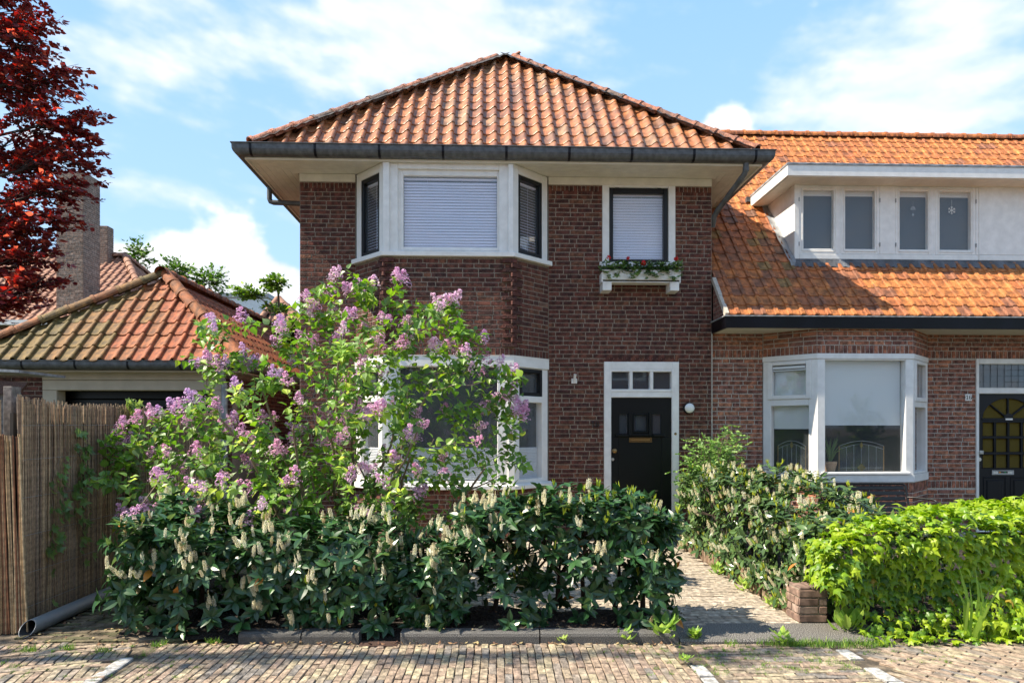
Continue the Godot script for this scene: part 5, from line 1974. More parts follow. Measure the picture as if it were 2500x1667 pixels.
# ---------------------------------------------------------------- garage
func build_garage() -> void:
	var cx := -5.52
	var hw := 2.07
	var zf := -0.12
	var H := thing("garage", "low brick garage with mossy orange hipped roof left of the brick house", "garage", Vector3(cx, 0, -3))
	var recs := []
	# front: dark brick piers and a broad beige frame round the opening
	var f := Face.new(Vector3(cx - 1.82, 0, zf), Vector3(cx + 1.78, 0, zf))
	var hole := [-6.46 - (cx - 1.82), -3.90 - (cx - 1.82), -1.0, 3.0]
	var mg := Geo.new()
	slab(mg, f, -0.05, 2.40, [hole], -0.008, -0.2)
	var wall := part("wall", mg, M.mortar, H)
	courses(recs, f, 0.0, 2.36, [hole], [], wall, 8)
	var s := Face.new(Vector3(cx + 1.78, 0, zf - 0.03), Vector3(cx + 1.78, 0, -8.0))
	mg = Geo.new()
	slab(mg, s, -0.05, 2.40, [], -0.008, -0.2)
	var side := part("wall", mg, M.mortar, H)
	courses(recs, s, 1.3, 2.36, [], [], side, 8)
	var bg := Geo.new()
	var s2 := Face.new(Vector3(cx - 1.82, 0, -8.0), Vector3(cx - 1.82, 0, zf))
	slab(bg, s2, -0.05, 2.40, [], 0.0, -0.2)
	bg.box(Vector3(cx - 1.8, -0.05, -8.2), Vector3(cx + 1.78, 2.4, -8.0))
	part("wall", bg, M.mortar, H)
	pieces(recs, F.brick, "brick", wall, 120)
	var g := Geo.new()
	fb(g, f, hole[0] + 0.002, hole[1] - 0.002, 2.300, 2.43, -0.2, 0.014)
	fb(g, f, hole[0] + 0.002, hole[1] - 0.002, 2.150, 2.296, -0.2, 0.006)
	fb(g, f, hole[0] + 0.002, hole[0] + 0.205, 0.0, 2.148, -0.2, 0.004)
	fb(g, f, hole[1] - 0.13, hole[1] - 0.002, 0.0, 2.148, -0.2, 0.004)
	part("door_frame", g, M.beige, H)
	g = Geo.new()
	for k in 17:
		g.bevel_box(Vector3(hole[0] + 0.205, 0.02 + k * 0.126, -0.34), Vector3(hole[1] - 0.13, 0.14 + k * 0.126, -0.30), 0.01, f.xf(), true)
	part("garage_door", g, M.black, H)
	# eaves and gutter
	var ez := 0.20
	var xl := cx - hw
	var xr := cx + hw
	g = Geo.new()
	g.box(Vector3(xl + 0.12, 2.40, -8.3), Vector3(xr - 0.12, 2.425, ez - 0.12))
	part("soffit", g, M.beige, H)
	var path := [Vector3(xl + 0.11, 2.432, -8.3), Vector3(xl + 0.11, 2.432, ez - 0.11), Vector3(xr - 0.11, 2.432, ez - 0.11), Vector3(xr - 0.11, 2.432, -8.3)]
	g = Geo.new()
	var gp := gutter_prof(0.115, 0.125)
	g.sweep(path, gp)
	var gut := part("gutter", g, M.zinc, H)
	for k in 6:
		var xs := xl + 0.3 + k * 0.73
		g = Geo.new()
		var pr := []
		for i in range(1, 10): pr.append(Vector2(gp[i].x + 0.004, gp[i].y - 0.003))
		for i in range(9, 0, -1): pr.append(Vector2(gp[i].x - 0.004, gp[i].y + 0.004))
		g.sweep([Vector3(xs, 2.432, ez - 0.11), Vector3(xs + 0.026, 2.432, ez - 0.11)], pr)
		put("strap", g, M.navy, gut)
	g = Geo.new()
	g.tube([Vector3(cx + 1.72, 2.44, ez - 0.05), Vector3(cx + 1.72, 2.36, ez - 0.05), Vector3(cx + 1.70, 2.28, ez - 0.16), Vector3(cx + 1.70, 2.22, ez - 0.22), Vector3(cx + 1.70, 0.05, ez - 0.22)], [0.042], 10)
	part("downpipe", g, M.zinc_pale, H)
	# roof
	var e := Vector3(-5.22, 4.02, -1.20)
	var ey := 2.565
	var A := Vector3(xl, ey, ez)
	var B := Vector3(xr, ey, ez)
	var ridge := Vector3(e.x, e.y, -7.0)
	var A2 := Vector3(xl, ey, -8.4)
	var B2 := Vector3(xr, ey, -8.4)
	var dn := Vector3(0, -0.035, 0)
	g = Geo.new()
	g.tri(A + dn, B + dn, e + dn)
	g.quad(A2 + dn, A + dn, e + dn, ridge + dn)
	g.quad(B + dn, B2 + dn, ridge + dn, e + dn)
	g.tri(B2 + dn, A2 + dn, ridge + dn)
	var roof := part("roof", g, M.felt, H)
	var prof := []
	for q in [[0, 0.006], [0.012, 0.000], [0.04, -0.006], [0.08, -0.009], [0.12, -0.006], [0.148, 0.002], [0.160, 0.020], [0.175, 0.031], [0.195, 0.032], [0.210, 0.021], [0.216, 0.004]]:
		prof.append(Vector2(q[0], q[1]))
	var tile := tile_shape(prof, 0.36, 0.017, 0.022)
	var cutL := Plane((e - A).cross(Vector3.UP).normalized(), A + Vector3(0.04, 0, 0))
	if cutL.distance_to(Vector3(cx, ey, ez)) > 0: cutL = -cutL
	var cutR := Plane((e - B).cross(Vector3.UP).normalized(), B - Vector3(0.04, 0, 0))
	if cutR.distance_to(Vector3(cx, ey, ez)) > 0: cutR = -cutR
	var toner := func(p: Vector3) -> int:
		var m := clampf((-4.55 - p.x) / 2.2 + R(-0.28, 0.28), 0.0, 0.999)
		return int(m * 6.0)
	var dsl := Vector3(0, ey - e.y, ez - e.z)
	var trecs := []
	lay_tiles(trecs, tile, A - Vector3(0.05, 0, 0), Vector3.RIGHT, dsl.normalized(), 2 * hw + 0.1, dsl.length(), 0.200, 0.288, [cutL, cutR], roof, 6, -0.062, toner, [], 1.6)
	var toner2 := func(p: Vector3) -> int: return [0, 0, 1, 0, 1, 2][rng.randi() % 6]
	var ds := Vector3(xr - e.x, ey - e.y, 0)
	lay_tiles(trecs, tile, Vector3(xr, ey, ez), Vector3(0, 0, -1), ds.normalized(), 8.0, ds.length(), 0.200, 0.288, [-cutR], roof, 6, -0.062, toner2, [], 1.3)
	pieces(trecs, F.moss, "roof_tile", roof, 300)
	var crecs := []
	var cap := cap_shape(0.42, 0.082, 0.10)
	lay_caps(crecs, cap, A + Vector3(0.10, 0.0, -0.06), e, 0.365, Vector3.UP, roof, 4, 0.045)
	for r in crecs: r[2] = [2, 3, 4, 5, 3, 2][rng.randi() % 6]
	var k0 := crecs.size()
	lay_caps(crecs, cap, B + Vector3(-0.10, 0.0, -0.06), e, 0.365, Vector3.UP, roof, 4, 0.045)
	lay_caps(crecs, cap, ridge, e + Vector3(0, 0, 0.1), 0.365, Vector3.UP, roof, 4, 0.055)
	for i in range(k0, crecs.size()): crecs[i][2] = [0, 1, 1, 2][rng.randi() % 4]
	pieces(crecs, F.moss, "ridge_tile", roof, 300)

# ---------------------------------------------------------------- what stands farther back
func hip_roof(H: Node3D, x0: float, x1: float, z0: float, z1: float, y: float, r0: Vector3, r1: Vector3, w: float, gauge: float) -> void:
	# a roof with its ridge from r0 to r1; front eave at z1
	var g := Geo.new()
	var dn := Vector3(0, -0.05, 0)
	var a := Vector3(x0, y, z1)
	var b := Vector3(x1, y, z1)
	var c := Vector3(x1, y, z0)
	var d := Vector3(x0, y, z0)
	g.quad(a + dn, b + dn, r1 + dn, r0 + dn)
	g.quad(b + dn, c + dn, r1 + dn, r1 + dn)
	g.quad(c + dn, d + dn, r0 + dn, r1 + dn)
	g.quad(d + dn, a + dn, r0 + dn, r0 + dn)
	var roof := part("roof", g, M.felt, H)
	var prof := []
	for q in [[0, 0.0], [0.25, -0.03], [0.5, -0.028], [0.72, 0.01], [0.85, 0.03], [1.0, 0.022], [1.08, 0.0]]:
		prof.append(Vector2(q[0] * w, q[1]))
	var tile := tile_shape(prof, gauge * 1.25, 0.02)
	var toner := func(_p: Vector3) -> int: return rng.randi() % 3
	var recs := []
	var cl := Plane((r0 - a).cross(Vector3.UP).normalized(), a)
	var mid := (a + b) * 0.5
	if cl.distance_to(mid) > 0: cl = -cl
	var cr := Plane((r1 - b).cross(Vector3.UP).normalized(), b)
	if cr.distance_to(mid) > 0: cr = -cr
	var fs := Vector3(0, y - r0.y, z1 - r0.z)
	lay_tiles(recs, tile, a, Vector3.RIGHT, fs.normalized(), x1 - x0, fs.length(), w, gauge, [cl, cr], roof, 3, -0.06, toner)
	var rs := Vector3(x1 - r1.x, y - r1.y, 0)
	var c2 := Plane((r1 - c).cross(Vector3.UP).normalized(), c)
	if c2.distance_to(b) > 0: c2 = -c2
	lay_tiles(recs, tile, b, Vector3(0, 0, -1), rs.normalized(), z1 - z0, rs.length(), w, gauge, [-cr, c2], roof, 3, -0.06, toner)
	pieces(recs, F.far_tile, "roof_tile", roof, 220)
	var caps := []
	var cap := cap_shape(0.42, 0.10, 0.12)
	lay_caps(caps, cap, b, r1, 0.37, Vector3.UP, roof, 3, 0.03)
	lay_caps(caps, cap, a, r0, 0.37, Vector3.UP, roof, 3, 0.03)
	if (r1 - r0).length() > 0.4:
		lay_caps(caps, cap, r0, r1, 0.37, Vector3.UP, roof, 3, 0.03)
	lay_caps(caps, cap, c, r1, 0.37, Vector3.UP, roof, 3, 0.03)
	pieces(caps, F.far_tile, "ridge_tile", roof, 80)

func chimney(root: Node3D, x0: float, x1: float, z0: float, z1: float, y0: float, y1: float, fam: Dictionary, tones: int) -> void:
	var pts := [Vector3(x0, 0, z1), Vector3(x1, 0, z1), Vector3(x1, 0, z0), Vector3(x0, 0, z0)]
	var g := Geo.new()
	var recs := []
	var fs := []
	for i in 4:
		var f := Face.new(pts[i], pts[(i + 1) % 4])
		fs.append(f)
		slab(g, Face.new(f.p(0.03, 0), f.p(f.L - 0.03, 0)), y0, y1, [], -0.008, -0.12)
	g.box(Vector3(x0 + 0.1, y1 - 0.1, z0 + 0.1), Vector3(x1 - 0.1, y1 - 0.02, z1 - 0.1))
	var c := part("chimney", g, M.mortar2, root)
	for i in 4:
		courses(recs, fs[i], y0, y1, [], [], c, tones)
	pieces(recs, fam, "brick", c, 100)

func build_behind() -> void:
	# the house behind the garage
	var H := thing("rear_house", "house with pale orange roof and big brick chimney behind the garage", "house", Vector3(-15, 0, -16))
	var g := Geo.new()
	g.box(Vector3(-19.8, 0, -18.5), Vector3(-10.9, 5.0, -12.1))
	part("wall", g, F.brick3.mats[1], H)
	hip_roof(H, -20.2, -10.4, -19.0, -11.6, 4.95, Vector3(-17.0, 7.75, -15.0), Vector3(-13.05, 7.75, -15.0), 0.24, 0.32)
	g = Geo.new()
	g.box(Vector3(-20.2, 4.78, -11.7), Vector3(-10.4, 4.93, -11.5))
	part("gutter", g, M.white, H)
	for x in [-15.6, -14.55]:
		g = Geo.new()
		ring(g, Face.new(Vector3(x, 0, -12.08), Vector3(x + 0.9, 0, -12.08)), 0, 0.9, 3.3, 4.7, 0.09, -0.02, 0.05)
		var w := part("window", g, M.white, H)
		pane(w, Face.new(Vector3(x, 0, -12.06), Vector3(x + 0.9, 0, -12.06)), 0.08, 0.82, 3.38, 4.62, 0.0, M.black)
	chimney(H, -13.62, -12.785, -12.95, -12.0, 4.0, 9.72, F.brick3, 4)
	chimney(H, -13.95, -13.45, -15.0, -14.6, 7.0, 8.75, F.brick3, 4)
	# a smaller roof seen between garage and house
	var K := thing("rear_house", "small house with steep orange hipped roof seen between garage and brick house", "house", Vector3(-6.8, 0, -14))
	g = Geo.new()
	g.box(Vector3(-8.2, 0, -15.4), Vector3(-5.4, 4.2, -12.8))
	part("wall", g, F.brick2.mats[2], K)
	hip_roof(K, -8.3, -5.3, -15.6, -12.6, 4.1, Vector3(-7.35, 6.05, -14.1), Vector3(-7.30, 6.05, -14.1), 0.22, 0.30)
	var Wh := thing("flat_roofed_house", "white flat roofed house far behind the garage ridge", "house", Vector3(-13.0, 0, -26))
	g = Geo.new()
	g.box(Vector3(-14.2, 0, -29), Vector3(-11.2, 8.2, -25))
	part("wall", g, M.white, Wh)
	g = Geo.new()
	g.box(Vector3(-14.3, 8.2, -29.1), Vector3(-11.1, 8.42, -24.9))
	part("roof", g, M.zinc_pale, Wh)
	g = Geo.new()
	ring(g, Face.new(Vector3(-13.4, 0, -24.99), Vector3(-12.2, 0, -24.99)), 0, 1.2, 6.2, 7.6, 0.1, -0.02, 0.04)
	var w2 := part("window", g, M.zinc, Wh)
	pane(w2, Face.new(Vector3(-13.4, 0, -24.97), Vector3(-12.2, 0, -24.97)), 0.1, 1.1, 6.3, 7.5, 0.0, M.black)

# ---------------------------------------------------------------- houses across the street, which the panes reflect
func build_across() -> void:
	for k in 2:
		var x := -9.0 + k * 10.2
		var H := thing("row_house", ["brick row house with orange roof across the street, left one mirrored in the panes", "brick row house with orange roof across the street, right one mirrored in the panes"][k], "house", Vector3(x + 5, 0, 22))
		var f := Face.new(Vector3(x + 10.0, 0, 20.0), Vector3(x, 0, 20.0))
		var holes := []
		for i in 3:
			holes.append([0.9 + i * 3.1, 2.9 + i * 3.1, 0.8, 2.4])
			holes.append([1.1 + i * 3.1, 2.7 + i * 3.1, 3.7, 5.0])
		var g := Geo.new()
		slab(g, f, -0.05, 5.6, holes, 0.0, -0.25)
		g.box(Vector3(x, -0.05, 20.2), Vector3(x + 0.2, 5.6, 27.0))
		g.box(Vector3(x + 9.8, -0.05, 20.2), Vector3(x + 10, 5.6, 27.0))
		g.box(Vector3(x, -0.05, 26.8), Vector3(x + 10, 5.6, 27.0))
		part("wall", g, F.brick2.mats[2], H)
		g = Geo.new()
		g.quad(Vector3(x + 10.1, 5.5, 19.6), Vector3(x - 0.1, 5.5, 19.6), Vector3(x - 0.1, 9.2, 23.5), Vector3(x + 10.1, 9.2, 23.5))
		g.quad(Vector3(x - 0.1, 5.5, 27.4), Vector3(x + 10.1, 5.5, 27.4), Vector3(x + 10.1, 9.2, 23.5), Vector3(x - 0.1, 9.2, 23.5))
		g.tri(Vector3(x, 5.5, 19.6), Vector3(x, 5.5, 27.4), Vector3(x, 9.2, 23.5))
		g.tri(Vector3(x + 10, 5.5, 27.4), Vector3(x + 10, 5.5, 19.6), Vector3(x + 10, 9.2, 23.5))
		part("roof", g, F.flat.mats[2], H)
		g = Geo.new()
		g.box(Vector3(x - 0.1, 5.35, 19.5), Vector3(x + 10.1, 5.52, 19.65))
		part("gutter", g, M.white, H)
		for h in holes:
			g = Geo.new()
			ring(g, f, h[0], h[1], h[2], h[3], 0.12, -0.1, 0.03)
			fb(g, f, (h[0] + h[1]) / 2 - 0.05, (h[0] + h[1]) / 2 + 0.05, h[2] + 0.12, h[3] - 0.12, -0.1, 0.02)
			var w := part("window", g, M.white, H)
			pane(w, f, h[0] + 0.1, h[1] - 0.1, h[2] + 0.1, h[3] - 0.1, -0.06, M.black)

# ---------------------------------------------------------------- leaf shapes: stalk at the origin, tip at y = 1, face to +z
func leaf_shape(widths: Array, fold: float, curl: float, wave := 0.0) -> Geo:
	var g := Geo.new()
	var n := widths.size()
	var L := []
	var C := []
	var Rr := []
	for i in n:
		var t := i / (n - 1.0)
		var z := -curl * t * t
		var w: float = widths[i]
		L.append(Vector3(-w, t, z + fold * w + wave * sin(t * 9.0)))
		C.append(Vector3(0, t, z))
		Rr.append(Vector3(w, t, z + fold * w - wave * sin(t * 8.0)))
	g.sheet([PackedVector3Array(L), PackedVector3Array(C)] if false else [PackedVector3Array(C), PackedVector3Array(L)])
	g.sheet([PackedVector3Array(Rr), PackedVector3Array(C)])
	return g

func lobed_shape(pts: Array, dome: float) -> Geo:
	var g := Geo.new()
	var c := Vector3(0, 0.32, 0.05)
	for i in pts.size():
		var a: Vector2 = pts[i]
		var b: Vector2 = pts[(i + 1) % pts.size()]
		var fa := Vector3(a.x, a.y, -dome * (Vector2(a.x, a.y - 0.32).length_squared()))
		var f2 := Vector3(b.x, b.y, -dome * (Vector2(b.x, b.y - 0.32).length_squared()))
		g.tri(c, f2, fa)
	return g

func spike_shape(seed_: int, fat := 1.0, bend := 0.0, open := 1.0) -> Geo:
	# an upright raceme of small cream flowers, height 1
	var r := RandomNumberGenerator.new()
	r.seed = seed_
	var g := Geo.new()
	g.col = Color(0.55, 0.6, 0.35)
	g.tube([Vector3(0, -0.12, 0), Vector3(bend * 0.25, 0.5, 0), Vector3(bend, 0.95, 0)], [0.035, 0.025, 0.015], 5)
	for i in 95:
		var t := (i + 0.5) / 95.0
		if t > open and r.randf() < 0.6: continue
		var rad := 0.135 * fat * (1.0 - 0.40 * pow(t, 4.0) - 0.12 * (1.0 - t)) * r.randf_range(0.8, 1.2) * (0.55 if t > open else 1.0)
		var a := i * 2.39996
		var p := Vector3(cos(a) * rad + bend * t * t, 0.06 + t * 0.92, sin(a) * rad)
		var o := Vector3(cos(a), 0.35, sin(a)).normalized()
		var s := 0.044 * (1.1 - 0.45 * t) * r.randf_range(0.8, 1.2)
		var k := r.randf_range(0.72, 1.12)
		g.col = Color(k, k, k * r.randf_range(0.85, 1.0))
		var x := o.cross(Vector3.UP).normalized() * s
		var y := o.cross(x).normalized() * s
		var tip := p + o * s * 0.9
		g.tri(p + x, p + y, tip); g.tri(p + y, p - x, tip); g.tri(p - x, p - y, tip); g.tri(p - y, p + x, tip)
	return g

func panicle_shape(seed_: int) -> Geo:
	# a lilac panicle, height 1: many small four-petalled flowers on a cone that is lumpy with side sprigs
	var r := RandomNumberGenerator.new()
	r.seed = seed_
	var g := Geo.new()
	var lumps := []
	for i in 9:
		var t := i / 8.0
		var a := i * 2.4 + r.randf_range(-0.4, 0.4)
		var rr := 0.30 * pow(1.0 - t, 0.7) + 0.03
		lumps.append([Vector3(cos(a) * rr * 0.62, 0.10 + t * 0.78, sin(a) * rr * 0.62), 0.20 * (1.0 - 0.55 * t) * r.randf_range(0.85, 1.2)])
	for l in lumps:
		var n := 15
		for i in n:
			var v := Vector3(r.randf_range(-1, 1), r.randf_range(-0.8, 1), r.randf_range(-1, 1)).normalized()
			var p: Vector3 = l[0] + v * (l[1] as float) * r.randf_range(0.8, 1.05)
			var o := (v + Vector3(p.x, 0.1, p.z) * 1.2).normalized()
			var s := r.randf_range(0.040, 0.060)
			var k := r.randf_range(0.62, 1.18)
			g.col = Color(k * r.randf_range(0.94, 1.06), k * r.randf_range(0.80, 1.1), k)
			var x := o.cross(Vector3(r.randf_range(-1, 1), r.randf_range(-1, 1), r.randf_range(-1, 1))).normalized()
			var y := o.cross(x)
			var dip := o * s * 0.35
			for q in [x, y, -x, -y]:
				var sd: Vector3 = o.cross(q) * s * 0.42
				g.quad(p - dip, p + q * s * 0.6 - sd, p + q * s + dip * 0.2, p + q * s * 0.6 + sd)
	return g

var S := {}

func make_leaves() -> void:
	S.laurel = leaf_shape([0.015, 0.13, 0.20, 0.215, 0.18, 0.09, 0.0], 0.26, 0.18)
	S.young = leaf_shape([0.01, 0.07, 0.085, 0.05, 0.0], 0.8, -0.12)
	S.lilac = leaf_shape([0.02, 0.30, 0.36, 0.30, 0.17, 0.06, 0.0], 0.38, 0.22)
	S.beech = leaf_shape([0.02, 0.22, 0.31, 0.27, 0.13, 0.0], 0.22, 0.10, 0.02)
	S.small = leaf_shape([0.02, 0.20, 0.26, 0.18, 0.0], 0.3, 0.15)
	var iv := []
	for q in [[0, 0], [0.16, -0.10], [0.40, -0.06], [0.30, 0.14], [0.52, 0.40], [0.24, 0.44], [0.13, 0.62], [0.0, 1.0], [-0.13, 0.62], [-0.24, 0.44], [-0.52, 0.40], [-0.30, 0.14], [-0.40, -0.06], [-0.16, -0.10]]:
		iv.append(Vector2(q[0], q[1]))
	S.ivy = lobed_shape(iv, 0.42)
	S.blade = leaf_shape([0.05, 0.045, 0.03, 0.0], 0.2, 0.35)
	S.spikes = [spike_shape(1), spike_shape(2, 0.85, 0.16), spike_shape(3, 1.15, -0.1), spike_shape(4, 0.75, 0.28, 0.6), spike_shape(5, 0.95, 0.05, 0.75)]
	S.panicles = [panicle_shape(11), panicle_shape(12), panicle_shape(13), panicle_shape(14)]

# ---------------------------------------------------------------- laurel
# pts: [position, outward direction]; leaves whorled round each shoot's tip
func laurel_shoots(root: Node3D, pts: Array, fam: Dictionary, big: float, flower: Callable, young: Callable, single_leaves: int, single_spikes: int) -> void:
	var xs := []
	var tn := []
	var ys := []
	var yt := []
	var sp := []
	var st := []
	for q in pts:
		var p: Vector3 = q[0]
		var ax: Vector3 = (q[1] as Vector3).normalized()
		var n := rng.randi_range(5, 8)
		var a0 := R(0, TAU)
		var sx := ax.cross(Vector3(0.31, 0.2, 0.9)).normalized()
		var sy := ax.cross(sx)
		for i in n:
			var a := a0 + i * 2.4
			var el := R(0.75, 1.35)
			var d := (ax * cos(el) + (sx * cos(a) + sy * sin(a)) * sin(el))
			d.y -= R(0.02, 0.42)
			d = d.normalized()
			var l := big * R(0.75, 1.2)
			var nrm := (ax - d * ax.dot(d)).normalized()
			nrm = (nrm + Vector3(R(-0.35, 0.35), R(-0.1, 0.35), R(-0.35, 0.35))).normalized()
			var x := d.cross(nrm).normalized()
			var b := Basis(x * l, d * l, x.cross(d) * l)
			xs.append(Transform3D(b, p - ax * (i * 0.011)))
			tn.append([0, 1, 0, 2, 1, 3, 0, 2][rng.randi() % 8] if rng.randf() > 0.004 else 5)
		var fl: float = flower.call(p, ax)
		if rng.randf() < fl:
			var k: int = [1, 1, 2, 2, 3, 4][rng.randi() % 6]
			for i in k:
				var o := Vector3(R(-0.05, 0.05), R(-0.03, 0.03), R(-0.05, 0.05)) + ax * 0.02
				var up := (Vector3.UP + ax * 0.45 + Vector3(R(-0.4, 0.4), 0, R(-0.4, 0.4)))
				var hgt := big * R(0.58, 1.0)
				sp.append([S.spikes[rng.randi() % 5], Transform3D(frame_of(up, Vector3(1, 0, 0.2), Vector3.ONE * hgt), p + o), [0, 0, 1, 2, 0, 2, 1, 0, 2, 3][rng.randi() % 10], root])
		var yg: float = young.call(p, ax)
		if rng.randf() < yg:
			for i in rng.randi_range(4, 7):
				var d := (Vector3.UP * 1.2 + ax * 0.4 + Vector3(R(-0.5, 0.5), 0, R(-0.5, 0.5))).normalized()
				var l := big * R(0.45, 0.8)
				ys.append(Transform3D(frame_of(d, Vector3(R(-1, 1), 0.1, R(-1, 1)), Vector3.ONE * l), p + ax * 0.015))
				yt.append(4)
	scatter(xs, tn, S.laurel, fam, "leaf", root, single_leaves)
	scatter(ys, yt, S.young, fam, "young_leaf", root, 60)
	var at := root.position
	for r in sp: r[1].origin -= at
	for r in sp: r.append(1.0)
	var recs := []
	for r in sp: recs.append([r[0], Transform3D(r[1].basis, r[1].origin + at), r[2], r[3], 1.0])
	# place in the thing's own axes
	recs.sort_custom(func(a, b): return a[1].origin.z > b[1].origin.z)
	var rest := Geo.new()
	for k in recs.size():
		var xf: Transform3D = recs[k][1]
		xf.origin -= at
		if k < single_spikes:
			put("flower_spike", recs[k][0], fam_spike(recs[k][2]), root, xf)
		else:
			rest.add(recs[k][0], xf, F.spike.cols[recs[k][2]])
	if rest.v.size():
		put("flower_spike", rest, F.spike.all, root, Transform3D(), "stuff")

func fam_spike(i: int) -> Material:
	return F.spike.mats[i]

# shoots on the skin of a hedge: box with a top given by a function; dens per face [front, back, left, right, top]
func hedge_points(x0: float, x1: float, z0: float, z1: float, top: Callable, per_m2: float, faces: Array, keep: Callable, bulge := 0.08) -> Array:
	var out := []
	var hm := 0.9
	var add := func(p: Vector3, n: Vector3) -> void:
		var k: float = keep.call(p, n)
		if rng.randf() < k:
			var b := bulge * (sin(p.x * 5.3 + p.y * 3.1) + sin(p.z * 6.1 + p.y * 4.7 + 1.3) + sin(p.x * 11.0 - p.z * 9.0))
			var q := p + n * (b * 0.6 - R(0.0, 0.14))
			out.append([q, n + Vector3(R(-0.45, 0.45), R(-0.05, 0.75), R(-0.45, 0.45))])
	for side in 4:
		var L: float = (x1 - x0) if side < 2 else (z1 - z0)
		var cnt := int(L * hm * per_m2 * faces[side])
		for i in cnt:
			var u := rng.randf()
			var p: Vector3
			var n: Vector3
			match side:
				0:
					p = Vector3(lerpf(x0, x1, u), 0, z1)
					n = Vector3(0, 0, 1)
				1:
					p = Vector3(lerpf(x0, x1, u), 0, z0)
					n = Vector3(0, 0, -1)
				2:
					p = Vector3(x0, 0, lerpf(z0, z1, u))
					n = Vector3(-1, 0, 0)
				3:
					p = Vector3(x1, 0, lerpf(z0, z1, u))
					n = Vector3(1, 0, 0)
			var h: float = top.call(p.x, p.z)
			var v := pow(rng.randf(), 0.85)
			p.y = 0.07 + v * (h - 0.10)
			if v > 0.82:   # the shoulder rounds over
				p -= n * (v - 0.82) * 0.7
				n = (n + Vector3.UP * (v - 0.82) * 5.0).normalized()
			add.call(p, n)
	var area := (x1 - x0) * (z1 - z0)
	for i in int(area * per_m2 * faces[4]):
		var p := Vector3(R(x0, x1), 0, R(z0, z1))
		var h: float = top.call(p.x, p.z)
		p.y = h - 0.02
		add.call(p, Vector3(0, 1, 0))
	return out

func hedge_stems(root: Node3D, x0: float, x1: float, z0: float, z1: float, h: Callable, n: int, m: Material) -> void:
	var g := Geo.new()
	for i in n:
		var x := lerpf(x0, x1, (i + R(0.3, 0.7)) / n)
		var z := R(z0 + 0.25 * (z1 - z0), z0 + 0.65 * (z1 - z0))
		var b := Vector3(x, 0.0, z)
		var top: float = h.call(x, z)
		var k := b + Vector3(R(-0.08, 0.08), top * R(0.25, 0.4), R(-0.06, 0.06))
		g.tube([b, (b + k) * 0.5 + Vector3(R(-0.03, 0.03), 0, R(-0.02, 0.02)), k], [0.026, 0.022, 0.018], 6)
		for j in 5:
			var e := k + Vector3(R(-0.34, 0.34), R(0.1, 0.55) * top, R(-0.3, 0.3))
			e.y = minf(e.y, top - 0.05)
			var mid := (k + e) * 0.5 + Vector3(R(-0.06, 0.06), R(0.0, 0.08), R(-0.05, 0.05))
			g.tube([k, mid, e], [0.013, 0.010, 0.006], 5)
			for q in 2:
				var e2 := mid + Vector3(R(-0.25, 0.25), R(-0.02, 0.3), R(-0.25, 0.25))
				g.tube([mid, (mid + e2) * 0.5 + Vector3(0, R(-0.02, 0.04), 0), e2], [0.007, 0.006, 0.004], 4)
	part("branches", g, m, root)

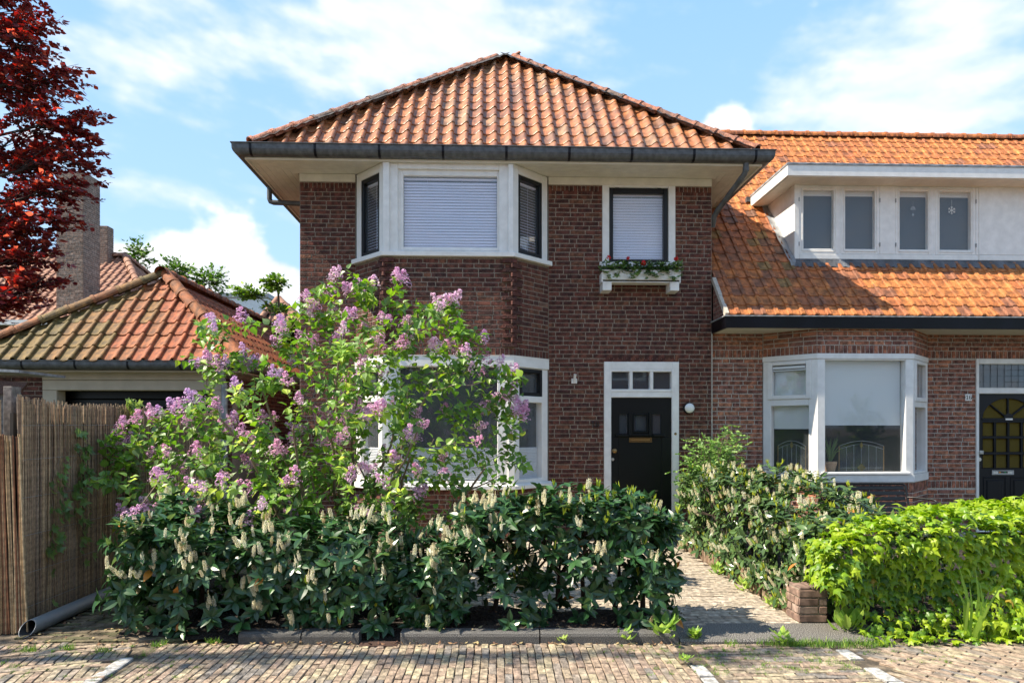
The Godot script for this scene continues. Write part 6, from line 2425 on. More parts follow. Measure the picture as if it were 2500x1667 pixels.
func build_hedges() -> void:

	var yes := func(_p: Vector3, _n: Vector3) -> float: return 1.0
	# left bush, below the lilac
	var A := thing("laurel_hedge", "dark cherry laurel full of cream flower spikes under the lilac, beside the reed fence", "hedge", Vector3(-1.6, 0, 4.3))
	var ha := func(x: float, z: float) -> float:
		return clampf(0.98 - 0.10 * absf(x + 2.2) + 0.06 * sin(x * 3.7 + z) - (0.16 if x > -0.75 else 0.0) - smoothstep(4.35, 4.8, z) * 0.10, 0.4, 1.2)
	var pa := hedge_points(-2.78, -0.30, 4.0, 4.82, ha, 72.0, [1.3, 0.5, 1.2, 0.2, 1.2], yes, 0.06)
	# a few shoots that stick out at the left end
	for i in 26:
		pa.append([Vector3(R(-3.02, -2.72), R(0.2, 0.85), R(4.2, 4.72)), Vector3(-0.8, 0.25, 0.5)])
	# inside
	for i in 150:
		pa.append([Vector3(R(-2.6, -0.4), R(0.1, 0.75), R(4.0, 4.5)), Vector3(R(-1, 1), R(0.1, 1), R(-0.3, 1))])
	hedge_stems(A, -2.6, -0.4, 3.9, 4.5, ha, 7, M.bark_dark)
	laurel_shoots(A, pa, F.laurel, 0.112, func(p: Vector3, n: Vector3) -> float: return (0.36 if p.y > 0.42 else 0.13) if p.z > 4.2 else 0.2, func(p: Vector3, n: Vector3) -> float: return 0.05 if n.y > 0.2 else 0.02, 300, 150)
	# right block, see-through near the ground
	var B := thing("laurel_hedge", "clipped cherry laurel block in front of the black door, see-through below", "hedge", Vector3(0.6, 0, 4.3))
	var hb := func(x: float, z: float) -> float:
		return 1.08 + 0.03 * sin(x * 4.1) + 0.025 * sin(x * 9.0 + z * 5.0) - (0.22 if x < -0.22 else 0.0) - (0.10 if x < -0.05 else 0.0)
	var kb := func(p: Vector3, n: Vector3) -> float:
		if p.y > 0.60: return 1.0
		if p.x > 1.10: return 0.9
		if p.x < -0.2: return 0.95
		return 0.50 + 0.42 * sin(p.x * 8.0 + p.y * 9.0 + p.z * 2.0) + (0.3 if p.y < 0.2 else 0.0)
	var pb := hedge_points(-0.42, 1.46, 4.18, 4.84, hb, 88.0, [1.35, 0.6, 0.3, 1.2, 1.5], kb, 0.06)
	for i in 170:
		pb.append([Vector3(R(-0.3, 1.4), R(0.28, 1.0), R(4.25, 4.62)), Vector3(R(-1, 1), R(0.2, 1), R(-0.3, 1))])
	hedge_stems(B, -0.35, 1.45, 4.08, 4.5, hb, 7, M.bark_dark)
	laurel_shoots(B, pb, F.laurel, 0.104, func(p: Vector3, n: Vector3) -> float: return 0.36 if p.x < 0.12 and p.y > 0.6 else (0.13 if p.y > 0.5 else 0.03), func(p: Vector3, n: Vector3) -> float: return 0.42 if n.y > 0.75 and p.x > 0.2 else 0.03, 300, 90)
	# along the path to the house
	var C := thing("laurel_hedge", "sunlit cherry laurel hedge running back along the right side of the path", "hedge", Vector3(3.0, 0, 2.6))
	var hc := func(x: float, z: float) -> float:
		return 1.10 + 0.05 * sin(z * 3.3) + 0.04 * sin(x * 6.0 + z * 2.0) - smoothstep(3.2, 4.5, z) * 0.26 - smoothstep(3.2, 3.9, x) * 0.12
	var pc := hedge_points(2.60, 3.85, 0.75, 4.46, hc, 78.0, [0.9, 0.1, 1.5, 0.3, 1.15], yes, 0.07)
	for i in 120:
		pc.append([Vector3(R(2.50, 2.62), R(0.10, 0.34), R(0.9, 4.4)), Vector3(-0.9, 0.1, 0.25)])
	hedge_stems(C, 2.75, 3.6, 0.9, 4.2, hc, 9, M.bark_dark)
	laurel_shoots(C, pc, F.laurel2, 0.094, func(p: Vector3, n: Vector3) -> float: return 0.19, func(p: Vector3, n: Vector3) -> float: return 0.34 if p.y > 0.5 else 0.2, 300, 180)

	# ivy hedge
	var I := thing("ivy_hedge", "bright yellow-green ivy hedge at the kerb before the terraced house", "hedge", Vector3(4.2, 0, 4.6))
	var hi := func(x: float, z: float) -> float:
		return 0.86 + 0.05 * (x - 2.6) + 0.035 * sin(x * 3.9 + 1.0) + 0.02 * sin(x * 9.0) - smoothstep(3.0, 2.5, x) * 0.20
	var xs := []
	var tn := []
	var small := []
	var put_leaf := func(p: Vector3, n: Vector3, s: float, tone: int) -> void:
		var d := (Vector3.DOWN * R(0.6, 1.1) + n * R(0.25, 0.9) + Vector3(R(-0.55, 0.55), 0, R(-0.35, 0.35))).normalized()
		if n.y > 0.6:
			d = (n * 0.35 + Vector3(R(-1, 1), R(-0.25, 0.15), R(-0.4, 1))).normalized()
		var nn := (n + Vector3(R(-0.6, 0.6), R(-0.3, 0.5), R(-0.5, 0.5))).normalized()
		var x := d.cross(nn).normalized()
		xs.append(Transform3D(Basis(x * s * R(0.75, 1.1), d * s, x.cross(d) * s * R(0.6, 2.2)), p))
		tn.append(tone)
	var X0 := 2.62
	var X1 := 6.6
	for i in 3700:
		var x := R(X0, X1)
		var h: float = hi.call(x, 4.6)
		var v := rng.randf()
		var bul := 0.05 * (sin(x * 5.0 + v * 4.0) + sin(x * 2.3 - v * 7.0))
		var p := Vector3(x, 0.03 + v * (h - 0.02), 4.88 + 0.035 * (x - 2.6) + bul - R(0, 0.10))
		var n := Vector3(0, 0.15, 1)
		if v > 0.86:
			p.z -= (v - 0.86) * 0.9
			n = Vector3(0, 0.9, 0.7)
		if v < 0.2: p.z += R(-0.02, 0.05)
		# the left end leaves the brick pier free
		if x < 2.80 and v < 0.45 - (x - 2.62) * 0.9: continue
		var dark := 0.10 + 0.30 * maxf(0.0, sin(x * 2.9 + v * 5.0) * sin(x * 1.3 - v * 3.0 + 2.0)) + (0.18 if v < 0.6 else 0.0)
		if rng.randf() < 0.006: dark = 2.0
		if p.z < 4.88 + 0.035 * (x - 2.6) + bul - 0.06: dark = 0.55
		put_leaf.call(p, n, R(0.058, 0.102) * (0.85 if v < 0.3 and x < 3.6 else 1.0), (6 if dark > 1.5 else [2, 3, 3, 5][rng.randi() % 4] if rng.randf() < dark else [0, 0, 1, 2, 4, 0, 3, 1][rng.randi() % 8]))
	for i in 2600:
		var x := R(X0 - 0.04, X1)
		var z := R(3.95, 4.86)
		if x < 3.7 and z < 4.50 - 0.3 * smoothstep(3.2, 3.7, x): continue
		var h: float = hi.call(x, z)
		put_leaf.call(Vector3(x, h + 0.03 * sin(x * 6.0 + z * 5.0) - R(0, 0.07), z), Vector3(R(-0.25, 0.25), 1, R(-0.1, 0.35)), R(0.058, 0.098), [0, 1, 4, 0, 2, 1][rng.randi() % 6])
	for i in 240:   # left end
		var z := R(4.55, 4.88)
		var v := rng.randf()
		var p := Vector3(X0 - 0.02 + R(-0.03, 0.08), 0.40 + v * 0.32, z)
		put_leaf.call(p, Vector3(-1, 0.3, 0.3), R(0.055, 0.09), [0, 2, 3, 1][rng.randi() % 4])
	# shoots standing above the top
	for q in [[4.35, 0.08], [4.95, 0.15], [4.80, 0.06], [5.5, 0.08], [3.9, 0.04]]:
		for i in 16:
			var hx: float = q[0]
			var h: float = hi.call(hx, 4.5)
			put_leaf.call(Vector3(hx + R(-0.07, 0.07), h + R(0, q[1]), 4.45 + R(-0.07, 0.07)), Vector3(R(-0.6, 0.6), 1, R(-0.4, 0.8)), R(0.06, 0.09), [0, 1, 4][rng.randi() % 3])
	# creeping runners at the foot
	for i in 240:
		var x := R(2.85, 6.4)
		put_leaf.call(Vector3(x, R(0.01, 0.06), 4.98 + 0.035 * (x - 2.6) + R(-0.04, 0.09)), Vector3(0, 1, 0.6), R(0.045, 0.075), [0, 2, 3, 1][rng.randi() % 4])
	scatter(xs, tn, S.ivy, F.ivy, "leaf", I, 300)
	# its dark inside: stems and old leaves
	xs = []
	tn = []
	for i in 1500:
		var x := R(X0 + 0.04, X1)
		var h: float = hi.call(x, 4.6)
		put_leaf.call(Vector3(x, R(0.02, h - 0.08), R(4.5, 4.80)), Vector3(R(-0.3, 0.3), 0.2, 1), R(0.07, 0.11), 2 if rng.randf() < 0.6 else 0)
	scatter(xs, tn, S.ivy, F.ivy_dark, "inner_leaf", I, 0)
	var g := Geo.new()
	for i in 40:
		var x := R(X0 + 0.1, X1)
		var a := Vector3(x, 0.0, R(4.3, 4.75))
		var b := Vector3(x + R(-0.3, 0.3), R(0.4, 0.8), R(4.2, 4.8))
		g.tube([a, (a + b) * 0.5 + Vector3(R(-0.08, 0.08), 0, R(-0.05, 0.05)), b], [0.010, 0.008, 0.004], 5)
	part("stems", g, M.bark, I)
	# long grass blades growing through it
	var gb := thing("grass_tuft", "long pale grass blades growing through the ivy hedge", "grass", Vector3(3.62, 0, 4.98))
	g = Geo.new()
	for i in 9:
		var a := Vector3(R(-0.06, 0.06), 0.0, R(-0.03, 0.03))
		var o := Vector3(R(-0.16, 0.2), R(0.28, 0.62), R(0.02, 0.10))
		var w := Vector3(0.012, 0, 0)
		var c := a + Vector3(o.x * 0.3, o.y * 0.6, o.z)
		var e := a + o
		g.quad(a - w, a + w, c + w * 0.9, c - w * 0.9)
		g.tri(c - w * 0.9, c + w * 0.9, e)
	put("blades", g, F.weed.mats[0], gb)

	# brick pier and log edging before the laurel on the right
	var Pr := thing("brick_pier", "stub of a low brick pier at the corner of the path, under ivy", "pier", Vector3(2.62, 0, 4.46))
	var recs := []
	g = Geo.new()
	g.box(Vector3(2.515, -0.02, 4.345), Vector3(2.735, 0.30, 4.565))
	var core := part("mortar", g, M.mortar, Pr)
	var pf := [Face.new(Vector3(2.505, 0, 4.575), Vector3(2.745, 0, 4.575)), Face.new(Vector3(2.505, 0, 4.335), Vector3(2.505, 0, 4.575)), Face.new(Vector3(2.745, 0, 4.575), Vector3(2.745, 0, 4.335))]
	for f in pf:
		courses(recs, f, 0.03, 0.30, [], [], core, 4, 0.0, 0.068)
	for k in 2:
		paver(recs, Vector3(2.57 + k * 0.11, 0.318, 4.455), Vector3(0, 0, 1), 0.23, 0.10, 2, core, 0.05)
	pieces(recs, F.brick3, "brick", core)
	var E := thing("log_edging", "row of short upright wooden posts edging the path below the laurel", "edging", Vector3(2.58, 0, 2.7))
	for k in 50:
		var z := 0.72 + k * 0.0735
		g = Geo.new()
		var h := 0.16 + R(-0.02, 0.025)
		g.tube([Vector3(0, -0.05, 0), Vector3(R(-0.006, 0.006), h - 0.012, 0), Vector3(0, h, 0)], [0.035, 0.035, 0.028], 9)
		put("log", g, F.log.mats[rng.randi() % 3], E, Transform3D(Basis(), Vector3(R(-0.008, 0.008), 0.02, z - 2.7)))

	# rose by the door
	var Ro := thing("rose_bush", "pale green leafy climbing rose between door frame and path hedge", "bush", Vector3(3.0, 0, 0.5))
	var stems := Geo.new()
	xs = []
	tn = []
	for i in 80:
		var base := Vector3(R(2.9, 3.2), 0.05, R(0.35, 0.6))
		var tip := Vector3(R(2.72, 3.52), R(0.95, 1.62), R(0.25, 0.85))
		if i < 8: tip = Vector3(R(2.62, 2.85), R(0.7, 1.25), R(0.4, 0.8))
		if tip.x < 2.95: tip.y -= R(0, 0.35)
		var mid := (base + tip) * 0.5 + Vector3(R(-0.1, 0.1), R(0.0, 0.2), R(-0.08, 0.08))
		stems.tube([base, mid, tip], [0.007, 0.005, 0.002], 5)
		for k in 11:
			var c := mid.lerp(tip, R(0.0, 1.05)) + Vector3(R(-0.09, 0.09), R(-0.08, 0.09), R(-0.09, 0.09))
			var rach := Vector3(R(-1, 1), R(-0.3, 0.5), R(-0.5, 1)).normalized()
			for l in 5:
				var pp := c + rach * (0.028 * (l / 2))
				var d := (rach * (1.4 if l == 4 else 0.5) + rach.cross(Vector3.UP).normalized() * (1.0 if l % 2 else -1.0) * (0.0 if l == 4 else 1.0)).normalized()
				xs.append(Transform3D(frame_of(d, Vector3(R(-0.3, 0.3), R(-0.3, 0.3), -1) if rng.randf() < 0.4 else Vector3(0.2, -1, 0.1), Vector3.ONE * R(0.036, 0.06)), pp))
				tn.append(rng.randi() % 3)
	part("stems", stems, M.twig, Ro)
	scatter(xs, tn, S.small, F.rose, "leaf", Ro, 150)

# ---------------------------------------------------------------- lilac
func build_lilac() -> void:
	var L := thing("lilac_bush", "big lilac shrub with pink and mauve flower heads in front of the lower bay window", "shrub", Vector3(-1.5, 0, 3.2))
	var outline := PackedVector2Array()
	for q in [[-3.70, 1.18], [-3.65, 1.53], [-3.19, 1.74], [-2.89, 2.13], [-2.87, 2.66], [-2.55, 2.74], [-2.21, 2.60], [-1.83, 2.80], [-1.59, 3.07], [-1.40, 3.15], [-1.19, 3.0], [-0.83, 3.10], [-0.68, 2.83], [-0.36, 2.90], [-0.25, 2.60], [-0.04, 2.55], [0.0, 2.26], [0.26, 2.16], [0.38, 1.79], [0.26, 1.48], [0.36, 1.22], [0.09, 1.0], [-0.30, 0.83], [-0.94, 0.70], [-1.79, 0.70], [-2.38, 0.66], [-2.89, 0.70], [-3.50, 0.72], [-3.36, 0.96]]:
		outline.append(Vector2(q[0], q[1]))
	var edge := func(p: Vector2) -> float:
		var d := 9.0
		for i in outline.size():
			var c := Geometry2D.get_closest_point_to_segment(p, outline[i], outline[(i + 1) % outline.size()])
			d = minf(d, c.distance_to(p))
		return d
	# main stems to a set of forks
	var g := Geo.new()
	var nodes := []     # [position, radius]
	var forks := []
	while forks.size() < 20:
		var p := Vector2(R(-3.0, 0.1), R(0.9, 2.6))
		if Geometry2D.is_point_in_polygon(p, outline) and edge.call(p) > 0.25:
			forks.append(Vector3(p.x, p.y, 3.2 + R(-0.6, 0.75) * (0.6 if p.y > 2.2 else 1.0)))
	for q in forks:
		var base := Vector3(clampf(-1.45 + (q.x + 1.45) * 0.35 + R(-0.2, 0.2), -2.3, -0.6), 0.0, 3.25 + R(-0.3, 0.35))
		var mid: Vector3 = base.lerp(q, 0.5) + Vector3(R(-0.12, 0.12), 0.16, R(-0.1, 0.1))
		var m1: Vector3 = base.lerp(mid, 0.5) + Vector3(R(-0.07, 0.07), 0.05, R(-0.06, 0.06))
		var m2: Vector3 = mid.lerp(q, 0.5) + Vector3(R(-0.06, 0.06), R(0, 0.06), R(-0.06, 0.06))
		g.tube([base, m1, mid, m2, q], [0.026, 0.021, 0.017, 0.012, 0.009], 6)
		for e in [[mid, 0.014], [m2, 0.012], [q, 0.009]]:
			nodes.append(e)
	# tips
	var tips := []
	var tries := 0
	while tips.size() < 620 and tries < 12000:
		tries += 1
		var p := Vector2(R(-3.7, 0.4), R(0.66, 3.15))
		if not Geometry2D.is_point_in_polygon(p, outline):
			continue
		var d: float = edge.call(p)
		# thinner towards the upper left and the lower right, where the wall shows through
		if p.x < -2.1 and p.y > 1.75 and rng.randf() < 0.42: continue
		if p.x > -0.75 and p.y < 1.25 and rng.randf() < 0.45: continue
		if p.y > 1.5 and p.x > -2.4 and rng.randf() < 0.12: continue
		var half := minf(0.85, 0.16 + d * 1.15)
		var z := 3.25 + R(-1, 1) * half + (0.35 if p.y < 1.2 else 0.0)
		tips.append(Vector3(p.x, p.y, z))
	tips.sort_custom(func(a, b): return a.distance_squared_to(Vector3(-1.4, 0.6, 3.2)) < b.distance_squared_to(Vector3(-1.4, 0.6, 3.2)))
	var xs := []
	var tn := []
	var blooms := []
	for t in tips:
		var best := 0
		var bd := 1e9
		for i in nodes.size():
			var q: Vector3 = nodes[i][0]
			var dd: float = q.distance_to(t)
			if q.y > t.y: dd += (q.y - t.y) * 2.0
			if dd < bd:
				bd = dd
				best = i
		var from: Vector3 = nodes[best][0]
		var tip: Vector3 = t
		var r0 := minf(0.009, (nodes[best][1] as float) * 0.8)
		var mid := from.lerp(tip, 0.55) + Vector3(R(-0.04, 0.04), -0.05 * from.distance_to(tip), R(-0.04, 0.04))
		g.tube([from, mid, tip], [r0, r0 * 0.75, 0.0028], 5)
		nodes.append([mid, r0 * 0.75])
		if tips.size() % 2 == 0: nodes.append([tip, 0.004])
		var ax := (tip - mid).normalized()
		var sx := ax.cross(Vector3(0.2, 0.3, 1)).normalized()
		var sy := ax.cross(sx)
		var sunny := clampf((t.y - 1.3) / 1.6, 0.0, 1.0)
		var reach := minf(0.42, from.distance_to(tip) + 0.12)
		var np := rng.randi_range(4, 6)
		for k in np:
			var a := (k % 2) * PI / 2 + R(-0.4, 0.4)
			var at := tip - ax * (reach * k / np)
			for s in [-1, 1]:
				var side: Vector3 = (sx * cos(a) + sy * sin(a)) * float(s)
				var d: Vector3 = (side + ax * R(0.3, 0.9) + Vector3(0, R(-0.55, 0.15), 0)).normalized()
				var nrm := (Vector3.UP * 0.9 + ax * 0.3 + Vector3(R(-0.7, 0.7), R(-0.3, 0.2), R(-0.3, 0.8))).normalized()
				var l := R(0.066, 0.108) * (0.8 if k == 0 else 1.0)
				var x := d.cross(nrm).normalized()
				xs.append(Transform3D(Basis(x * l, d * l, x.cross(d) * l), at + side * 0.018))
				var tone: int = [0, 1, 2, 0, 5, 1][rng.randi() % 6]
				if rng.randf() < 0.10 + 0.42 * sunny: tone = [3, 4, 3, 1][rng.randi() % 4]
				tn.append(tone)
		# flower heads
		var dd: float = edge.call(Vector2(t.x, t.y))
		var want := 0.37 if (t.z > 3.2 or dd < 0.15) else 0.20
		if rng.randf() < want:
			for k in (2 if rng.randf() < 0.28 else 1):
				blooms.append([tip + Vector3(R(-0.03, 0.03), 0, 0) * k * 2.0, (ax + Vector3(0, 0.55, 0) + Vector3(R(-0.5, 0.5), R(-0.2, 0.1), R(-0.2, 0.5))).normalized(), sunny])
	# a few heads that hang out over the laurel and the fence
	for q in [[-2.88, 0.93, 4.42, 0.9], [-2.35, 0.90, 4.40, 0.2], [-1.95, 0.86, 4.40, 0.2], [-1.85, 0.97, 4.35, 0.1], [-3.58, 1.24, 3.2, 0.1], [-3.52, 1.50, 3.2, 0.3], [-3.12, 1.38, 3.6, 0.4], [-2.62, 1.40, 3.8, 0.2], [-1.55, 3.12, 3.1, 0.1], [-0.86, 3.08, 3.1, 0.1], [-0.40, 2.86, 3.2, 0.3], [-0.05, 2.50, 3.2, 0.1], [0.24, 2.13, 3.3, 0.2], [0.28, 1.80, 3.4, 0.1], [-2.68, 2.66, 3.2, -0.2], [-2.42, 2.68, 3.2, 0.0], [-2.62, 2.2, 3.3, 0.1], [-2.5, 2.25, 3.4, 0.0], [-0.9, 1.12, 4.0, 0.3], [-1.2, 1.18, 4.05, 0.2], [-1.75, 1.15, 4.1, 0.4]]:
		var c := Vector3(q[0], q[1], q[2])
		blooms.append([c - Vector3(0, 0.05, 0), Vector3(q[3], 0.9, 0.3).normalized(), 0.5])
		var bd := 1e9
		var from := c
		for e in nodes:
			var dd: float = (e[0] as Vector3).distance_to(c)
			if dd < bd:
				bd = dd
				from = e[0]
		g.tube([from, from.lerp(c, 0.5) + Vector3(0, -0.04, 0), c - Vector3(0, 0.05, 0)], [0.005, 0.004, 0.0028], 5)
		for k in 8:
			var d := Vector3(R(-1, 1), R(-0.6, 0.3), R(-0.6, 1)).normalized()
			xs.append(Transform3D(frame_of(d, Vector3(R(-0.3, 0.3), -1, -0.3), Vector3.ONE * R(0.06, 0.09)), c + Vector3(R(-0.06, 0.06), R(-0.14, -0.04), R(-0.05, 0.05))))
			tn.append([0, 1, 3][rng.randi() % 3])
	part("branches", g, M.twig, L)
	for b in blooms:
		var s := R(0.115, 0.18)
		var fat := R(1.15, 1.55)
		var tone: int = [0, 0, 1, 3, 1][rng.randi() % 5]
		if b[0].x < -1.9 and b[0].y > 1.7: tone = [2, 2, 0][rng.randi() % 3]
		if b[0].y > 2.6: tone = [0, 3, 3][rng.randi() % 3]
		put("flower_head", S.panicles[rng.randi() % 4], F.bloom.mats[tone], L, Transform3D(frame_of(b[1], Vector3(R(-1, 1), 0, R(-1, 1)), Vector3(s * fat, s, s * fat)), b[0] - L.position))
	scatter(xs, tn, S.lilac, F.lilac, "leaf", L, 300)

# ---------------------------------------------------------------- trees
func tree(called: String, label: String, base: Vector3, trunk: Array, rad: Array, clumps: Array, shape: Geo, fam: Dictionary, size: Vector2, bark: Material, weights: Array, limit: int, droop := 0.25) -> void:
	# clumps: [centre, radius x, y, z, sprays, leaves per spray]
	var T := thing(called, label, "tree", base)
	var g := Geo.new()
	g.tube(trunk, rad, 9)
	var xs := []
	var tn := []
	for c in clumps:
		var cc: Vector3 = c[0]
		# limb from the nearest point of the trunk
		var from: Vector3 = trunk[trunk.size() - 1]
		var fd := 1e9
		for i in trunk.size() - 1:
			for k in 6:
				var q: Vector3 = trunk[i].lerp(trunk[i + 1], k / 5.0)
				var dd := q.distance_to(cc) + (q.y - cc.y) * 0.7
				if dd < fd:
					fd = dd
					from = q
		var rl: float = minf(0.05, (rad[rad.size() - 1] as float) * 1.2)
		var m: Vector3 = from.lerp(cc, 0.5) + Vector3(0, 0.12 * from.distance_to(cc), 0)
		g.tube([from, from.lerp(m, 0.5) + Vector3(0, 0.05, 0), m, cc], [rl, rl * 0.8, rl * 0.6, rl * 0.28], 6)
		for i in c[4]:
			var v := Vector3(R(-1, 1), R(-1, 1), R(-1, 1))
			while v.length() > 1.0: v = Vector3(R(-1, 1), R(-1, 1), R(-1, 1))
			v = v.normalized() * pow(v.length(), 0.6)
			var tip := cc + Vector3(v.x * c[1], v.y * c[2], v.z * c[3])
			var root := m.lerp(cc, R(0.2, 1.0)).lerp(tip, 0.25)
			var mid := root.lerp(tip, 0.5) + Vector3(0, 0.06 * root.distance_to(tip), 0)
			g.tube([root, mid, tip], [rl * 0.22, rl * 0.14, 0.003], 4, false)
			var ax := (tip - mid).normalized()
			var sd := ax.cross(Vector3.UP).normalized()
			var reach := minf(0.6, root.distance_to(tip))
			for k in c[5]:
				var t := rng.randf()
				var at := tip - ax * (reach * t)
				var d := (sd * (1.0 if k % 2 else -1.0) * R(0.5, 1.2) + ax * R(0.2, 1.0) + Vector3(R(-0.4, 0.4), -droop + R(-0.4, 0.3), R(-0.4, 0.4))).normalized()
				var l := R(size.x, size.y)
				xs.append(Transform3D(frame_of(d, Vector3(R(-1, 1), -0.7, R(-1, 0.6)), Vector3.ONE * l), at + d * 0.015 + Vector3(R(-0.03, 0.03), R(-0.03, 0.03), R(-0.03, 0.03))))
				tn.append(weights[rng.randi() % weights.size()])
	part("trunk", g, bark, T)
	scatter(xs, tn, shape, fam, "leaf", T, limit)

func build_beech() -> void:
	var cl := []
	# over the garage, in view
	for q in [[-6.6, 7.95, 0.2, 0.6, 0.5, 0.6, 34], [-6.45, 7.1, 0.2, 0.58, 0.45, 0.6, 34], [-6.15, 6.5, 0.2, 0.62, 0.34, 0.6, 32], [-5.85, 5.95, 0.2, 0.6, 0.32, 0.6, 30], [-5.85, 5.42, 0.2, 0.66, 0.32, 0.6, 34], [-5.85, 4.95, 0.3, 0.62, 0.22, 0.5, 24], [-6.15, 4.55, 0.3, 0.62, 0.28, 0.6, 28], [-6.2, 4.1, 0.3, 0.58, 0.26, 0.6, 24], [-6.1, 3.66, 0.4, 0.5, 0.12, 0.4, 16], [-6.5, 3.4, 0.4, 0.5, 0.18, 0.5, 20],
		[-7.2, 7.6, -0.1, 0.8, 0.85, 0.8, 58], [-7.0, 6.5, -0.1, 0.8, 0.62, 0.8, 54], [-6.8, 5.6, -0.1, 0.8, 0.55, 0.8, 50], [-6.95, 4.7, 0.0, 0.7, 0.5, 0.7, 44], [-7.0, 3.95, 0.1, 0.7, 0.42, 0.7, 36], [-7.1, 3.25, 0.3, 0.6, 0.3, 0.6, 24], [-6.7, 8.9, 0.0, 0.7, 0.6, 0.7, 30], [-8.6, 7.5, 0.3, 1.2, 2.0, 1.2, 56], [-8.4, 4.8, 0.4, 1.0, 1.1, 1.1, 44]]:
		# it stands behind the garage
		var c := EYE + (Vector3(q[0], q[1], q[2]) - EYE) * 1.36
		cl.append([c, q[3] * 1.36, q[4] * 1.36, q[5] * 1.1, int(q[6] * 1.45), 21])
	tree("copper_beech", "copper beech with dark red leaves at the left edge above the garage", Vector3(-12.2, 0, -2.6), [Vector3(-12.2, 0, -2.6), Vector3(-12.15, 1.4, -2.6), Vector3(-12.0, 3.2, -2.7), Vector3(-11.5, 5.8, -2.9), Vector3(-10.9, 8.4, -3.2), Vector3(-10.0, 11.5, -3.6)], [0.30, 0.26, 0.22, 0.17, 0.11, 0.05], cl, S.beech, F.beech, Vector2(0.085, 0.145), M.beech_bark, [0, 1, 0, 2, 3, 0, 4, 1, 5, 2], 300)
	# a street tree beyond the left edge, whose shade dapples the street
	cl = []
	for q in [[-6.3, 7.4, 6.0, 1.1, 0.5, 0.25, 11], [-8.0, 7.2, 5.9, 1.1, 0.6, 0.4, 18], [-5.0, 8.4, 6.1, 1.1, 0.4, 0.22, 8], [-9.6, 6.6, 5.6, 1.2, 0.8, 0.7, 20]]:
		cl.append([Vector3(q[0], q[1], q[2]), q[3], q[4], q[5], q[6], 13])
	tree("street_tree", "street tree left of the view that throws dappled shade on the paving", Vector3(-9.8, 0, 5.6), [Vector3(-9.8, 0, 5.6), Vector3(-9.75, 2.4, 5.6), Vector3(-9.5, 4.6, 5.7), Vector3(-9.0, 6.4, 5.8)], [0.18, 0.15, 0.11, 0.06], cl, S.small, F.tree, Vector2(0.08, 0.12), M.bark, [0, 1, 2], 0, 0.1)
	# behind
	tree("pear_tree", "small fresh green fruit tree with a bent limb behind the garage ridge", Vector3(-4.7, 0, -6.0), [Vector3(-4.7, 0, -6), Vector3(-4.72, 2.5, -6), Vector3(-4.82, 3.9, -6), Vector3(-4.88, 4.95, -6.0)], [0.08, 0.06, 0.035, 0.02],
		[[Vector3(-4.95, 4.95, -6), 0.35, 0.22, 0.3, 34, 16], [Vector3(-5.55, 4.75, -6), 0.48, 0.18, 0.3, 36, 16], [Vector3(-5.75, 4.25, -6), 0.36, 0.16, 0.3, 26, 16], [Vector3(-4.95, 4.4, -6.1), 0.35, 0.14, 0.3, 22, 14], [Vector3(-4.6, 3.75, -5.9), 0.5, 0.45, 0.4, 50, 16], [Vector3(-4.95, 3.6, -5.9), 0.45, 0.4, 0.4, 44, 16], [Vector3(-4.3, 3.9, -6.0), 0.4, 0.4, 0.4, 34, 16]], S.small, F.tree, Vector2(0.07, 0.12), M.bark, [0, 1, 3, 2, 3], 60, 0.1)
	var kk := 0
	for q in [[-13.6, 8.2, 0.6, 0.95, 46], [-12.1, 7.75, 0.85, 0.6, 46], [-10.9, 7.3, 1.0, 0.75, 56]]:
		tree("birch_tree", ["slender grey-green treetop just right of the small rear chimney", "thin treetop showing over the left part of the garage ridge", "thin wispy treetop showing over the middle of the garage ridge"][kk], Vector3(q[0], 0, -17), [Vector3(q[0], 0, -17), Vector3(q[0] + 0.1, 4, -17), Vector3(q[0] + 0.05, q[1] - 0.6, -17)], [0.14, 0.09, 0.04], [[Vector3(q[0], q[1], -17), q[2], q[3], 0.7, q[4], 12], [Vector3(q[0], q[1] - 1.5, -17), q[2] * 1.5, 0.9, 1.0, 26, 12]], S.small, F.tree, Vector2(0.12, 0.20), M.bark, [0, 2, 2, 1, 0], 0, 0.1)
		kk += 1
	tree("garden_shrub", "leafy green shrub across the street, mirrored in the bay panes", Vector3(11.3, 0, 11.0), [Vector3(11.3, 0, 11.0), Vector3(11.3, 0.8, 11.0), Vector3(11.3, 1.6, 11.0)], [0.06, 0.04, 0.02], [[Vector3(11.3, 1.1, 11.0), 0.9, 1.0, 0.9, 60, 14], [Vector3(11.2, 2.0, 11.0), 0.7, 0.7, 0.7, 40, 14]], S.small, F.tree, Vector2(0.10, 0.16), M.bark, [0, 1, 2, 3], 0, 0.1)

# ---------------------------------------------------------------- reed fence
func reed(recs: Array, a: Vector3, b: Vector3, r: float, shape: Geo, tone: int, node: Node) -> void:
	var d := b - a
	var x := d.cross(Vector3(0.1, 0.2, 1)).normalized()
	recs.append([shape, Transform3D(Basis(x * r, d, x.cross(d.normalized()) * r) * Basis(Vector3.UP, R(0, TAU)), a), tone, node, 0.2])

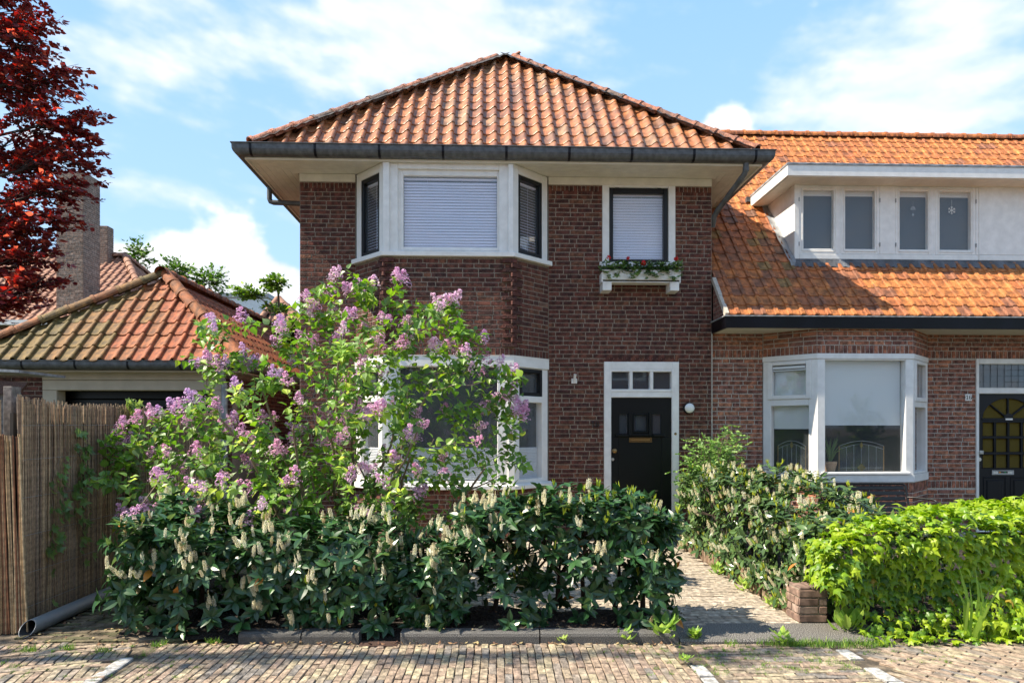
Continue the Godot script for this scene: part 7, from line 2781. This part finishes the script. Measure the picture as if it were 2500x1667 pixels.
func build_fence() -> void:
	var shapes := []
	for k in 4:
		var g := Geo.new()
		var rr := []
		for q in [[0.0, 1.0], [0.3, 0.96], [0.66, 0.9], [1.0, 0.8]]:
			var row := PackedVector3Array()
			var o := Vector3(R(-0.7, 0.7), q[0], R(-0.7, 0.7))
			for i in 6:
				row.append(o + Vector3(cos(TAU * i / 6) * q[1], 0, -sin(TAU * i / 6) * q[1]))
			rr.append(row)
		g.sheet(rr, true)
		g.poly(Array(rr[3]))
		shapes.append(g)
	var Fc := thing("reed_fence", "tall weathered brown reed screen fence beside the mossy drive", "fence", Vector3(-3.67, 0, 2.6))
	var recs := []
	var g := Geo.new()
	g.box(Vector3(-3.76, 0.0, 0.55), Vector3(-3.735, 1.72, 4.50))
	var backing := part("backing", g, M.dark, Fc)
	var z := 4.52
	while z > 0.55:
		var r := R(0.0042, 0.0075)
		var h := 1.83 + 0.02 * sin(z * 3.0) + R(-0.03, 0.02) - smoothstep(3.4, 2.4, z) * 0.03
		for layer in 2:
			var x := -3.682 + layer * 0.017 + R(-0.004, 0.004)
			var lean := R(-0.014, 0.014)
			reed(recs, Vector3(x, R(0.0, 0.03), z + R(-0.004, 0.004)), Vector3(x + R(-0.008, 0.008), h - R(0, 0.05) * layer, z + lean), r, shapes[rng.randi() % 4], rng.randi() % 6 if rng.randf() < 0.8 else 0, backing)
		z -= r * 1.75
	pieces(recs, F.reed, "reed", backing, 300)
	g = Geo.new()
	for y in [0.18, 0.45, 0.75, 1.05, 1.35, 1.62]:
		g.tube([Vector3(-3.655, y, 4.52), Vector3(-3.653, y + 0.015, 2.5), Vector3(-3.655, y, 0.6)], [0.0016], 4)
	part("wire", g, M.zinc_pale, Fc)
	for zz in [4.42, 2.55, 0.68]:
		g = Geo.new()
		g.bevel_box(Vector3(-3.83, 0, zz - 0.055), Vector3(-3.765, 1.93 if zz > 4 else 1.75, zz + 0.055), 0.004, Transform3D(), true)
		part("post", g, M.post, Fc)
	# the newer mat round the corner, facing the street
	var Fm := thing("reed_fence", "newer straw coloured reed mat wrapped round the street end of the fence", "fence", Vector3(-4.6, 0, 4.56))
	recs = []
	g = Geo.new()
	g.box(Vector3(-6.6, 0, 4.535), Vector3(-3.70, 1.5, 4.548))
	backing = part("backing", g, M.dark, Fm)
	var x := -3.575
	while x > -6.6:
		var r := R(0.0055, 0.0085)
		var tall := x < -3.78
		var lean := (0.05 * smoothstep(-4.0, -3.65, x) + R(-0.015, 0.015))
		var hh := 1.55 + R(-0.02, 0.015)
		reed(recs, Vector3(x, R(0, 0.02), 4.575 + R(-0.004, 0.004)), Vector3(x - lean, hh, 4.572 + R(-0.006, 0.006)), r, shapes[rng.randi() % 4], [0, 1, 2, 0, 3, 2, 1, 4][rng.randi() % 8], backing)
		if tall:
			reed(recs, Vector3(x + 0.006, R(0, 0.02), 4.557), Vector3(x + 0.004 - lean * 0.6, 1.84 + R(-0.03, 0.02), 4.556), r, shapes[rng.randi() % 4], [0, 1, 2, 0][rng.randi() % 4], backing)
		x -= r * 1.95
	pieces(recs, F.reed2, "reed", backing, 300)
	# pipe on the ground
	var Pp := thing("drain_pipe", "loose grey plastic pipe lying on the drive along the foot of the fence", "pipe", Vector3(-3.56, 0, 3.2))
	g = Geo.new()
	var a := Vector3(-3.535, 0.062, 4.64)
	var b := Vector3(-3.515, 0.075, 1.6)
	var dir := (b - a).normalized()
	var sx := dir.cross(Vector3.UP).normalized()
	var sy := sx.cross(dir)
	var rows := []
	var pr := 0.058
	for q in [[0.0, 1.0, 0.0], [0.02, 1.0, 0.0], [3.0, 1.0, 1.0]]:
		var row := PackedVector3Array()
		for k in 24:
			var t := TAU * k / 24
			# the near end is cut on the slant
			var cut: float = (1.0 - q[2]) * 0.05 * sin(t) if q[0] < 0.5 else 0.0
			row.append(a + dir * (q[0] + cut) + (sx * cos(t) + sy * sin(t)) * pr)
		rows.append(row)
	rows.reverse()
	g.sheet(rows, true)
	var inner := []
	for q in [0.0, 0.4]:
		var row := PackedVector3Array()
		for k in 24:
			var t := TAU * k / 24
			row.append(a + dir * (q + (0.05 * sin(t) if q < 0.1 else 0.0)) + (sx * cos(t) + sy * sin(t)) * (pr - 0.005))
		inner.append(row)
	g.sheet([rows[2], inner[0]], true)
	part("tube", g, M.pvc, Pp)
	g = Geo.new()
	g.sheet(inner, true)
	part("inside", g, M.pvc_in, Pp)
	# board behind the fence
	var Bd := thing("timber_shelter", "end of a brown timber board on grey posts behind the fence at the left edge", "shelter", Vector3(-5.6, 0, 2.0))
	g = Geo.new()
	g.poly([Vector3(-6.6, 2.02, 2.0), Vector3(-5.38, 1.985, 2.0), Vector3(-5.27, 2.125, 2.0), Vector3(-6.6, 2.20, 2.0)])
	g.poly([Vector3(-6.6, 2.20, 1.96), Vector3(-5.27, 2.125, 1.96), Vector3(-5.38, 1.985, 1.96), Vector3(-6.6, 2.02, 1.96)])
	g.quad(Vector3(-5.38, 1.985, 2.0), Vector3(-5.38, 1.985, 1.96), Vector3(-5.27, 2.125, 1.96), Vector3(-5.27, 2.125, 2.0))
	g.quad(Vector3(-5.27, 2.125, 2.0), Vector3(-5.27, 2.125, 1.96), Vector3(-6.6, 2.20, 1.96), Vector3(-6.6, 2.20, 2.0))
	part("board", g, M.board, Bd)
	g = Geo.new()
	g.box(Vector3(-5.62, 0, 1.86), Vector3(-5.52, 2.02, 1.955))
	g.box(Vector3(-6.5, 0, 1.86), Vector3(-6.4, 2.05, 1.955))
	part("post", g, M.post, Bd)
	g = Geo.new()
	g.box(Vector3(-6.6, 2.23, 1.2), Vector3(-5.45, 2.26, 2.06), Transform3D(Basis(Vector3.BACK, -0.05), Vector3(0, -0.27, 0)))
	part("roof_sheet", g, M.zinc_pale, Bd)
	# ivy climbing the fence
	var k := 0
	for q in [[3.75, 0.75, 1.62, 60], [3.0, 0.45, 1.88, 190], [4.25, 0.5, 1.35, 40], [2.35, 0.6, 1.4, 40]]:
		var V := thing("ivy_vine", ["ivy strand on the reed fence between the newer mat and the tall ivy", "tallest ivy on the reed fence, leafy to its top edge", "sparse dark ivy leaves near the newer straw mat", "low sparse ivy on the fence just left of the lilac"][k], "ivy", Vector3(-3.66, 0, q[0]))
		var sg := Geo.new()
		var pts := []
		var pz: float = q[0]
		for i in 9:
			pts.append(Vector3(-3.650, q[1] + (q[2] - q[1]) * i / 8.0 - (0.4 if i == 0 else 0.0), pz))
			pz += R(-0.07, 0.07)
		sg.tube(pts, [0.004], 5)
		part("stem", sg, M.twig, V)
		var xs := []
		var tn := []
		for i in q[3]:
			var t := rng.randf() * 7.99
			if k == 1 and rng.randf() < 0.5: t = 7.99 * pow(rng.randf(), 0.5)
			var p: Vector3 = pts[int(t)].lerp(pts[int(t) + 1], fmod(t, 1.0))
			p += Vector3(R(0.02, 0.075), R(-0.06, 0.06), R(-0.10, 0.10))
			var d := Vector3(R(0.0, 0.5), R(-1.0, 0.1), R(-0.8, 0.8)).normalized()
			xs.append(Transform3D(frame_of(d, Vector3(-1, R(-0.5, 0.1), R(-0.4, 0.4)), Vector3.ONE * R(0.06, 0.10)), p))
			tn.append([0, 1, 2, 1][rng.randi() % 4] if p.y < 1.55 else [3, 1, 3][rng.randi() % 3])
		scatter(xs, tn, S.ivy, F.ivy_dark, "leaf", V, 120)
		k += 1

func rosette(root: Node3D, c: Vector3, n: int, size: Vector2, rise: Vector2, shape: Geo, fam: Dictionary, name_: String) -> void:
	var xs := []
	var tn := []
	for i in n:
		var a := i * 2.4 + R(-0.4, 0.4)
		var d := Vector3(cos(a), R(rise.x, rise.y), sin(a)).normalized()
		xs.append(Transform3D(frame_of(d, Vector3(-cos(a) * 0.3, -1, -sin(a) * 0.3), Vector3.ONE * R(size.x, size.y)), root.position + c + Vector3(cos(a), 0, sin(a)) * R(0, size.y * 0.5) + Vector3(0, R(0, size.y * 0.9), 0)))
		tn.append(rng.randi() % fam.cols.size())
	scatter(xs, tn, shape, fam, name_, root, 40)

func build_small() -> void:
	# geraniums in the window box
	var k := 0
	for x in [1.76, 2.02, 2.24, 2.45, 2.66]:
		var G := thing("geranium", ["red geranium at the left end of the white flower box", "geranium with one small red bloom, second from the left in the flower box", "geranium with the largest red bloom in the middle of the flower box", "leafy geranium without bloom right of the largest bloom", "red geranium at the right end of the white flower box"][k], "geranium", Vector3(x, 3.80, 0.14))
		var g := Geo.new()
		var xs := []
		var tn := []
		for i in 5:
			var t := Vector3(R(-0.11, 0.11), R(0.06, 0.17), R(-0.03, 0.08))
			g.tube([Vector3(0, 0, 0), t * 0.5 + Vector3(0, 0.02, 0), t], [0.006, 0.005, 0.003], 5)
		for i in 90:
			var p := Vector3(R(-0.14, 0.14), R(0.02, 0.20), R(-0.04, 0.12))
			if i > 83: p = Vector3(R(-0.1, 0.1), R(-0.06, 0.02), R(0.12, 0.16))
			var d := Vector3(R(-1, 1), R(-0.5, 0.3), R(-0.2, 1)).normalized()
			xs.append(Transform3D(frame_of(d, Vector3(R(-0.3, 0.3), -1, -0.5), Vector3.ONE * R(0.065, 0.105)), G.position + p))
			tn.append(rng.randi() % 3)
		var fl := Vector3([-0.02, 0.0, 0.01, 0.0, 0.06][k], [0.26, 0.25, 0.185, 0.0, 0.25][k], 0.07)
		if k != 3:
			g.tube([Vector3(0, 0.05, 0.02), fl], [0.004, 0.003], 5)
			var rg := Geo.new()
			for i in [22, 16, 34, 0, 20][k]:
				var v := Vector3(R(-1, 1), R(-0.6, 1), R(-1, 1)).normalized()
				var p: Vector3 = fl + v * [0.026, 0.020, 0.036, 0.0, 0.026][k]
				var xx := v.cross(Vector3(0.2, 0.9, 0.4)).normalized() * 0.014
				var yy := v.cross(xx).normalized() * 0.014
				rg.quad(p - xx, p - yy, p + xx, p + yy)
				rg.quad(p - xx * 0.6 + v * 0.008, p - yy * 0.6 + v * 0.01, p + xx * 0.6 + v * 0.008, p + yy * 0.6 + v * 0.01)
			put("bloom", rg, M.red, G)
		put("stems", g, F.ivy_dark.mats[1], G)
		scatter(xs, tn, S.ivy, F.ivy_dark, "leaf", G, 40)
		k += 1
	# iron grate in the gap of the kerb
	var Gr := thing("drain_grate", "rusty iron drain grate in the gap between the kerb stones", "drain", Vector3(-0.81, 0.0, 4.90))
	var g := Geo.new()
	g.box(Vector3(-0.15, -0.04, -0.06), Vector3(0.15, -0.008, 0.05))
	put("rim", g, M.grate, Gr)
	for i in 4:
		g = Geo.new()
		g.bevel_box(Vector3(-0.14, -0.05 + i * 0.026, -0.01), Vector3(0.14, -0.036 + i * 0.026, 0.004), 0.002, Transform3D(Basis(Vector3.RIGHT, -PI / 2), Vector3(0, 0, 0.0)), true)
		put("bar", g, M.grate, Gr)
	# weeds along the kerb and the path
	var labels := ["broad leaved green weed growing at the right end of the kerb", "leafy weed at the kerb corner just left of the broad leaved one", "pale weed clump at the hedge corner beside the path", "tall sage-like weed before the ivy beside the brick pier", "weed in the middle of the concrete apron's front edge", "weed at the foot of the log edging near the pier", "weed half way along the log edging", "weed near the far end of the log edging", "tiny two leaved seedling at the kerb foot", "small weed between the street bricks before the apron"]
	k = 0
	for q in [[1.32, 4.93, 0.11, 0.16, 13, 0.9], [1.02, 4.95, 0.06, 0.10, 9, 0.8], [1.55, 4.92, 0.05, 0.08, 26, 0.8], [2.78, 4.83, 0.12, 0.19, 18, 1.3], [2.17, 5.03, 0.05, 0.10, 16, 0.5], [2.49, 4.10, 0.07, 0.12, 9, 0.7], [2.49, 3.45, 0.08, 0.14, 9, 0.6], [2.46, 2.75, 0.08, 0.14, 10, 0.7], [0.55, 4.97, 0.045, 0.06, 4, 1.0], [1.33, 5.42, 0.035, 0.065, 12, 0.6]]:
		var Wd := thing("weed", labels[k], "weed", Vector3(q[0], 0.0, q[1]))
		rosette(Wd, Vector3(0, 0.02, 0), q[4] * 2, Vector2(q[2] * 0.6, q[3] * 0.8), Vector2(q[5] * 0.3, q[5] * 1.6), S.small if k != 2 else S.ivy, F.weed, "leaf")
		k += 1
	# ferny low plants under the path hedge
	# moss and grass in the joints of the street
	var xs := []
	var tn := []
	var spots := []
	for i in 90:
		spots.append(Vector2(R(0.75, 2.55), R(4.98, 5.62)))
	for i in 120:
		spots.append(Vector2(R(-4.2, -1.9), R(4.85, 5.6)))
	for i in 46:
		spots.append(Vector2(R(1.5, 2.5), R(5.0, 5.6)))
	for i in 26:
		spots.append(Vector2(R(2.6, 3.3), R(5.02, 5.5)))
	for s in spots:
		var n := rng.randi_range(8, 34)
		var stretch := Vector2(R(0.004, 0.05), R(0.004, 0.02))
		for i in n:
			var p := Vector3(s.x + R(-1, 1) * stretch.x, -0.004, s.y + R(-1, 1) * stretch.y)
			var d := Vector3(R(-0.7, 0.7), 1, R(-0.7, 0.7)).normalized()
			xs.append(Transform3D(frame_of(d, Vector3(R(-1, 1), 0, R(-1, 1)), Vector3.ONE * R(0.010, 0.028)), p))
			tn.append(rng.randi() % 4)
	# thicker along the apron
	for i in 1500:
		var x := R(1.75, 2.95)
		var thick := 0.5 + 0.5 * sin(x * 9.0) + (0.6 if x > 2.35 else 0.0)
		if rng.randf() > thick: continue
		var p := Vector3(x, -0.004, kz(x) + 0.03 + R(-0.03, 0.05) * (1.6 if x > 2.35 else 0.8))
		xs.append(Transform3D(frame_of(Vector3(R(-0.5, 0.5), 1, R(-0.5, 0.5)), Vector3(R(-1, 1), 0, R(-1, 1)), Vector3.ONE * R(0.02, 0.065)), p))
		tn.append(rng.randi() % 4)
	for q in [[-2.42, 4.90], [-2.05, 4.84], [-3.05, 4.95], [-2.75, 5.02], [-3.3, 4.98]]:
		for i in 60:
			xs.append(Transform3D(frame_of(Vector3(R(-0.6, 0.6), 1, R(-0.6, 0.6)), Vector3(R(-1, 1), 0, R(-1, 1)), Vector3.ONE * R(0.02, 0.06)), Vector3(q[0] + R(-0.05, 0.05), -0.004, q[1] + R(-0.02, 0.02))))
			tn.append(rng.randi() % 4)
	var Gs := Node3D.new()
	named(Gs, "grass", self)
	tag(Gs, "small green grass blades growing in the joints of the street bricks", "grass")
	Gs.set_meta("kind", "stuff")
	scatter(xs, tn, S.blade, F.weed, "blade", Gs, 0)
	# fallen leaves on soil, kerb and drive
	xs = []
	tn = []
	for i in 520:
		var x := R(-2.9, 1.5)
		var p := Vector3(x, 0.0, 0.0)
		var r := rng.randf()
		if r < 0.35: p = Vector3(x, 0.085, R(4.70, 4.83))
		elif r < 0.7: p = Vector3(x, 0.008, kz(x) + R(0.0, 0.06))
		else: p = Vector3(R(-3.5, -2.2), 0.022, R(3.4, 4.95))
		xs.append(Transform3D(frame_of(Vector3(R(-1, 1), R(-0.1, 0.25), R(-1, 1)), Vector3(R(-0.4, 0.4), -1, R(-0.4, 0.4)), Vector3.ONE * R(0.012, 0.045)), p))
		tn.append(rng.randi() % 4)
	var Lf := Node3D.new()
	named(Lf, "leaf_litter", self)
	tag(Lf, "dry brown fallen leaves and crumbs along the kerb and drive", "litter")
	Lf.set_meta("kind", "stuff")
	scatter(xs, tn, S.small, F.litter, "fallen_leaf", Lf, 0)
	# blocks of stone lying under the hedge
